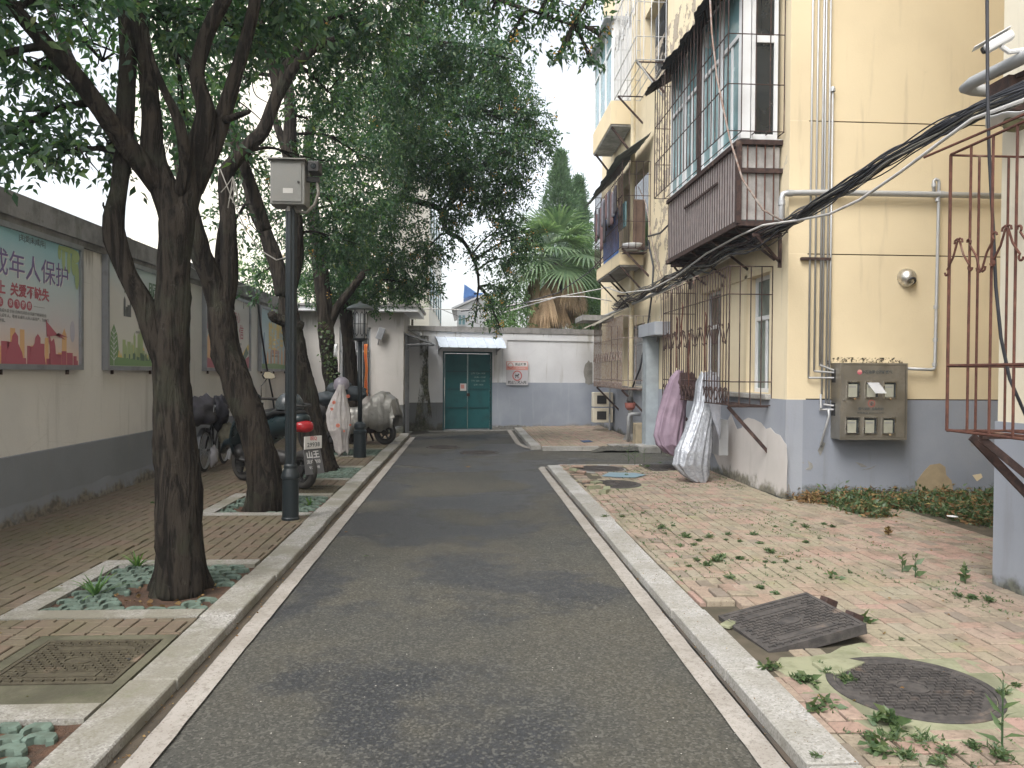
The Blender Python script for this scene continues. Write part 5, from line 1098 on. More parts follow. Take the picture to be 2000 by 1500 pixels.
MB().cbox(c, (.19, .075, .065), 0, Mx).build('body', M['white'], sc_, bevel=.02); MB().cbox(c + up_ * .042 + fwd * .025, (.24, .09, .006), 0, Mx).build('sun_shield', M['whitetrim'], sc_, bevel=.003); MB().lathe([(.026, 0), (.022, .01)], c + fwd * .097, 14, ax=fwd).build('lens', M['glass_d'], sc_); MB().tube([c - up_ * .034, c - up_ * .08 + Vector((.03, 0, 0)), Vector((NX, 5.0, c.z - .02))], .017, 8).build('arm', M['white'], sc_)
tag(MB().grid([[at(1925 + u * 11, 226 + v * 6 - u * 1.6 + 2 * math.sin(u * 1.3), x=3.40 + .03 * v) for u in range(12)] for v in range(5)]).build('plastic_scrap', M['white'], smooth=True, solid=.004), 'scrap of white plastic lying over the cables at the right edge', 'plastic')
_c = at(1985, 240, x=3.5); tag(MB().lathe([(.001, -.10), (.04, -.09), (.06, 0), (.05, .06), (.001, .08)], _c, 14, cap=False, ax=(0, 1, .2)).build('mossy_bundle', pm('mossy_felt', (.2, .19, .1), (.1, .09, .05), rough=.95), smooth=True), 'mossy rolled bundle wedged on top of the nearest cage', 'bundle')
for i, (px_, py_) in enumerate(((1525, 460), (1350, 520), (1235, 578))):
    p = at(px_, py_, x=3.88); t = thing('pipe_bracket', ['rusty bracket at the building corner under the cables', 'rusty bracket under the middle of the long pipe', 'rusty bracket at the far end of the long pipe'][i], 'bracket', p, group='brackets under the long pipe')
    MB().bar(p + Vector((0, 0, .0)), p + Vector((-.36, 0, .0)), .04, .04).bar(p + Vector((0, 0, -.34)), p + Vector((-.3, 0, -.02)), .03, .03).bar(p + Vector((-.01, 0, .03)), p + Vector((-.01, 0, -.4)), .04, .03).build('angle_iron', M['rust_d'], t)
vt = thing('vent_duct', 'round tin duct poking out over the blue glass', 'vent', at(1383, 78, y=10.9)); c = at(1383, 78, y=10.9); MB().tube([c, c + Vector((.3, .05, .05))], .11, 16, cap=False).build('duct', M['galv'], vt, smooth=True, solid=.006)
# ================================================================== COVERS hung on the cage
def bag(name, label, secs, mat, fold=.22, nf=5, seed=1, N=96, S=56, cat='cover'):
    """closed hanging cloth: secs = (px, py, lane Y, half width m, half depth m)"""
    P = [(at(s[0], s[1], y=s[2]), s[3], s[4]) for s in secs]; rows = []
    for i in range(S + 1):
        f = i / S * (len(P) - 1); k = min(int(f), len(P) - 2); g = f - k; g = g * g * (3 - 2 * g) * .5 + g * .5
        c = P[k][0].lerp(P[k + 1][0], g); w_ = P[k][1] * (1 - g) + P[k + 1][1] * g; d_ = P[k][2] * (1 - g) + P[k + 1][2] * g; row = []
        for j in range(N):
            a = 2 * math.pi * j / N; v = i / S
            sf = math.sin(a * nf + seed + 3.2 * noise.noise(Vector((math.cos(a) * 1.2, math.sin(a) * 1.2 + v * 1.6, seed)))); ripple = 1 + fold * (1 - 2 * abs(sf) ** .7) * (.5 + .5 * v) + .10 * noise.noise(Vector((math.cos(a) * 2, math.sin(a) * 2, v * 2.5 + seed))) + .035 * noise.noise(Vector((math.cos(a) * 9, math.sin(a) * 9, v * 7 + seed)))
            row.append(c + Vector((math.cos(a) * w_ * ripple, math.sin(a) * d_ * ripple, .04 * noise.noise(Vector((a * 2, v * 3, seed))) + (.05 * math.sin(a * 3 + seed) if i == S else 0))))
        rows.append(row)
    return tag(MB().grid(rows, close=True).build(name, mat, smooth=True, solid=.004), label, cat)
t_ = NT('mauve_sheet'); pm_ = t_.out(t_.mix(t_.step(t_.noise(4, 5), .4, .6), (.225, .165, .21), (.18, .13, .17)), .62, 0, t_.bump(t_.noise(6, 5, t_.mapv((1, 1, .45)), .5, .6), .5, .02), .4)
t_ = NT('silver_foil_sheet'); n_ = t_.noise(11, 6, rough=.65, dist=1.2); sv = t_.out(t_.mix(t_.step(n_, .35, .65), (.42, .44, .475), (.28, .295, .325)), t_.step(n_, .3, .7, .28, .5), .55, t_.bump(t_.noise(17, 6, t_.mapv((1, 1, .6)), .6, 1.5), .55, .025), .6)
mz = bag('mauve_cover', 'mauve plastic bike cover hung on the scrolled cage', [(1328, 724, 12.1, .05, .05), (1325, 738, 12.1, .12, .08), (1318, 775, 12.1, .19, .12), (1309, 815, 12.1, .235, .14), (1303, 850, 12.05, .255, .16), (1306, 868, 12.0, .22, .14), (1314, 882, 12.0, .14, .09), (1322, 890, 12.0, .04, .04)], pm_, .13, 4, 2)
MB().bar(at(1320, 852, y=11.82), at(1306, 878, y=11.80), .02, .006).bar(at(1326, 850, y=11.82), at(1312, 876, y=11.80), .008, .006).build('reflective_stripe', pm('lime_stripe', (.35, .55, .15)), mz) if False else None
bag('silver_cover', 'crumpled silver foil cover hung on the scrolled cage, nearer the camera', [(1384, 727, 10.9, .11, .09), (1382, 745, 10.9, .16, .11), (1377, 790, 10.85, .16, .11), (1365, 835, 10.8, .19, .12), (1354, 880, 10.75, .25, .13), (1350, 908, 10.74, .26, .13), (1358, 928, 10.72, .19, .09), (1368, 942, 10.7, .08, .05)], sv, .12, 5, 7)
bag('silver_flap', 'dull grey folded flap of cloth thrown over the silver cover', [(1392, 735, 10.75, .1, .05), (1396, 780, 10.72, .09, .05), (1400, 820, 10.7, .05, .04), (1405, 850, 10.7, .012, .02)], pm('dull_grey_cloth', (.33, .34, .38), (.25, .26, .29)), .15, 3, 11, cat='cloth')
bag('brown_cloth', 'dark maroon cloth bunched in the bars behind the mauve cover', [(1340, 728, 12.0, .1, .05), (1345, 750, 12, .16, .06), (1350, 775, 12, .1, .05)], pm('maroon_cloth', (.07, .04, .045), (.05, .03, .03)), .2, 4, 13, cat='cloth')
# ================================================================== POLES
tp_ = thing('camera_pole', 'tall fluted black green pole with a grey control box on top', 'pole', (-1.815, 8.05, .07)); px_, py_ = -1.815, 8.05
rows = []
def flute(zs, rr_): return [[(px_ + rr_ * (1 + .07 * math.cos(a * 8)) * math.cos(a), py_ + rr_ * (1 + .07 * math.cos(a * 8)) * math.sin(a), z) for a in [2 * math.pi * i / 48 for i in range(48)]] for z in zs]
MB().grid(flute([.62, 3.27], .055), close=True).build('shaft', M['black'], tp_, smooth=False)
MB().lathe([(.092, 0), (.092, .02), (.083, .03), (.083, .42), (.095, .43), (.095, .455), (.08, .50), (.068, .53), (.068, .56), (.056, .58)], (px_, py_, .07), 24).build('base_sleeve', M['black'], tp_, bevel=0)
bz0 = at(565, 405, y=8.05).z; bz1 = at(565, 320, y=8.05).z; xa = at(530, 360, y=7.95).x; xb = at(597, 360, y=7.95).x
MB().box(xa, xb, 7.9, 8.17, bz0, bz1).build('control_box', M['grey_metal'], tp_, bevel=.008); MB().box(xa + .02, xb - .03, 7.89, 7.9, bz0 + .025, bz1 - .03).build('box_door', M['grey_metal'], tp_, bevel=.004); MB().prism([(xa - .015, 7.86, bz1), (xb + .015, 7.86, bz1), (xb + .015, 7.86, bz1 + .012), (xa - .015, 7.86, bz1 + .012)], (0, .35, 0)).build('box_lid', M['grey_metal'], tp_)
MB().lathe([(.012, 0), (.01, .012)], (xb - .06, 7.889, (bz0 + bz1) / 2 - .0), 10, ax=(0, -1, 0)).build('box_lock', M['tarblack'], tp_); MB().box(xa + .13, xa + .23, 7.8885, 7.8895, bz0 + .11, bz0 + .16).build('sticker', pm('pale_sticker', (.45, .44, .42)), tp_)
MB().bar((xb, 8.0, bz1 - .17), (xb + .13, 8.0, bz1 - .17), .05, .05).build('camera_arm', M['tarblack'], tp_); MB().box(xb + .03, xb + .14, 7.9, 8.1, bz1 - .11, bz1 - .0).build('camera', M['tarblack'], tp_, bevel=.01); MB().lathe([(.03, 0), (.025, .01)], (xb + .085, 7.9, bz1 - .055), 12, ax=(0, -1, 0)).build('camera_lens', M['glass_d'], tp_)
MB().tube([(xb + .1, 8.0, bz1 - .16), (xb + .12, 8.0, bz1 - .3), (xb + .08, 8.0, bz0 + .02), (xb - .0, 8.0, bz0 - .06), (xb - .1, 8.0, bz0 - .05), (xb - .12, 8.0, bz0)], .017, 8).build('conduit', M['cable_g'], tp_, smooth=True); MB().lathe([(.02, -.05), (.02, 0)], (xa + .16, 8, bz0), 8).build('gland', M['cable_w'], tp_)
lp = thing('lantern_post', 'short black lantern post with a mushroom cap and lattice panes', 'street lamp', (-2.0, 13.9, .07)); lx, ly = at(703, 800, y=13.9).x, 13.9
MB().tube([(lx, ly, .5), (lx, ly, 2.15)], .042, 14).build('shaft', M['black'], lp, smooth=True); MB().lathe([(.115, 0), (.11, .42), (.12, .44), (.12, .48), (.09, .5), (.09, .52), (.11, .54), (.1, .6), (.05, .64)], (lx, ly, .07), 20).build('base_sleeve', M['black'], lp)
MB().lathe([(.03, 0), (.06, .02), (.14, .05), (.14, .07)], (lx, ly, 2.13), 20).build('lantern_seat', M['black'], lp)
z1_ = at(703, 605, y=13.9).z; MB().lathe([(.115, 0), (.115, z1_ - 2.2)], (lx, ly, 2.2), 24).build('lantern_glass', M['glass_w'], lp, smooth=True)
for i in range(4):
    a = 2 * math.pi * i / 4 + .8; cx_, cy_ = lx + .12 * math.cos(a), ly + .12 * math.sin(a); MB().bar((cx_, cy_, 2.2), (cx_, cy_, z1_), .012, .012).build('lattice_bar', M['black'], lp)
for i in range(4):
    a = -math.pi / 2 + (i - 1.5) * .75; m_ = MB(); ca = Vector((lx + .125 * math.cos(a), ly + .125 * math.sin(a), 0)); tt = Vector((-math.sin(a), math.cos(a), 0)); h0, h1 = 2.24, z1_ - .04; w2 = .03
    for (u1, v1, u2, v2) in ((-w2, h0 + .05, -w2, h1 - .05), (w2, h0 + .05, w2, h1 - .05), (-w2, h0 + .05, 0, h0), (w2, h0 + .05, 0, h0), (-w2, h1 - .05, 0, h1), (w2, h1 - .05, 0, h1), (-w2 * 1.8, (h0 + h1) / 2, w2 * 1.8, (h0 + h1) / 2)): m_.bar(ca + tt * u1 + Vector((0, 0, v1)), ca + tt * u2 + Vector((0, 0, v2)), .008, .008)
    m_.build('lattice', M['black'], lp)
MB().lathe([(.24, 0), (.245, .02), (.2, .06), (.1, .1), (.04, .115), (.03, .14), (.001, .15)], (lx, ly, z1_), 28).build('cap', pm('grey_green_cap', (.14, .16, .16), rough=.45), lp, smooth=True)

# ================================================================== VEHICLES
def frame_xf(front, rear):
    f = Vector(front); r_ = Vector(rear); d = (f - r_); L = d.length; d.normalize(); s = Vector((0, 0, 1)).cross(d)   # x forward, y left, z up
    Mx = Matrix((d, s, Vector((0, 0, 1)))).transposed().to_4x4(); Mx.translation = (f + r_) / 2; return Mx, L
def wheel(xf, cx, rad, wd, par, spokes=5, label=None, thin=False, rimm=None, cy=0, cz=None):
    cz = rad if cz is None else cz; m = MB(xf); k = 32
    rows = []
    for i in range(k):
        a = 2 * math.pi * i / k; row = []
        for j in range(10):
            b = 2 * math.pi * j / 10; rr_ = rad - wd / 2 + wd / 2 * math.cos(b); row.append((cx + rr_ * math.cos(a), cy + wd / 2 * math.sin(b) * .9, cz + rr_ * math.sin(a)))
        rows.append(row)
    rows.append(rows[0]); m.grid(rows, close=True); o = m.build('wheel', M['rubber'], par, smooth=True)
    m = MB(xf); ri = rad - wd * (1.0 if not thin else 1.05); rm = rimm or M['tarblack']
    for i in range(k):
        a = 2 * math.pi * i / k; b = 2 * math.pi * (i + 1) / k; m.bar((cx + ri * math.cos(a), cy, cz + ri * math.sin(a)), (cx + ri * math.cos(b), cy, cz + ri * math.sin(b)), .01 if thin else .02, wd * .8, up=(0, 1, 0))
    for i in range(spokes):
        a = 2 * math.pi * i / spokes; m.bar((cx, cy, cz), (cx + ri * math.cos(a), cy, cz + ri * math.sin(a)), .003 if thin else .03, .003 if thin else .03)
    m.lathe([(.03 if thin else .06, -wd / 2), (.03 if thin else .06, wd / 2)], (cx, cy, cz), 14, ax=(0, 1, 0)); m.build('rim', rm, o)
    return o
def loft(xf, secs, n=20, cap=True):
    """secs: (x, z centre, half height, half width, squareness)"""
    rows = []
    for (x, z, h, w_, e) in secs:
        row = []
        for j in range(n):
            a = 2 * math.pi * j / n; c, s = math.cos(a), math.sin(a); row.append((x, w_ * math.copysign(abs(c) ** e, c), z + h * math.copysign(abs(s) ** e, s)))
        rows.append(row)
    m = MB(xf); m.grid(rows, close=True)
    if cap: m.f += [tuple(range(n - 1, -1, -1)), tuple(range((len(rows) - 1) * n, len(rows) * n))]; m.m += [0, 0]
    return m
paintb = m_metal('black_scooter_paint', (.008, .018, .022), .28, .0, (.04, .045, .045), .3); seatm = pm('black_vinyl', (.015, .018, .02), (.03, .03, .032), rough=.42); redl = pm('red_lens', (.38, .02, .025), (.25, .015, .02), rough=.18); chrome = M['steel_l']
XFs, L_ = frame_xf((-3.12, 10.95, .068), (-2.12, 10.12, .068)); h = L_ / 2
XFw = XFs.copy(); scr_ = thing('scooter', 'black petrol scooter parked behind the leaning tree, tail towards the lane', 'scooter', XFs.translation)
wheel(XFw, -h, .255, .11, scr_); wheel(XFw, h, .255, .10, scr_); XFs = XFs @ Matrix.Translation((.27, 0, 0)) @ Matrix.Diagonal((.98, 1.12, 1.15, 1))
loft(XFs, [(-h - .34, .80, .03, .05, .8), (-h - .28, .78, .075, .11, .8), (-h - .1, .74, .11, .15, .8), (-h + .15, .70, .13, .17, .8), (-h + .35, .64, .14, .17, .8), (-h + .55, .55, .14, .14, .8), (-h + .66, .45, .12, .10, .8)]).build('rear_body', paintb, scr_, smooth=True)
loft(XFs, [(-h - .22, .86, .02, .1, .8), (-h - .1, .875, .035, .14, .8), (-h + .15, .865, .045, .15, .8), (-h + .35, .81, .05, .14, .8), (-h + .6, .79, .05, .12, .8), (-h + .68, .74, .02, .08, .8)]).build('seat', seatm, scr_, smooth=True)
MB(XFs).prism([(-h + .3, -.172, .62), (-h - .15, -.162, .73), (-h - .2, -.155, .79), (-h + .1, -.178, .71)], (0, -.004, 0)).build('gold_stripe', pm('gold_stripe', (.32, .2, .05)), scr_)
loft(XFs, [(-h + .55, .30, .05, .13, .6), (-h + .9, .29, .045, .15, .6), (h - .42, .30, .05, .15, .6), (h - .3, .36, .1, .16, .6)]).build('footboard', M['tarblack'], scr_, smooth=True)
m_ = MB(XFs); rows = []
for i in range(12):
    z = .33 + .62 * i / 11; w_ = .17 + .08 * math.sin(math.pi * min(1, i / 9)); xx_ = h - .30 - .16 * i / 11; rows.append([(xx_ + .09 * (1 - (2 * j / 12 - 1) ** 2), w_ * (2 * j / 12 - 1), z) for j in range(13)])
m_.grid(rows); m_.build('leg_shield', paintb, scr_, smooth=True, solid=.02)
loft(XFs, [(h - .52, .98, .03, .06, .8), (h - .45, 1.0, .07, .14, .8), (h - .36, 1.0, .075, .17, .8), (h - .28, .98, .05, .1, .8)]).build('handlebar_cover', paintb, scr_, smooth=True)
loft(XFs, [(h - .2, .42, .04, .05, .8), (h - .05, .47, .05, .07, .8), (h + .12, .44, .05, .07, .8), (h + .24, .33, .03, .05, .8)]).build('front_fender', paintb, scr_, smooth=True); rod('fork', XFs @ Vector((h, .05, .25)), XFs @ Vector((h - .3, .03, .95)), .02, M['galv'], scr_)
for s_ in (-1, 1):
    m_ = MB(XFs); m_.tube([(h - .42, s_ * .12, 1.0), (h - .47, s_ * .22, 1.0), (h - .52, s_ * .36, .985)], .018, 8); m_.build('grip', M['rubber'], scr_, smooth=True)
    m_ = MB(XFs); m_.tube([(h - .42, s_ * .16, 1.02), (h - .40, s_ * .17, 1.15), (h - .42, s_ * .24, 1.24)], .008, 6); mi = m_.build('mirror', M['tarblack'], scr_, smooth=True)
    m_ = MB(XFs); c = Vector((h - .43, s_ * .27, 1.28)); m_.prism([c + Vector((0, a, b)) for a, b in ((-.1, -.03), (-.05, -.045), (.07, -.04), (.1, .0), (.075, .05), (.0, .055), (-.085, .02))], (.02, 0, 0)); m_.build('mirror_shell', M['tarblack'], mi)
    m_ = MB(XFs); m_.prism([c + Vector((-.004, a * .86, b * .84)) for a, b in ((-.1, -.03), (-.05, -.045), (.07, -.04), (.1, .0), (.075, .05), (.0, .055), (-.085, .02))], (.003, 0, 0)); m_.build('mirror_glass', flat('mirror_face', (.6, .54, .40), .1), mi)
loft(XFs, [(-h - .40, .70, .04, .06, .8), (-h - .36, .71, .065, .10, .8), (-h - .26, .715, .07, .12, .8), (-h - .15, .7, .06, .1, .8)]).build('tail_light', redl, scr_, smooth=True)
m_ = MB(XFs); m_.tube([(-h + .05, -.12, .92), (-h - .1, -.13, .96), (-h - .3, -.1, .95), (-h - .33, 0, .94), (-h - .3, .1, .95), (-h - .1, .13, .96), (-h + .05, .12, .92)], .014, 8); m_.build('grab_rail', M['tarblack'], scr_, smooth=True)
m_ = MB(XFs); m_.lathe([(.17, 0), (.175, .04), (.16, .1), (.115, .16), (.05, .19), (.001, .195)], (-h + .0, 0, .90), 24, cap=False); m_.build('top_case', pm('dark_grey_shell', (.05, .06, .065), rough=.3), scr_, smooth=True)
m_ = MB(XFs); m_.box(-h - .495, -h - .475, -.12, .12, .47, .61); pl_ = m_.build('number_plate', flat('plate_white', (.62, .6, .57)), scr_)
m_ = MB(XFs); m_.prism([(-h - .465, -.12, .465), (-h - .465, .12, .465), (-h - .535, .135, .19), (-h - .535, -.135, .19)], (.008, 0, 0)); ml = m_.build('mud_flap', flat('flap_dark', (.06, .06, .065)), scr_)
dX = (XFs.to_3x3() @ Vector((0, -1, 0))); nX = XFs.to_3x3() @ Vector((-1, 0, 0))
def stext(b, s, z, mat, y=0, xo=-.497, tilt=0, **k):
    org = XFs @ Vector((-h + xo, y, z)); return text(b, s, org, dX, Vector((0, 0, 1)) + (XFs.to_3x3() @ Vector((1, 0, 0))) * tilt, mat, scr_, **k)
stext('皖Q', .062, .585, M['sign_red'], bold=.001); stext('29938', .078, .515, drk, bold=.001, sx=1.05)
stext('山王', .105, .40, wht, xo=-.485, tilt=.25, bold=.002); stext('派迪电动', .055, .325, wht, xo=-.504, tilt=.25); stext('电话 29938', .036, .24, wht, xo=-.442, tilt=.25) if False else stext('专营 修理', .04, .262, wht, xo=-.520, tilt=.25)
loft(XFs, [(-h - .3, .30, .03, .035, 1), (-h - .1, .29, .045, .045, 1), (-h + .25, .27, .045, .045, 1), (-h + .4, .26, .02, .03, 1)]).build('exhaust', M['tarblack'], scr_, smooth=True).location += XFs.to_3x3() @ Vector((0, -.15, 0))
loft(XFs, [(-h - .05, .33, .06, .06, .8), (-h + .2, .33, .09, .09, .8), (-h + .5, .32, .09, .1, .8)]).build('engine', M['tarblack'], scr_, smooth=True); rod('stand', XFs @ Vector((-h + .3, .1, .25)), XFs @ Vector((-h + .2, .18, .02)), .012, M['tarblack'], scr_)
# bicycle against the wall
XFb, Lb = frame_xf((-4.0, 12.95, .068), (-3.97, 11.9, .068)); hb_ = Lb / 2
bc = thing('bicycle', 'old bicycle with a loaded black basket parked behind the near trunks', 'bicycle', XFb.translation)
for sx_ in (-hb_, hb_): wheel(XFb, sx_, .32, .045, bc, 22, thin=True, rimm=M['galv'])
fm = m_metal('dark_bike_paint', (.03, .03, .035), .4)
for (a, b) in (((-hb_, 0, .32), (-.05, 0, .30)), ((-hb_, 0, .32), (-.15, 0, .72)), ((-.05, 0, .3), (-.16, 0, .85)), ((-.05, 0, .3), (hb_ - .2, 0, .75)), ((-.12, 0, .62), (hb_ - .22, 0, .8)), ((hb_, 0, .32), (hb_ - .22, 0, .82)), ((hb_ - .22, 0, .82), (hb_ - .26, 0, 1.0))): rod('frame_tube', XFb @ Vector(a), XFb @ Vector(b), .016, fm, bc)
m_ = MB(XFb); m_.tube([(hb_ - .32, -.29, .98), (hb_ - .25, -.2, 1.02), (hb_ - .24, 0, 1.0), (hb_ - .25, .2, 1.02), (hb_ - .32, .29, .98)], .013, 8); m_.build('handlebar', M['galv'], bc, smooth=True)
loft(XFb, [(-.34, .9, .02, .1, .9), (-.25, .92, .04, .12, .9), (-.05, .92, .025, .04, .9)]).build('saddle', M['tarblack'], bc, smooth=True)
m_ = MB(XFb)
for s_ in (-1, 1): m_.grid([[(-hb_ + (.35) * math.cos(a), s_ * .0 + q_, .32 + .35 * math.sin(a)) for a in [R(20 + 150 * i / 14) for i in range(15)]] for q_ in (-.03, .03)])
m_.build('mudguard', M['alu'], bc, solid=.003)
m_ = MB(XFb)
for i in range(7): m_.bar((-hb_ - .2 + i * .07, -.16, .78), (-hb_ - .2 + i * .07, .16, .78), .008, .008); m_.bar((-hb_ - .2 + i * .07, -.17, .78), (-hb_ - .2 + i * .07, -.2, 1.02), .007, .007); m_.bar((-hb_ - .2 + i * .07, .17, .78), (-hb_ - .2 + i * .07, .2, 1.02), .007, .007)
m_.build('basket', M['galv'], bc)
def lump(name, label, c, s, mat, seed, cat, amp=.35, parent=None, xf=None):
    rows = []; 
    for i in range(13):
        th = math.pi * i / 12; row = []
        for j in range(22):
            ph = 2 * math.pi * j / 22; d = Vector((math.sin(th) * math.cos(ph), math.sin(th) * math.sin(ph), math.cos(th))); q_ = 1 + amp * noise.noise(d * 1.8 + Vector((seed, 0, 0))) + amp * .5 * noise.noise(d * 4.5 + Vector((seed, 5, 0)))
            row.append(Vector(c) + Vector((d.x * s[0] * q_, d.y * s[1] * q_, d.z * s[2] * q_)))
        rows.append(row)
    o = MB().grid(rows, close=True).build(name, mat, parent, smooth=True)
    if parent is None: tag(o, label, cat)
    return o
lump('black_bag', 'lumpy black bag heaped on the bicycle', (-3.99, 11.75, 1.0), (.24, .26, .2), cloth_cols[0], 3, 'bag', .5); lump('black_jacket', 'dark jacket draped over the bicycle basket', (-3.78, 12.0, .98), (.13, .2, .24), pm('navy_black_cloth', (.02, .02, .028)), 8, 'jacket', .5)
lump('rag', 'pale crumpled rag hanging on the bicycle', (-3.72, 12.1, .62), (.1, .12, .18), pm('khaki_rag', (.22, .21, .16), (.14, .13, .1)), 12, 'rag', .5); lump('white_bag', 'white plastic bag hanging inside the bicycle wheel', (-3.84, 11.9, .3), (.06, .1, .16), pm('translucent_white_bag', (.34, .33, .35), rough=.4), 15, 'bag', .4)
# scooter hidden under a silver cover, broadside
XFc, Lc = frame_xf((-3.05, 16.75, .068), (-1.72, 16.35, .068)); hc = Lc / 2
cs = thing('covered_scooter', 'motor scooter under a shiny grey rain cover, rear wheel showing', 'scooter', XFc.translation)
wheel(XFc, -hc, .25, .11, cs, 6); wheel(XFc, hc, .24, .1, cs, 6)
t_ = NT('silver_rain_cover'); n_ = t_.noise(3, 4); cvm = t_.out(t_.mix(t_.step(n_, .35, .65), (.27, .265, .245), (.17, .165, .15)), t_.step(n_, .3, .7, .38, .55), .4, t_.bump(t_.noise(6, 5, dist=.8), .8, .03), .5)
prof = [(-.98, .62, .30), (-.9, .98, .25), (-.75, 1.1, .24), (-.62, 1.13, .26), (-.45, 1.02, .28), (-.3, .86, .3), (-.1, .78, .3), (.1, .78, .3), (.3, .80, .3), (.45, .9, .32), (.6, 1.05, .32), (.8, .95, .3), (.95, .7, .2)]
rows = []; NJ = 40
for i in range(61):
    s_ = i / 60 * (len(prof) - 1); k = min(int(s_), len(prof) - 2); g = s_ - k; g = g * g * (3 - 2 * g); p = [prof[k][q_] * (1 - g) + prof[k + 1][q_] * g for q_ in range(3)]; row = []
    bot = .28 + .1 * math.sin(i * .35) * .5 + (.06 if i < 22 else .0)
    for j in range(NJ + 1):
        a = math.pi * (j / NJ); c_, si = math.cos(a), math.sin(a); wv = p[2] * (.82 + .18 * (1 - si)); z = bot + (p[1] - bot) * (abs(si) ** .4)
        f_ = 1 + .14 * noise.noise(Vector((i * .32, j * .1, 2))) * (1.6 - si) + .06 * math.sin(i * .9 + j * .12) * (1 - si)
        row.append((p[0] + .05 * noise.noise(Vector((i * .2, j * .25, 7))), -math.copysign(abs(c_) ** .45, c_) * wv * f_, z + .02 * noise.noise(Vector((i * .5, j * .4, 1)))))
    rows.append(row)
MB(XFc).grid(rows).build('rain_cover', cvm, cs, smooth=True, solid=.004)
m_ = MB(XFc); m_.bar((-hc + .2, .0, .3), (hc - .2, 0, .3), .2, .12).bar((-.35, .18, .05), (-.3, .05, .3), .03, .03).bar((-.35, -.18, .05), (-.3, -.05, .3), .03, .03); m_.build('chassis', M['rust_d'], cs); rod('handlebar_end', XFc @ Vector((.45, .3, .95)), XFc @ Vector((.42, .34, 1.22)), .014, M['tarblack'], cs)
# scooter with quilted apron and flowered raincoat
XFe, Le = frame_xf((-2.55, 14.75, .068), (-3.25, 15.6, .068)); he = Le / 2
es = thing('electric_scooter', 'small scooter wrapped in a dark quilted apron and a helmet on top', 'scooter', XFe.translation); wheel(XFe, -he, .22, .09, es); wheel(XFe, he, .22, .09, es)
loft(XFe, [(-he - .2, .7, .08, .1, .8), (-he + .2, .66, .12, .15, .8), (-he + .5, .5, .1, .12, .8), (he - .4, .3, .07, .12, .8), (he - .3, .5, .2, .14, .8), (he - .38, .85, .14, .12, .8)]).build('body', M['tarblack'], es, smooth=True)
quilt = pm('dark_quilt', (.025, .035, .045), (.045, .055, .06), rough=.6)
for s_, c in ((-1, at(640, 778, y=14.5)), (1, at(692, 768, y=14.5))): lump('quilted_sleeve', None, c, (.23, .14, .13), quilt, 20 + s_, None, .3, parent=es)
lump('quilted_apron', None, at(668, 765, y=14.6), (.25, .14, .2), quilt, 31, None, .3, parent=es)
hm = at(667, 752, y=14.45); o = MB().lathe([(.14, -.08), (.15, 0), (.13, .09), (.07, .14), (.001, .155)], hm, 20, cap=False).build('helmet', pm('lilac_grey_shell', (.26, .24, .28), rough=.35), smooth=True); tag(o, 'lilac grey helmet perched on the quilted scooter handlebars', 'helmet')
t_ = NT('clear_raincoat'); rc_m = t_.out(t_.mix(t_.step(t_.noise(5, 4), .4, .6), (.46, .43, .42), (.36, .34, .33)), .35, 0, t_.bump(t_.noise(9, 5, dist=1), .7, .02), .5, alpha=.82)
rc = bag('raincoat', 'milky translucent raincoat with orange flowers hanging off the quilted scooter', [(667, 752, 14.2, .05, .04), (664, 775, 14.2, .13, .08), (660, 810, 14.15, .22, .12), (662, 840, 14.1, .2, .12), (666, 860, 14.1, .13, .1), (669, 884, 14.1, .11, .08)], rc_m, .16, 4, 5, cat='raincoat')
for (a, b, rr_) in ((652, 786, .035), (648, 799, .03), (680, 774, .035), (660, 831, .04), (672, 842, .02), (684, 830, .02)):
    c = at(a, b, y=13.93); m_ = MB()
    for i in range(6): an = i * math.pi / 3; m_.prism([c + Vector((math.cos(an) * rr_ * .55 + math.cos(x) * rr_ * .42, 0, math.sin(an) * rr_ * .55 + math.sin(x) * rr_ * .42)) for x in [2 * math.pi * q_ / 8 for q_ in range(8)]], (0, .003, 0))
    m_.build('flower_print', flat('flower_orange', (.62, .13, .06)), rc)
# ================================================================== TREES
LEAFC = [(0, (.022, .055, .038)), (.3, (.034, .082, .048)), (.55, (.055, .118, .055)), (.8, (.10, .165, .06)), (1, (.19, .20, .07))]
M['leaf'] = m_leaf('osmanthus_leaf', LEAFC, .38, .38, .5)
M['leaf_c'] = m_leaf('conifer_needle', [(0, (.07, .13, .08)), (1, (.16, .24, .14))], .35, .7, .2)
M['leaf_b'] = m_leaf('bright_bush_leaf', [(0, (.05, .12, .04)), (1, (.12, .2, .06))], .3, .5)
M['weed'] = m_leaf('weed_leaf', [(0, (.05, .09, .042)), (.6, (.085, .13, .055)), (1, (.17, .165, .08))], .3, .5)
M['blossom'] = m_leaf('orange_blossom', [(0, (.4, .2, .05)), (1, (.5, .3, .08))], .3, .7)
M['palm'] = m_leaf('palm_frond', [(0, (.09, .15, .09)), (1, (.20, .27, .16))], .3, .4); M['palm_dead'] = m_leaf('dead_palm_frond', [(0, (.28, .19, .12)), (1, (.42, .30, .2))], .15, .9, .2)
M['dry'] = m_leaf('dry_leaf', [(0, (.12, .06, .03)), (.6, (.2, .13, .06)), (1, (.26, .2, .08))], .1, .9, .2)

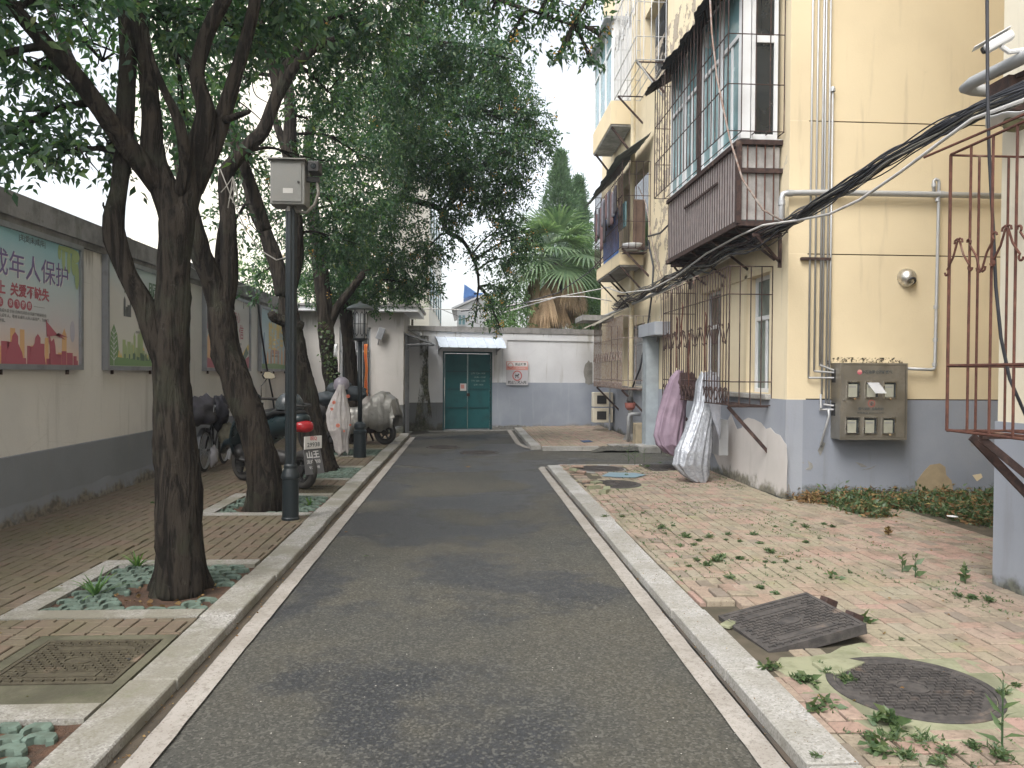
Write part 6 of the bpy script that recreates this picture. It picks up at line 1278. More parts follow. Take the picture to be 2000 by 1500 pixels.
def unit(a): return a / np.maximum(np.linalg.norm(a, axis=-1, keepdims=True), 1e-9)
def leaf_mesh(name, mat, pos, dr, L, wr=.38, seed=0, fold=.25, curl=.2, bend=None):
    """pos, dr: N x 3; L: N. six-point folded leaves"""
    r = np.random.default_rng(seed); N = len(pos); dr = unit(dr); ref = unit(r.normal(size=(N, 3)) * np.array([1, 1, .6]) + np.array([0, 0, .9]))
    sd_ = unit(np.cross(dr, ref)); nm = np.cross(sd_, dr); L = L[:, None]; W = L * wr * .5
    p0 = pos; p1 = pos + dr * L * .38 + sd_ * W + nm * W * fold; p2 = pos + dr * L * .38 - sd_ * W + nm * W * fold; p3 = pos + dr * L * .42
    p4 = pos + dr * L - nm * L * curl
    V = np.stack([p0, p1, p3, p2, p4], 1).reshape(-1, 3); b = (np.arange(N) * 5)[:, None]
    F = np.concatenate([b + [0, 1, 2], b + [0, 2, 3], b + [1, 4, 2], b + [2, 4, 3]], 1).reshape(-1, 3)
    me = bpy.data.meshes.new(name); me.vertices.add(len(V)); me.vertices.foreach_set('co', V.astype(np.float32).ravel())
    me.loops.add(F.size); me.loops.foreach_set('vertex_index', F.astype(np.int32).ravel()); me.polygons.add(len(F)); me.polygons.foreach_set('loop_start', np.arange(0, F.size, 3, dtype=np.int32))
    me.materials.append(mat); val = np.repeat(r.beta(2, 2.6, N), 4); a = me.attributes.new('rnd', 'FLOAT', 'FACE'); a.data.foreach_set('value', val.astype(np.float32)); me.update(calc_edges=True); return me
def twigs(c, rad, n, seed, per=9, tl=.3, droop=.25, shell=.35, voids=.0):
    """leafy twigs filling an ellipsoid with gaps between them"""
    r = np.random.default_rng(seed); d = unit(r.normal(size=(n, 3))); q = (shell + (1 - shell) * r.random(n)) ** .8
    p = np.array(c) + d * q[:, None] * np.array(rad); 
    if voids:
        k = np.array([noise.noise(Vector(x) * (1.9)) + .5 * noise.noise(Vector(x) * 4.6) for x in p]); keep = k > np.quantile(k, voids); p, d = p[keep], d[keep]; n = len(p)
    td = unit(d * .7 + r.normal(size=(n, 3)) * .55 + np.array([0, 0, -droop])); ts = (np.arange(per) + .5) / per; ln = tl * r.uniform(.6, 1.2, n)
    pos = p[:, None] + td[:, None] * ln[:, None, None] * (ts[None, :, None] - .5) + np.array([0, 0, -.12])[None, None] * (ts ** 2)[None, :, None] * ln[:, None, None] * 2 * droop
    side_ = unit(np.cross(td, r.normal(size=(n, 3)))); sg = np.where(np.arange(per) % 2 == 0, 1, -1)
    dr = td[:, None] * .75 + side_[:, None] * sg[None, :, None] * .8 + r.normal(size=(n, per, 3)) * .35 + np.array([0, 0, -.25])
    return pos.reshape(-1, 3), dr.reshape(-1, 3)
def catmull(P, R_, k=6):
    out = []; rr_ = []
    for i in range(len(P) - 1):
        a, b, c, d = P[max(0, i - 1)], P[i], P[i + 1], P[min(len(P) - 1, i + 2)]; kk = max(2, min(14, int((c - b).length / .07)))
        for j in range(kk):
            f = j / kk; out.append(.5 * ((2 * b) + (c - a) * f + (2 * a - 5 * b + 4 * c - d) * f * f + (3 * b - a - 3 * c + d) * f ** 3)); rr_.append(R_[i] * (1 - f) + R_[i + 1] * f)
    out.append(P[-1]); rr_.append(R_[-1]); return out, rr_
def limb(mb, spec, n=20, wob=.16, seed=0):
    P = [at(s[0], s[1], y=s[2]) for s in spec]; Rr = [s[3] * s[2] / 1500 for s in spec]; p, r_ = catmull(P, Rr); mb.tube(p, r_, n, wob=wob, seed=seed); return p, r_
def flare(mb, c, rb, h, n, seed):
    """root flare with buttresses"""
    rows = []; r = random.Random(seed); ph = r.uniform(0, 6)
    for i in range(9):
        f = i / 8; rr_ = rb * (1 + .42 * (1 - f) ** 2.6); rows.append([(c.x + rr_ * (1 + (.2 * (1 - f)) * math.sin(a * 5 + ph) + .09 * noise.noise(Vector((math.cos(a) * 3, math.sin(a) * 3, f * 4 + seed)))) * math.cos(a), c.y + rr_ * (1 + (.15 * (1 - f)) * math.sin(a * 5 + ph)) * math.sin(a), c.z - .05 + h * f) for a in [2 * math.pi * j / n for j in range(n)]])
    mb.grid(rows, close=True)
def tree(name, label, base, limbs, clumps, seed, lsize=.088, group=None, dens=1.0, blossom=0):
    t = thing(name, label, 'tree', base, group=group); mb = MB(); allp = []
    for i, l in enumerate(limbs):
        big = max(s[3] * s[2] / 1500 for s in l) > .07
        p, r_ = limb(mb, l, 26 if big else 12, .15 if big else .1, seed + i); allp += p[2:]
    mb.build('trunk', M['bark'], t, smooth=True)
    br = MB(); pos = []; drs = []; r = random.Random(seed); bp = []
    for i, cl in enumerate(clumps):
        px, py, Y, rx, ry, lai = cl[:6]; c = at(px, py, y=Y); s = Y / 1500; rad = (rx * s, max(rx, ry) * s * 1.15, ry * s)
        v = (cl[6] if len(cl) > 6 else .22) * .75; n = max(6, int(1.45 * dens * lai * math.pi * rx * ry / (lsize * lsize * .38 * .62 / (s * s)) / 9))
        p, d = twigs(c, rad, int(n / (1 - v)), seed * 100 + i, 9, .34, .3, .15, v); pos.append(p); drs.append(d)
        q = min(allp, key=lambda a: (a - c).length + .3 * abs(a.z - c.z)) if allp else c
        mid_ = q.lerp(c, .5) + Vector((0, 0, .12 * (c - q).length)); pp, rr_ = catmull([q, mid_, c], [.028, .018, .010]); br.tube(pp, rr_, 6)
        for k in range(6):
            e = c + Vector((r.uniform(-1, 1) * rad[0], r.uniform(-1, 1) * rad[1], r.uniform(-.9, .8) * rad[2])) * .85; m2 = c.lerp(e, .5) + Vector((0, 0, .06)); pp, rr_ = catmull([pp[len(pp) // 2] if k % 2 else c, m2, e], [.011, .007, .003]); br.tube(pp, rr_, 4)
            pp = [q, mid_, c]
        if blossom and r.random() < .8:
            for _ in range(blossom):
                a = c + Vector((r.uniform(-.8, .8) * rad[0], -rad[1] * r.uniform(.5, .9), r.uniform(-.7, .7) * rad[2])); bp.append(a)
    br.build('branches', M['bark'], t, smooth=True)
    P = np.concatenate(pos) - np.array(base); D = np.concatenate(drs); rg = np.random.default_rng(seed)
    o = link('crown', leaf_mesh('crown', M['leaf'], P, D, lsize * rg.uniform(.65, 1.2, len(P)), .42, seed), t); o['kind'] = 'stuff'
    if bp:
        B = np.repeat(np.array([tuple(x) for x in bp]) - np.array(base), 9, 0) + rg.normal(size=(len(bp) * 9, 3)) * .035; o = link('blossom', leaf_mesh('blossom', M['blossom'], B, rg.normal(size=B.shape), rg.uniform(.02, .045, len(B)), .7, 3), t); o['kind'] = 'stuff'
    return t, len(P)
TG = 'trees along the left pavement'; tot = 0
c1 = at(350, 1148, z=.06)
T1 = [[(351, 1165, 5.44, 45), (351, 1120, 5.44, 48), (348, 1000, 5.44, 46), (345, 900, 5.44, 44), (340, 800, 5.44, 38), (336, 740, 5.44, 36), (333, 680, 5.44, 38), (337, 600, 5.44, 36), (339, 540, 5.44, 32), (342, 470, 5.44, 34), (346, 420, 5.44, 37), (348, 395, 5.44, 24), (348, 380, 5.44, 8)],
      [(330, 720, 5.44, 28), (312, 668, 5.42, 28), (283, 600, 5.40, 23), (249, 537, 5.36, 20), (226, 470, 5.34, 22), (222, 425, 5.33, 20), (232, 370, 5.33, 16), (240, 300, 5.36, 17), (246, 200, 5.4, 18), (250, 100, 5.45, 16), (243, 0, 5.5, 15), (238, -120, 5.5, 12)],
      [(346, 440, 5.44, 32), (318, 360, 5.42, 28), (300, 300, 5.4, 24), (296, 220, 5.4, 19), (284, 120, 5.45, 16), (266, 0, 5.5, 15), (255, -130, 5.6, 12)],
      [(325, 380, 5.42, 22), (270, 310, 5.3, 22), (215, 240, 5.15, 19), (155, 155, 5.0, 17), (92, 88, 4.9, 16), (28, 15, 4.8, 13), (-40, -70, 4.7, 10)],
      [(225, 250, 5.2, 12), (190, 200, 5.4, 12), (150, 140, 5.6, 10), (118, 70, 5.8, 8), (90, 0, 6, 6)],
      [(350, 430, 5.46, 32), (372, 350, 5.5, 28), (392, 270, 5.5, 24), (403, 215, 5.5, 19), (384, 145, 5.5, 15), (408, 55, 5.5, 15), (442, -10, 5.5, 15), (470, -120, 5.5, 12)],
      [(378, 370, 5.5, 20), (415, 290, 5.55, 19), (437, 220, 5.6, 17), (466, 128, 5.6, 14), (491, 37, 5.6, 13), (500, -10, 5.6, 12), (512, -120, 5.6, 9)],
      [(352, 380, 5.42, 16), (362, 325, 5.38, 13), (350, 240, 5.3, 11), (322, 180, 5.25, 8), (298, 120, 5.2, 6), (285, 60, 5.2, 5)],
      [(392, 200, 5.5, 9), (370, 130, 5.7, 8), (335, 80, 5.8, 6), (310, 20, 5.9, 4)], [(440, 235, 5.55, 8), (475, 222, 5.4, 6), (486, 218, 5.3, 5)],
      [(235, 420, 5.33, 6), (205, 408, 5.3, 3), (202, 395, 5.3, 1.5)]]
C1 = [(20, 270, 5.4, 95, 85, 2.3), (140, 300, 5.3, 105, 50, 1.9), (60, 130, 5.2, 110, 90, 1.9), (215, 285, 5.6, 60, 60, 1.2), (120, 10, 5, 150, 70, 2.6), (200, 120, 6.3, 80, 80, .8, .4), (330, 40, 5.8, 140, 90, 2.4), (360, 230, 6.8, 110, 100, 1.4), (480, 60, 6.2, 100, 90, 2.2), (560, -20, 6, 120, 80, 2.6), (-60, -40, 4.6, 120, 120, 2), (-120, 200, 5, 100, 120, 1.5),
      (250, -160, 5.2, 260, 110, 1.5), (560, -190, 5.8, 220, 110, 1.4), (-150, -200, 4.6, 200, 120, 1.2), (350, -420, 5.2, 400, 170, 1.2), (760, -260, 6.2, 180, 90, 1.2), (-350, -350, 4.4, 260, 200, 1)]  # upper clumps, unseen above the frame, added to shade the left side
T2 = [[(522, 1000, 8.76, 38), (521, 960, 8.76, 36), (512, 900, 8.76, 31), (488, 817, 8.76, 28), (464, 750, 8.76, 28), (441, 690, 8.76, 27), (432, 620, 8.76, 26), (430, 590, 8.76, 22), (430, 570, 8.76, 8)],
      [(430, 600, 8.76, 22), (412, 545, 8.7, 20), (394, 500, 8.6, 19), (378, 440, 8.5, 17), (365, 380, 8.5, 15), (352, 300, 8.5, 12), (345, 200, 8.6, 9)],
      [(434, 600, 8.76, 21), (447, 530, 8.8, 16), (446, 440, 8.8, 15), (440, 350, 8.8, 14), (456, 318, 8.8, 13), (486, 285, 8.8, 13), (513, 257, 8.8, 12), (530, 215, 8.8, 12), (545, 178, 8.8, 12), (572, 135, 8.8, 10), (592, 112, 8.8, 9), (625, 88, 8.8, 7), (654, 76, 8.8, 5)],
      [(543, 180, 8.8, 10), (532, 130, 8.8, 9), (512, 60, 8.8, 9), (502, 0, 8.8, 8), (495, -90, 8.8, 6)], [(545, 170, 8.8, 8), (561, 128, 8.8, 8), (590, 80, 8.8, 6), (636, 38, 8.8, 4)], [(545, 180, 8.9, 8), (552, 100, 9, 7), (548, 30, 9, 5)],
      [(455, 275, 9, 9), (480, 330, 9, 10), (500, 390, 9.1, 11), (520, 450, 9.2, 12)], [(440, 420, 8.8, 8), (430, 470, 8.9, 7), (424, 530, 9, 7)]]
C2 = [(440, 180, 9.5, 110, 100, 1.1), (560, 60, 9.2, 130, 80, 2.6), (690, 60, 9.6, 120, 80, 2.6), (640, 180, 9.8, 110, 80, 1.3, .4), (470, 320, 9.9, 90, 80, 1.0, .4), (760, 0, 9, 130, 70, 2.2), (600, 330, 10.2, 70, 70, .9, .45), (350, 130, 9.5, 80, 100, 1.2), (560, -150, 9, 320, 90, 1.2), (890, -60, 8.5, 120, 60, 2.2), (410, 60, 9.6, 90, 70, 2.2), (460, 430, 10, 60, 70, .7, .5)]
T3 = [[(624, 925, 12.1, 34), (618, 880, 12.1, 25), (608, 820, 12.1, 23), (598, 770, 12.1, 21), (585, 715, 12.1, 20), (572, 650, 12.1, 19), (562, 600, 12.1, 18), (556, 560, 12.1, 8)],
      [(556, 575, 12.1, 17), (540, 515, 12.1, 15), (520, 460, 12.1, 13), (498, 410, 12.1, 12), (485, 360, 12.1, 11), (462, 300, 12.1, 10), (452, 230, 12.1, 8)], [(560, 580, 12.1, 16), (578, 500, 12.1, 14), (575, 400, 12.1, 13), (568, 300, 12.1, 13), (566, 200, 12.1, 11), (556, 120, 12.2, 8)],
      [(568, 330, 12.1, 9), (550, 270, 12.2, 8), (530, 215, 12.3, 6)], [(590, 640, 12.1, 11), (560, 628, 12.0, 11), (536, 620, 11.95, 10), (530, 612, 11.9, 8)], [(595, 700, 12.1, 8), (575, 672, 12.05, 6)]]
C3 = [(560, 420, 12.8, 90, 80, 1.0, .4), (530, 540, 13.2, 80, 60, .9, .4), (700, 300, 13, 110, 90, 1.6), (620, 250, 12.6, 80, 70, .9, .4), (760, 160, 13, 130, 100, 2.6), (860, 90, 12.8, 120, 90, 2.8), (660, 480, 13, 80, 70, 2.0), (680, 400, 12.6, 90, 60, 1.8), (960, 110, 12.5, 90, 60, 2.4), (560, 330, 12.6, 70, 70, .8, .5)]
T1 = [[(a, b, c, d * .9) for a, b, c, d in l] for l in T1]
T4 = [[(652, 885, 15.0, 22), (651, 830, 15.0, 16), (649, 760, 15.0, 14), (642, 700, 15.0, 15), (636, 620, 15.0, 15), (628, 550, 15.0, 14), (620, 470, 15.0, 13), (610, 400, 15.0, 12), (602, 300, 15.0, 10), (608, 250, 15.0, 9), (630, 222, 15.0, 8), (655, 195, 15, 7), (668, 150, 15, 6)], [(640, 640, 15, 10), (660, 600, 15, 8), (690, 560, 15, 7), (720, 520, 15, 6)]]
C4 = [(700, 210, 15.5, 80, 70, 1.4), (740, 420, 15.5, 90, 70, 2.6), (650, 560, 15.8, 90, 45, 2.6), (790, 260, 15.2, 120, 100, 2.8), (600, 480, 16, 60, 60, 1.2), (620, 350, 16, 80, 70, 1.0, .4)]
T5 = [[(692, 880, 16.6, 20), (689, 820, 16.6, 14), (686, 740, 16.6, 13), (682, 680, 16.6, 12), (676, 620, 16.6, 12), (674, 560, 16.6, 11), (682, 490, 16.6, 10), (712, 432, 16.6, 10), (750, 400, 16.6, 9), (785, 384, 16.6, 9), (800, 355, 16.6, 8), (808, 300, 16.6, 6), (830, 240, 16.6, 5)],
      [(785, 386, 16.6, 7), (830, 398, 16.6, 6), (862, 412, 16.6, 6), (872, 450, 16.6, 5), (905, 472, 16.6, 4), (930, 520, 16.4, 3), (935, 560, 16.3, 2)], [(676, 600, 16.6, 8), (700, 560, 16.7, 6), (712, 500, 16.8, 5)], [(545, 345, 16, 3), (640, 330, 16.4, 5), (700, 322, 16.5, 5), (740, 335, 16.6, 4), (800, 370, 16.6, 4)]]
C5 = [(900, 200, 16, 110, 90, 2.9), (985, 190, 15.6, 75, 70, 2.4), (1040, 235, 15.3, 55, 50, 1.9), (1020, 290, 15.3, 75, 50, 2.3), (930, 320, 15.8, 110, 80, 2.8), (1060, 275, 15, 40, 30, 1.2), (850, 330, 16, 110, 80, 2.8), (960, 400, 15.8, 80, 45, 2.3), (1000, 360, 15.5, 60, 40, 2.0), (880, 430, 16.2, 60, 50, 1.6), (760, 520, 16.6, 90, 60, 2.8), (810, 560, 16.5, 60, 35, 2.6), (840, 480, 16.3, 50, 60, 1.6), (990, 450, 15.6, 55, 45, 1.8), (1000, 510, 15.5, 55, 40, 1.8), (935, 500, 16, 40, 40, .8), (985, 570, 15.8, 45, 35, 1.3), (960, 600, 15.6, 30, 35, 1.0), (975, 640, 15.5, 22, 14, .9), (930, 615, 15.8, 25, 25, .5), (1040, 470, 15.6, 30, 30, 1.0), (720, 580, 16.8, 90, 30, 2.6), (690, 480, 16.8, 70, 80, 2.4)]
TOPB = [(900, 10, 8.2, 60, 30, 1.5), (960, 20, 8.1, 60, 30, 1.7), (1010, 35, 8.0, 50, 26, 1.3), (1070, 30, 7.9, 60, 34, 1.4), (1130, 40, 7.8, 50, 34, 1.2), (1170, 70, 7.7, 30, 26, 1.0), (1110, 85, 7.8, 30, 18, .8), (1080, -20, 7.8, 100, 30, 1.6), (1160, -15, 7.7, 50, 30, 1.2), (1000, 75, 8.0, 22, 14, .5), (1095, 108, 7.9, 10, 8, .5), (1150, 112, 7.8, 8, 8, .4)]
T2.append([(560, -120, 8.8, 8), (700, -90, 8.6, 7), (850, -50, 8.4, 6), (960, -5, 8.1, 4), (1040, 22, 7.9, 3), (1120, 50, 7.8, 2)]); C2 += TOPB
for nm, lb, b, L_, C_, sd_, bl in (
    ('broadleaf_tree', 'nearest and thickest tree with forking dark limbs beside the front poster', c1, T1, C1, 1, 0),
    ('broadleaf_tree', 'leaning tree just left of the tall black pole', at(522, 990, z=.06), T2, C2, 2, 1),
    ('broadleaf_tree', 'leaning tree with broken stubs just right of the tall black pole', at(625, 915, z=.06), T3, C3, 3, 1),
    ('broadleaf_tree', 'slim upright tree with ivy in front of the outbuilding window', at(652, 870, z=.06), T4, C4, 4, 2),
    ('broadleaf_tree', 'thin tree by the lantern post whose crown reaches over the teal doors', at(692, 866, z=.06), T5, C5, 5, 5)):
    _, k_ = tree(nm, lb, b, L_, C_, sd_, group=TG, blossom=bl); tot += k_
print('LEAVES', tot)
for i, (c, rb, h_) in enumerate(((c1, .15, .5), (at(522, 990, z=.06), .2, .4), (at(625, 915, z=.06), .2, .45))):
    m_ = MB(); flare(m_, c, rb, h_, 30, i + 2); o_ = [o for o in bpy.data.objects if o.name.startswith('broadleaf_tree')][i]; m_.build('root_flare', M['bark'], sorted([o for o in bpy.data.objects if o.name.startswith('broadleaf_tree') and o.parent is None], key=lambda o: o.name)[i], smooth=True)
iv = thing('ivy', 'ivy climbing the slim tree before the outbuilding', 'ivy', at(640, 780, y=14.7)); rg = np.random.default_rng(5); pts = []
for k in range(150):
    f = rg.random(); p = at(652 - 18 * f + rg.normal() * 8, 760 - 130 * f, y=14.75); pts.append(tuple(p - Vector(iv.location)))
pts = np.array(pts); o = link('foliage', leaf_mesh('foliage', M['weed'], pts, rg.normal(size=pts.shape) + np.array([0, -1, -.4]), rg.uniform(.05, .09, len(pts)), .8, 5), iv); o['kind'] = 'stuff'
tag(MB().grid([[at(652 + u * 2.5 + (3 - v) * .3, 672 + v * 5, y=14.6) + Vector((0, .02 * math.sin(u * 2 + v), 0)) for u in range(4)] for v in range(6)]).build('white_rag', M['white'], smooth=True, solid=.004), 'white strip of cloth tied on the slim tree', 'rag')
wb = thing('wire_bundle', 'tangle of thin wires tied in the fork of the leaning tree', 'wires', at(450, 360, y=8.5)); rr = random.Random(2)
for i in range(7):
    c = at(455, 345, y=8.5); e = at(430 + rr.uniform(0, 40), 395 + rr.uniform(-20, 15), y=8.5); MB().tube([c, c.lerp(e, .5) + Vector((rr.uniform(-.08, .08), 0, rr.uniform(-.05, .05))), e], .006, 4).build('wire', M['cable_g'], wb)
cable_thing('pale wire looping from the leaning trees to the tall pole', [at(430, 330, y=8.6), at(450, 380, y=8.6), at(480, 450, y=8.5), at(510, 490, y=8.4), at(540, 508, y=8.2), at(562, 502, y=8.1)], .007, M['cable_g'])
# ================================================================== BEHIND THE WALLS
cream_f = m_plaster('far_cream_render', (.80, .77, .69), (.76, .73, .66), st=.15, crack=0)
def far_window(x0, x1, z0, z1, y, par, glass=None):
    w_ = MB().box(x0 - .06, x1 + .06, y - .05, y - .01, z0 - .06, z1 + .06).build('window', M['whitetrim'], par); MB().box(x0, (x0 + x1) / 2 - .03, y - .07, y - .052, z0, z1).box((x0 + x1) / 2 + .03, x1, y - .07, y - .052, z0, z1).build('pane', glass or M['glass_b'], w_)
b1_ = thing('cream_building', 'tall cream apartment block glimpsed through the tree crowns', 'building', (-7, 28, 0)); xL = at(253, 500, y=26).x; xR = at(760, 500, y=26).x
MB().box(xL, xR, 26, 40, 0, 19).build('wall', cream_f, b1_); MB().box(xL - .4, xR + .4, 25.6, 40.4, 19, 19.4).build('roof', M['cope'], b1_)
for fl_ in range(0):
    for k in range(4): far_window(xL + 1.6 + k * 2.1, xL + 2.7 + k * 2.1, 2.2 + fl_ * 3.1, 3.6 + fl_ * 3.1, 26, b1_)
b2_ = thing('cream_building', 'cream block with balconies in shade behind the outbuilding roof', 'building', (-1, 34, 0)); xa_ = at(800, 600, y=30).x
fx = at(862, 600, y=44).x
MB().prism([(fx - 5, 30, 0), (at(838, 600, y=30).x, 30, 0), (fx, 44, 0), (fx - 5, 44, 0)], (0, 0, 9)).build('wall', cream_f, b2_)
p_a = Vector((at(838, 600, y=30).x, 30, 0)); p_b = Vector((fx, 44, 0))
for fl_ in range(3):
    for k in range(5):
        q_ = p_a.lerp(p_b, (k + .25) / 5); q2 = p_a.lerp(p_b, (k + .7) / 5); MB().prism([q_ + Vector((.02, 0, 1.4 + fl_ * 2.9)), q2 + Vector((.02, 0, 1.4 + fl_ * 2.9)), q2 + Vector((.02, 0, 3 + fl_ * 2.9)), q_ + Vector((.02, 0, 3 + fl_ * 2.9))], (.03, 0, 0)).build('window', M['glass_b'], b2_)
whw = m_plaster('far_white_render', (.72, .72, .72), (.66, .66, .67), st=.1, crack=0)
wh = thing('white_house', 'white gabled house with a blue roof beyond the end wall', 'house', (0, 45, 0)); hx0 = at(893, 600, y=42).x; hx1_ = at(1000, 600, y=42).x; ze = at(893, 602, y=42).z; zr = at(935, 578, y=42).z
MB().prism([(hx0, 42, 0), (hx1_, 42, 0), (hx1_, 42, ze), ((hx0 + hx1_) / 2, 42, zr), (hx0, 42, ze)], (0, 9, 0)).build('wall', whw, wh)
roofb = pm('blue_roof_sheet', (.10, .22, .5), (.08, .18, .42), rough=.6); xm = (hx0 + hx1_) / 2
for s_, xe in ((-1, hx0 - .3), (1, hx1_ + .3)): MB().prism([(xm, 41.7, zr + .02), (xe, 41.7, ze - .1), (xe, 41.7, ze + .0), (xm, 41.7, zr + .14)], (0, 9.6, 0)).build('roof', whw, wh)
MB().prism([at(905, 582, y=46), at(934, 574, y=46), at(907, 555, y=46)], (0, 3, 0)).build('blue_roof', roofb, wh); MB().prism([at(925, 572, y=46), at(945, 572, y=46), at(960, 590, y=46), at(930, 590, y=46)], (0, 3, 0)).build('blue_roof', roofb, wh)
far_window(at(896, 640, y=42).x, at(908, 640, y=42).x, at(900, 634, y=42).z, at(900, 616, y=42).z, 42, wh)
# conifers, bushes, palm
def conifer(label, px, ytop, ybot, wpx, Y, seed, n=2600):
    base = at(px, 700, y=Y); base.z = 0; t = thing('conifer', label, 'tree', base, group='conifers beyond the end wall'); top = at(px, ytop, y=Y).z; zb = max(at(px, ybot, y=Y).z, .8); rg = np.random.default_rng(seed)
    f = rg.random(n) ** .75; rmax = wpx * Y / 1500; a = rg.uniform(0, 2 * math.pi, n); rr_ = rmax * (1 - f) ** .8 * (.35 + .65 * rg.random(n)) * (1 + .4 * np.sin(a * 3 + f * 22) * np.sin(f * 31 + a)); P = np.stack([rr_ * np.cos(a), rr_ * np.sin(a), zb + (top - zb) * f - rr_ * .25], 1)
    D0 = np.stack([np.cos(a) * .5, np.sin(a) * .5, np.full(n, .9)], 1); P = np.repeat(P, 9, 0) + rg.normal(size=(n * 9, 3)) * .09; D = np.repeat(D0, 9, 0) + rg.normal(size=(n * 9, 3)) * .45
    o = link('crown', leaf_mesh('crown', M['leaf_c'], P, D, rg.uniform(.12, .26, len(P)), .22, seed), t); o['kind'] = 'stuff'; MB().tube([(base.x, base.y, 0), (base.x, base.y, top * .9)], [.16, .03], 8).build('trunk', M['bark'], t)
conifer('tall pointed conifer behind the palm', 1092, 300, 640, 88, 33, 1, 2300); conifer('lower conifer spire right of the tall one', 1128, 350, 640, 60, 34, 2, 1500); conifer('broad dark conifer low behind the yellow building edge', 1165, 500, 660, 62, 31, 3, 1700)
def bush(label, px, py, Y, rx, ry, seed, mat, lai=2.6, cat='bush'):
    c = at(px, py, y=Y); s = Y / 1500; base = Vector((c.x, c.y, 0)); t = thing('bush', label, cat, base, group='bushes beyond the end wall'); n = int(lai * math.pi * rx * ry * s * s / (.11 * .11 * .25) / 9)
    p, d = twigs(c, (rx * s, rx * s, ry * s), n, seed, 9, .45, .2, .3, .15); rg = np.random.default_rng(seed); o = link('foliage', leaf_mesh('foliage', mat, p - np.array(base), d, .11 * rg.uniform(.7, 1.3, len(p)), .45, seed), t); o['kind'] = 'stuff'
    MB().tube([(c.x, c.y, 0), (c.x + .1, c.y, c.z)], [.07, .03], 7).build('stem', M['bark'], t)
bush('bright green bush left of the palm trunk', 1000, 600, 26, 55, 50, 61, M['leaf_b']); bush('mid green bush right of the palm trunk', 1150, 600, 27, 50, 60, 62, M['leaf_b']); bush('low green bush against the end wall under the hanging twigs', 975, 640, 25, 40, 25, 63, M['leaf_b'])
for k, (px, py, Y, rx, ry) in enumerate(((500, 560, 23, 130, 60), (690, 560, 24, 110, 60), (800, 590, 23.5, 40, 30))): bush(['bush', 'thick bush', 'small bush'][k] + ' behind the boundary wall ' + ['between the leaning trunks', 'behind the outbuilding', 'at the outbuilding roof corner'][k], px, py, Y, rx, ry, 70 + k, M['leaf_b'], 1.5)
pt_ = at(1085, 640, y=26.5); pbase = Vector((pt_.x, 26.5, 0)); pc = at(1085, 515, y=26.5)
pl = thing('fan_palm', 'fan palm with a skirt of dead brown fronds beyond the end wall', 'palm', pbase); MB().tube([pbase, pbase + Vector((0, 0, pc.z * .5)), pc], [.22, .26, .2], 14, wob=.25).build('trunk', pm('fibrous_palm_trunk', (.05, .04, .032), (.03, .025, .02), bst=1), pl, smooth=True)
def fan(c, d, R0, mat, nb=26, spread=125, droop=.35, seed=0, closed=1.0):
    r = random.Random(seed); d = Vector(d).normalized(); s_ = d.cross(Vector((0, 0, 1))); s_ = (s_ if s_.length > .1 else Vector((1, 0, 0))).normalized(); nrm = s_.cross(d); m = MB()
    for i in range(nb):
        a = R(-spread + 2 * spread * i / (nb - 1)) * closed; bd = (d * math.cos(a) + s_ * math.sin(a)); L = R0 * (.72 + .28 * math.cos(a * .6)) * r.uniform(.9, 1.06); w_ = .028 * R0 / .8; sd_ = bd.cross(nrm).normalized(); q = [Vector(c)]
        pts = [Vector(c) + bd * L * f + Vector((0, 0, -1)) * droop * L * f * f * f + nrm * (.015 * (i % 2)) for f in (0, .35, .7, 1)]
        ws = [.004, w_, w_ * .7, .002]; vs = []
        for p, w2 in zip(pts, ws): vs += [p - sd_ * w2, p + sd_ * w2]
        m.add(vs, [(0, 1, 3, 2), (2, 3, 5, 4), (4, 5, 7, 6)], 0, r.random())
    return m
rr = random.Random(11)
for k in range(26):
    a = k * 2.399; el = R(75 - 105 * (k / 26)); L = rr.uniform(.9, 1.35); d = Vector((math.cos(a) * math.cos(el), math.sin(a) * math.cos(el), math.sin(el))); c = pc + Vector((0, 0, .1)) + d * L
    f_ = fan(c, (d + Vector((0, 0, -.35))), rr.uniform(1.15, 1.45), M['palm'], 26, 110, .3, k).build('frond', M['palm'], pl); m_ = MB(); m_.tube([pc + Vector((0, 0, -.1)), pc.lerp(c, .5) + Vector((0, 0, .06)), c], [.022, .014, .01], 5); m_.build('stalk', M['palm'], f_)
for k in range(20):
    a = k * 2.399 + 1; rr_ = rr.uniform(.3, 1.0); zt_ = pc.z - rr.uniform(.2, 1.1); c = Vector((pc.x + math.cos(a) * rr_, pc.y + math.sin(a) * rr_, zt_)); fan(c, (math.cos(a) * .22, math.sin(a) * .22, -1), rr.uniform(1.1, 1.6), M['palm_dead'], 20, 55, .1, k + 50, .5).build('dead_frond', M['palm_dead'], pl)
# ================================================================== WEEDS, LITTER, RUBBLE
def rosette(n, R0, up, seed, wr_=.45, mat=None, droop=.2):
    rg = np.random.default_rng(seed); a = rg.uniform(0, 2 * math.pi, n); e = rg.uniform(.1, up, n); D = np.stack([np.cos(a) * np.cos(e), np.sin(a) * np.cos(e), np.sin(e)], 1); P = rg.normal(size=(n, 3)) * np.array([R0 * .35, R0 * .35, .0]) + np.array([0, 0, .004]); P[:, 2] = np.abs(rg.normal(size=n)) * R0 * .25
    return leaf_mesh('weed', mat or M['weed'], P, D, R0 * rg.uniform(.5, 1.05, n), wr_, seed, .2, droop)
wm = [[rosette(n_ + 6 * q, r_ * (.9 + .15 * q), u_, sd + 10 * q, w_) for q in range(3)] for n_, r_, u_, sd, w_ in ((40, .026, .9, 1, .35), (70, .034, 1.1, 2, .3), (22, .055, .6, 3, .5), (90, .030, .7, 4, .4), (36, .045, 1.3, 5, .16))]
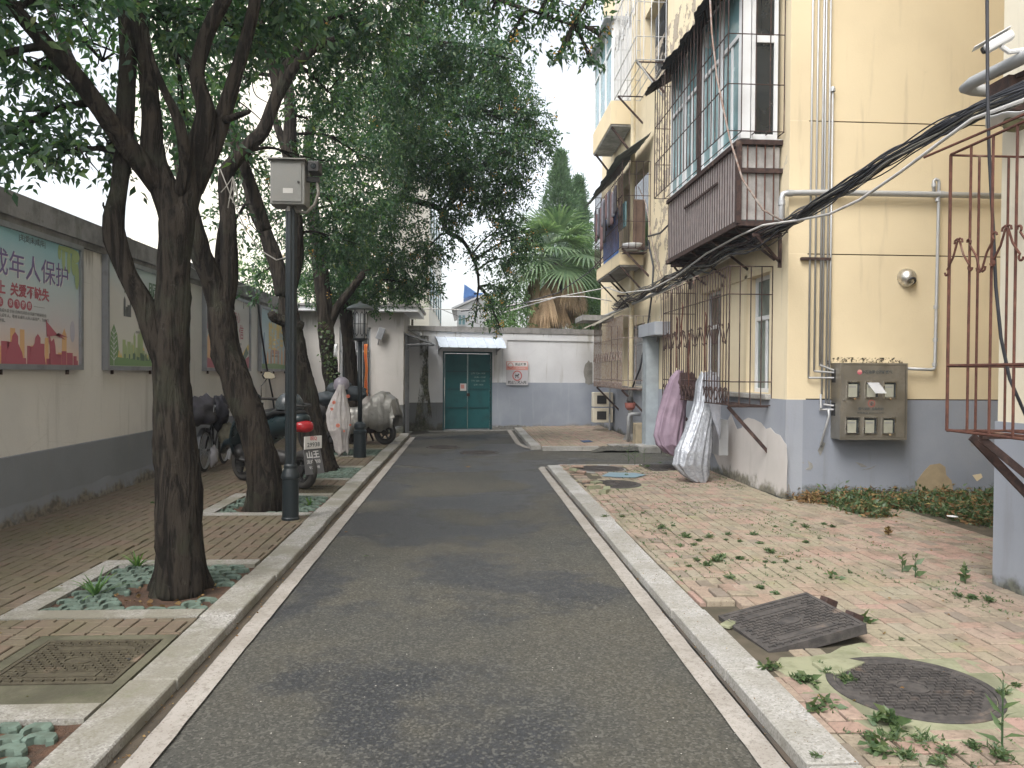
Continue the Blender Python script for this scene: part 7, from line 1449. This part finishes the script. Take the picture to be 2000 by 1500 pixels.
wpx = [(1255, 1003, 0), (1290, 1032, 1), (1315, 1028, 3), (1340, 1050, 1), (1300, 1042, 0), (1335, 1045, 0), (1365, 1057, 3), (1385, 1050, 1), (1418, 1055, 3), (1422, 1045, 1), (1445, 1058, 3), (1330, 1068, 0), (1355, 1065, 0), (1472, 1045, 1), (1485, 1062, 0), (1515, 1030, 0), (1552, 1020, 1), (1572, 1030, 1), (1610, 1025, 3), (1625, 1030, 3), (1575, 1060, 3), (1600, 1052, 0), (1362, 1095, 1), (1410, 1090, 3), (1400, 1097, 1), (1445, 1092, 3), (1345, 1107, 0), (1380, 1105, 1), (1503, 1080, 1), (1495, 1098, 3), (1512, 1100, 3), (1535, 1098, 0), (1495, 1110, 0), (1427, 1130, 2), (1485, 1150, 3), (1515, 1162, 3), (1625, 1130, 2), (1560, 1112, 0), (1660, 1120, 0), (1700, 1050, 0), (1205, 925, 1), (1225, 930, 1), (1250, 910, 3), (1265, 912, 1), (1290, 905, 0), (1195, 950, 0), (1180, 1010, 0), (1215, 1010, 0), (1500, 1305, 2), (1515, 1303, 0), (1560, 1330, 1), (1575, 1335, 2), (1600, 1300, 1), (1617, 1315, 1), (1645, 1325, 4), (1655, 1330, 3), (1590, 1388, 2), (1612, 1380, 2), (1730, 1420, 2), (1700, 1440, 3), (1745, 1445, 4), (1720, 1470, 2), (1770, 1480, 1), (1800, 1450, 4), (1850, 1470, 1), (1900, 1460, 3), (1950, 1480, 1), (1985, 1340, 3), (1960, 1355, 1), (1830, 1490, 3), (1690, 1215, 2), (1760, 1250, 0), (1870, 1165, 1), (1900, 1170, 3), (1930, 1175, 1), (1660, 1240, 0), (1595, 1480, 0)]
rr = random.Random(21)
wl_ = ['small green weed sprouting from the brick joints', 'tufty weed growing between the bricks', 'broad leaved weed rosette on the brick pavement', 'low spreading weed in the brick joints', 'spiky little grass tuft on the pavement']
land = [('the tilted iron cover', (1.9, 4.53)), ('the large round cover', (2.2, 3.64)), ('the kerb beside the white line', (1.55, 7.2)), ('the middle round cover', (2.03, 10.55)), ('the branch lane', (2.6, 12.7)), ('the foot of the bare plaster patch', (3.8, 9.2)), ('the right building corner', (3.7, 5.4)), ('the open middle of the brick pavement', (2.9, 7.0)), ('the bottom right corner', (2.3, 2.9)), ('the gas meter cabinet', (4.6, 8.2))]
ordn = ['nearest to', 'second nearest to', 'third nearest to', 'fourth nearest to', 'fifth nearest to', 'sixth nearest to', 'seventh nearest to', 'eighth nearest to', 'ninth nearest to', 'tenth nearest to', 'eleventh nearest to', 'twelfth nearest to'] + ['farther out from'] * 20
pl_ = []
for (px, py, k) in wpx:
    p = at(px, py, z=.066); li = min(range(len(land)), key=lambda i: math.hypot(p.x - land[i][1][0], p.y - land[i][1][1])); pl_.append((k, li, math.hypot(p.x - land[li][1][0], p.y - land[li][1][1]), p))
for (k, li, dd, p) in pl_:
    rank = sorted(d2 for (k2, l2, d2, _) in pl_ if k2 == k and l2 == li).index(dd); s_ = rr.uniform(.7, 1.35)
    o = inst('weed', wm[k][rr.randrange(3)], None, p, (0, 0, rr.uniform(0, 6.3)), (s_, s_ * rr.uniform(.7, 1.2), s_)); tag(o, '%s, %s %s' % (['small sprouting weed', 'tufty weed', 'broad leaved weed', 'low spreading weed', 'grass tuft'][k], ordn[rank], land[li][0]), 'weed', 'weeds on the right brick pavement')
# moss and fine growth along the joints
rg = np.random.default_rng(77); pts = []
for _ in range(4200):
    x = rg.uniform(1.58, 3.85 if rg.random() < .7 else 5.5); y = rg.uniform(2.6, 12.5)
    if x > 3.85 and not 5.5 < y < 9.2: continue
    if noise.noise(Vector((x * 1.4, y * .9, 4))) < .0: continue
    if rg.random() < .5: x = round(x / .1) * .1
    else: y = (round(y / .1)) * .1
    if not exc(x, y): pts.append((x, y, .064))
P = np.repeat(np.array(pts), 5, 0) + rg.normal(size=(len(pts) * 5, 3)) * np.array([.012, .012, .001]); tag(link('joint_growth', leaf_mesh('joint_growth', M['weed'], P, rg.normal(size=P.shape) + np.array([0, 0, .5]), rg.uniform(.008, .026, len(P)), .5, 3)), 'tiny moss and seedlings rooted in the brick joints', kind='stuff')
def stalk(name, label, p, h, n, ls, seed, wr_=.4, mat=None, cat='plant', lean=(0, 0)):
    t = thing(name, label, cat, p); rg = np.random.default_rng(seed); m_ = MB(); top = Vector((p.x + lean[0], p.y + lean[1], p.z + h)); m_.tube([p, p.lerp(top, .5) + Vector((lean[0] * -.2, 0, 0)), top], [.005, .004, .002], 6); m_.build('stem', mat or M['weed'], t)
    f = np.linspace(.12, 1, n); a = np.arange(n) * 2.4 + seed; P = np.array([tuple(p.lerp(top, float(x)) - p) for x in f]); D = np.stack([np.cos(a), np.sin(a), np.full(n, .5) + f * .8], 1)
    me_ = leaf_mesh('leaf', mat or M['weed'], P * 0, D, ls * (1.1 - .45 * f) * rg.uniform(.85, 1.15, n), wr_, seed); 
    for i in range(n):
        me1 = leaf_mesh('leaf', mat or M['weed'], P[i:i + 1], D[i:i + 1], np.array([ls * (1.15 - .5 * f[i]) * rg.uniform(.85, 1.15)]), wr_, seed + i, .25, .25); link('leaf', me1, t)
    return t
stalk('tall_weed', 'tall single stemmed weed with narrow leaves at the right front corner', at(1957, 1470, z=.066), .30, 12, .10, 3, .22)
stalk('seedling', 'young tree seedling with big drooping leaves on the bricks', at(1788, 1128, z=.066), .15, 6, .09, 5, .5); stalk('seedling', 'smaller yellowish seedling left of the big one', at(1762, 1118, z=.066), .12, 6, .08, 6, .55)
stalk('seedling', 'bushy light green seedling near the right block', at(1885, 1140, z=.066), .13, 14, .065, 8, .6); stalk('seedling', 'weed with dull heart leaves beside the large round cover', at(1738, 1415, z=.066), .05, 7, .055, 9, .7); stalk('seedling', 'wilting weed with large pale leaves near the kerb front', at(1722, 1460, z=.066), .05, 6, .06, 10, .6)
for i, (px, py) in enumerate(((1227, 905), (1240, 908), (1258, 903))): stalk('grass_stalk', ['left', 'middle', 'right'][i] + ' one of three thin grass stalks at the branch lane corner', at(px, py, z=.06), .28 - .04 * i, 9, .2, 30 + i, .08, cat='grass')
stalk('yellow_weed', 'dry yellowish weed clump on the bricks', at(1735, 1045, z=.07), .07, 20, .06, 40, .5, M['dry'])
def strap(label, p, n, L, seed):
    t = thing('strap_leaf_plant', label, 'plant', p, group='strap leaved plants in the paver beds'); r = random.Random(seed)
    for i in range(n):
        a = r.uniform(0, 6.28); el = r.uniform(.5, 1.3); l_ = L * r.uniform(.6, 1.1); d = Vector((math.cos(a) * math.cos(el), math.sin(a) * math.cos(el), math.sin(el))); sd_ = d.cross(Vector((0, 0, 1))).normalized(); m_ = MB(); vs = []
        for f in (0, .3, .6, .85, 1): q_ = p + d * l_ * f - Vector((0, 0, .35 * l_ * f * f)); w2 = .008 * (1 - f ** 3) + .0005; vs += [q_ - sd_ * w2, q_ + sd_ * w2]
        m_.add(vs, [(2 * k, 2 * k + 1, 2 * k + 3, 2 * k + 2) for k in range(4)], 0, r.random()); m_.build('leaf', M['leaf_b'], t)
strap('strap leaved plant at the near left corner of the big tree bed', at(187, 1165, z=.05), 22, .30, 1); strap('strap leaved plant close to the big trunk', at(268, 1110, z=.05), 20, .26, 2); strap('small grassy tuft in the bed beside the tall pole', at(604, 988, z=.05), 14, .2, 3)
# overgrown corner
rg = np.random.default_rng(44); n = 6500; X_ = rg.uniform(4.3, 7.0, n); Y_ = rg.uniform(5.9, 9.25, n); k_ = (X_ - 4.6) * .35 + (Y_ - 6.2) * .25 + np.array([noise.noise(Vector((a * 1.5, b * 1.5, 0))) for a, b in zip(X_, Y_)]) * .7 > .62; X_, Y_ = X_[k_], Y_[k_]
X2 = rg.uniform(4.0, 6.4, 300); Y2 = rg.uniform(8.9, 9.24, 300); X_ = np.concatenate([X_, X2]); Y_ = np.concatenate([Y_, Y2]); P0_ = np.stack([X_, Y_, np.full(len(X_), .05)], 1)
P = np.repeat(P0_, 9, 0) + rg.normal(size=(len(P0_) * 9, 3)) * np.array([.05, .05, .05]) + np.array([0, 0, .035]); P[:, 2] = np.clip(P[:, 2], .05, .34); D = rg.normal(size=P.shape) + np.array([0, 0, .5])
h_ = len(P) * 3 // 5; me_ = leaf_mesh('undergrowth', M['weed'], P[:h_], D[:h_], rg.uniform(.03, .09, h_), .4, 9); tag(link('undergrowth', me_), 'tangle of low weeds in the corner by the yellow wall', kind='stuff')
D[:, 2] *= .3; tag(link('dead_undergrowth', leaf_mesh('dead', M['dry'], P[h_:], D[h_:], rg.uniform(.03, .1, len(P) - h_), .3, 10)), 'dry brown weeds and dead leaves in the corner', kind='stuff')
def litter(name, label, x0, x1, y0, y1, z, n, sz, seed, mat=None, f=None):
    rg = np.random.default_rng(seed); P = np.stack([rg.uniform(x0, x1, n), rg.uniform(y0, y1, n), np.full(n, z)], 1); D = rg.normal(size=P.shape) * np.array([1, 1, .1]); tag(link(name, leaf_mesh(name, mat or M['dry'], P, D, rg.uniform(*sz, n), .6, seed, .2, .05)), label, kind='stuff')
litter('leaf_litter', 'brown specks of litter in the gutter and along the right kerb', 1.3, 1.56, 1.6, 12, .019, 700, (.006, .018), 1); litter('leaf_litter', 'fallen osmanthus specks on the left gutter', -1.45, -1.36, 1.6, 16, .024, 500, (.006, .02), 2)
litter('leaf_litter', 'dry leaves scattered on the right bricks', 1.6, 6, 2.5, 9.2, .072, 420, (.008, .03), 3); litter('leaf_litter', 'brown specks on the right kerb stones', 1.35, 1.55, 2, 9, .074, 420, (.004, .011), 4); litter('leaf_litter', 'dead leaves round the big trunk', -2.45, -1.75, 5.1, 5.9, .055, 90, (.02, .06), 5); litter('leaf_litter', 'small dry litter on the left pavement', -4.4, -1.7, 2.5, 14, .072, 250, (.006, .022), 6)
for (lab, px, py, s_) in (('green fallen leaf on the lane', 708, 1088, .07), ('dark fallen leaf near the far end of the lane', 909, 913, .1), ('yellow green leaf by the foot of the nearest wall', 292, 983, .08), ('long yellow leaf on the right bricks', 1518, 1090, .09), ('small pale leaf on the white line side of the lane', 672, 1040, .04)):
    p = at(px, py, z=.075 if px > 1000 or px < 500 else .015); me_ = leaf_mesh('leaf', M['weed'] if 'green' in lab else M['dry'], np.array([[0, 0, .004]]), np.array([[1., .3, .12]]), np.array([s_]), .45, len(lab), .3, .1); tag(inst('fallen_leaf', me_, None, p), lab, 'leaf')
rr = random.Random(31)
for k, (px, py) in enumerate(((1150, 948), (1160, 952), (1172, 950), (1185, 955), (1148, 940), (1165, 944), (1110, 915), (1122, 918), (1135, 922), (1180, 960), (1128, 912))):
    p = at(px, py, z=.085); o = MB(Matrix.Translation(p) @ Matrix.Rotation(rr.uniform(0, 3), 4, 'Z') @ Matrix.Rotation(rr.uniform(-.35, .35), 4, 'X')).cbox((0, 0, 0), (rr.uniform(.09, .2), rr.uniform(.07, .11), rr.uniform(.03, .06))).build('broken_brick', [M['brick'], M['concrete_m']][k % 2], bevel=.006); tag(o, ['reddish', 'mossy grey'][k % 2] + ' broken paving piece, ' + ['first', 'second', 'third', 'fourth', 'fifth', 'sixth', 'seventh', 'eighth', 'ninth', 'tenth', 'eleventh'][sorted([1150, 1160, 1172, 1185, 1148, 1165, 1110, 1122, 1135, 1180, 1128]).index(px)] + ' from the left by the broken round covers', 'rubble', 'broken paving pieces')
tag(MB().prism([at(*p, z=.078) for p in ((1175, 930), (1190, 923), (1240, 924), (1262, 928), (1240, 933), (1200, 932))], (0, 0, .006)).build('blue_scrap', pm('faded_blue_sheet', (.13, .20, .25), (.17, .24, .26))), 'faded blue plastic scrap on the bricks by the branch lane', 'scrap')
tag(MB().prism([at(*p, z=.09) for p in ((1133, 861), (1150, 860), (1158, 863), (1140, 864))], (0, 0, .006)).build('blue_scrap', pm('dark_blue_sheet', (.03, .07, .16))), 'dark blue scrap on the far brick island', 'scrap')
for (lab, pts, m_) in (('broken mossy concrete lip left of the tilted cover', ((1405, 1225), (1432, 1210), (1500, 1190), (1508, 1196), (1460, 1215), (1425, 1230)), M['concrete_m']), ('pale broken edge slab below the tilted cover', ((1585, 1300), (1640, 1290), (1690, 1300), (1640, 1322), (1612, 1318)), M['concrete_m'])):
    tag(MB().prism([at(*p, z=.06) for p in pts], (0, 0, .022)).build('broken_concrete', m_, bevel=.006), lab, 'rubble')
for i, (px, py) in enumerate(((1618, 1176), (1668, 1205))):
    p = at(px, py, z=.16); tag(MB(Matrix.Translation(p) @ Matrix.Rotation(.4, 4, 'Z') @ Matrix.Rotation(.4, 4, 'Y')).cbox((0, 0, 0), (.1, .06, .05)).build('hinge_block', M['rust_d'], bevel=.005), ['left', 'right'][i] + ' broken hinge lug behind the tilted cover', 'hinge')
tag(MB().box(1.58, 2.3, 4.15, 4.95, -.3, .0).build('pit', M['groove']), 'dark hole under the tilted cover', kind='structure')
tag(MB().lathe([(.001, 0), (.05, .005), (.055, .01), (.001, .02)], at(1860, 1010, z=.12), 10, cap=False).build('paper_cup_lid', M['white']), 'white plastic lid lying in the weeds', 'litter')
# ================================================================== HAZE BOX added for a veil like lens glare
hz = MB().box(-60, 60, -12, 75, -1.2, 30).build('haze', None)
t_ = NT('glare_haze'); v_ = t_.n('ShaderNodeVolumePrincipled'); v_.inputs['Density'].default_value = .0015; v_.inputs['Color'].default_value = (.9, .94, 1, 1); v_.inputs['Anisotropy'].default_value = .3
t_.t.links.new(v_.outputs[0], t_.o.inputs['Volume']); hz.data.materials.clear(); hz.data.materials.append(t_.mat); tag(hz, 'thin added haze over the lane, standing in for lens glare', kind='stuff')
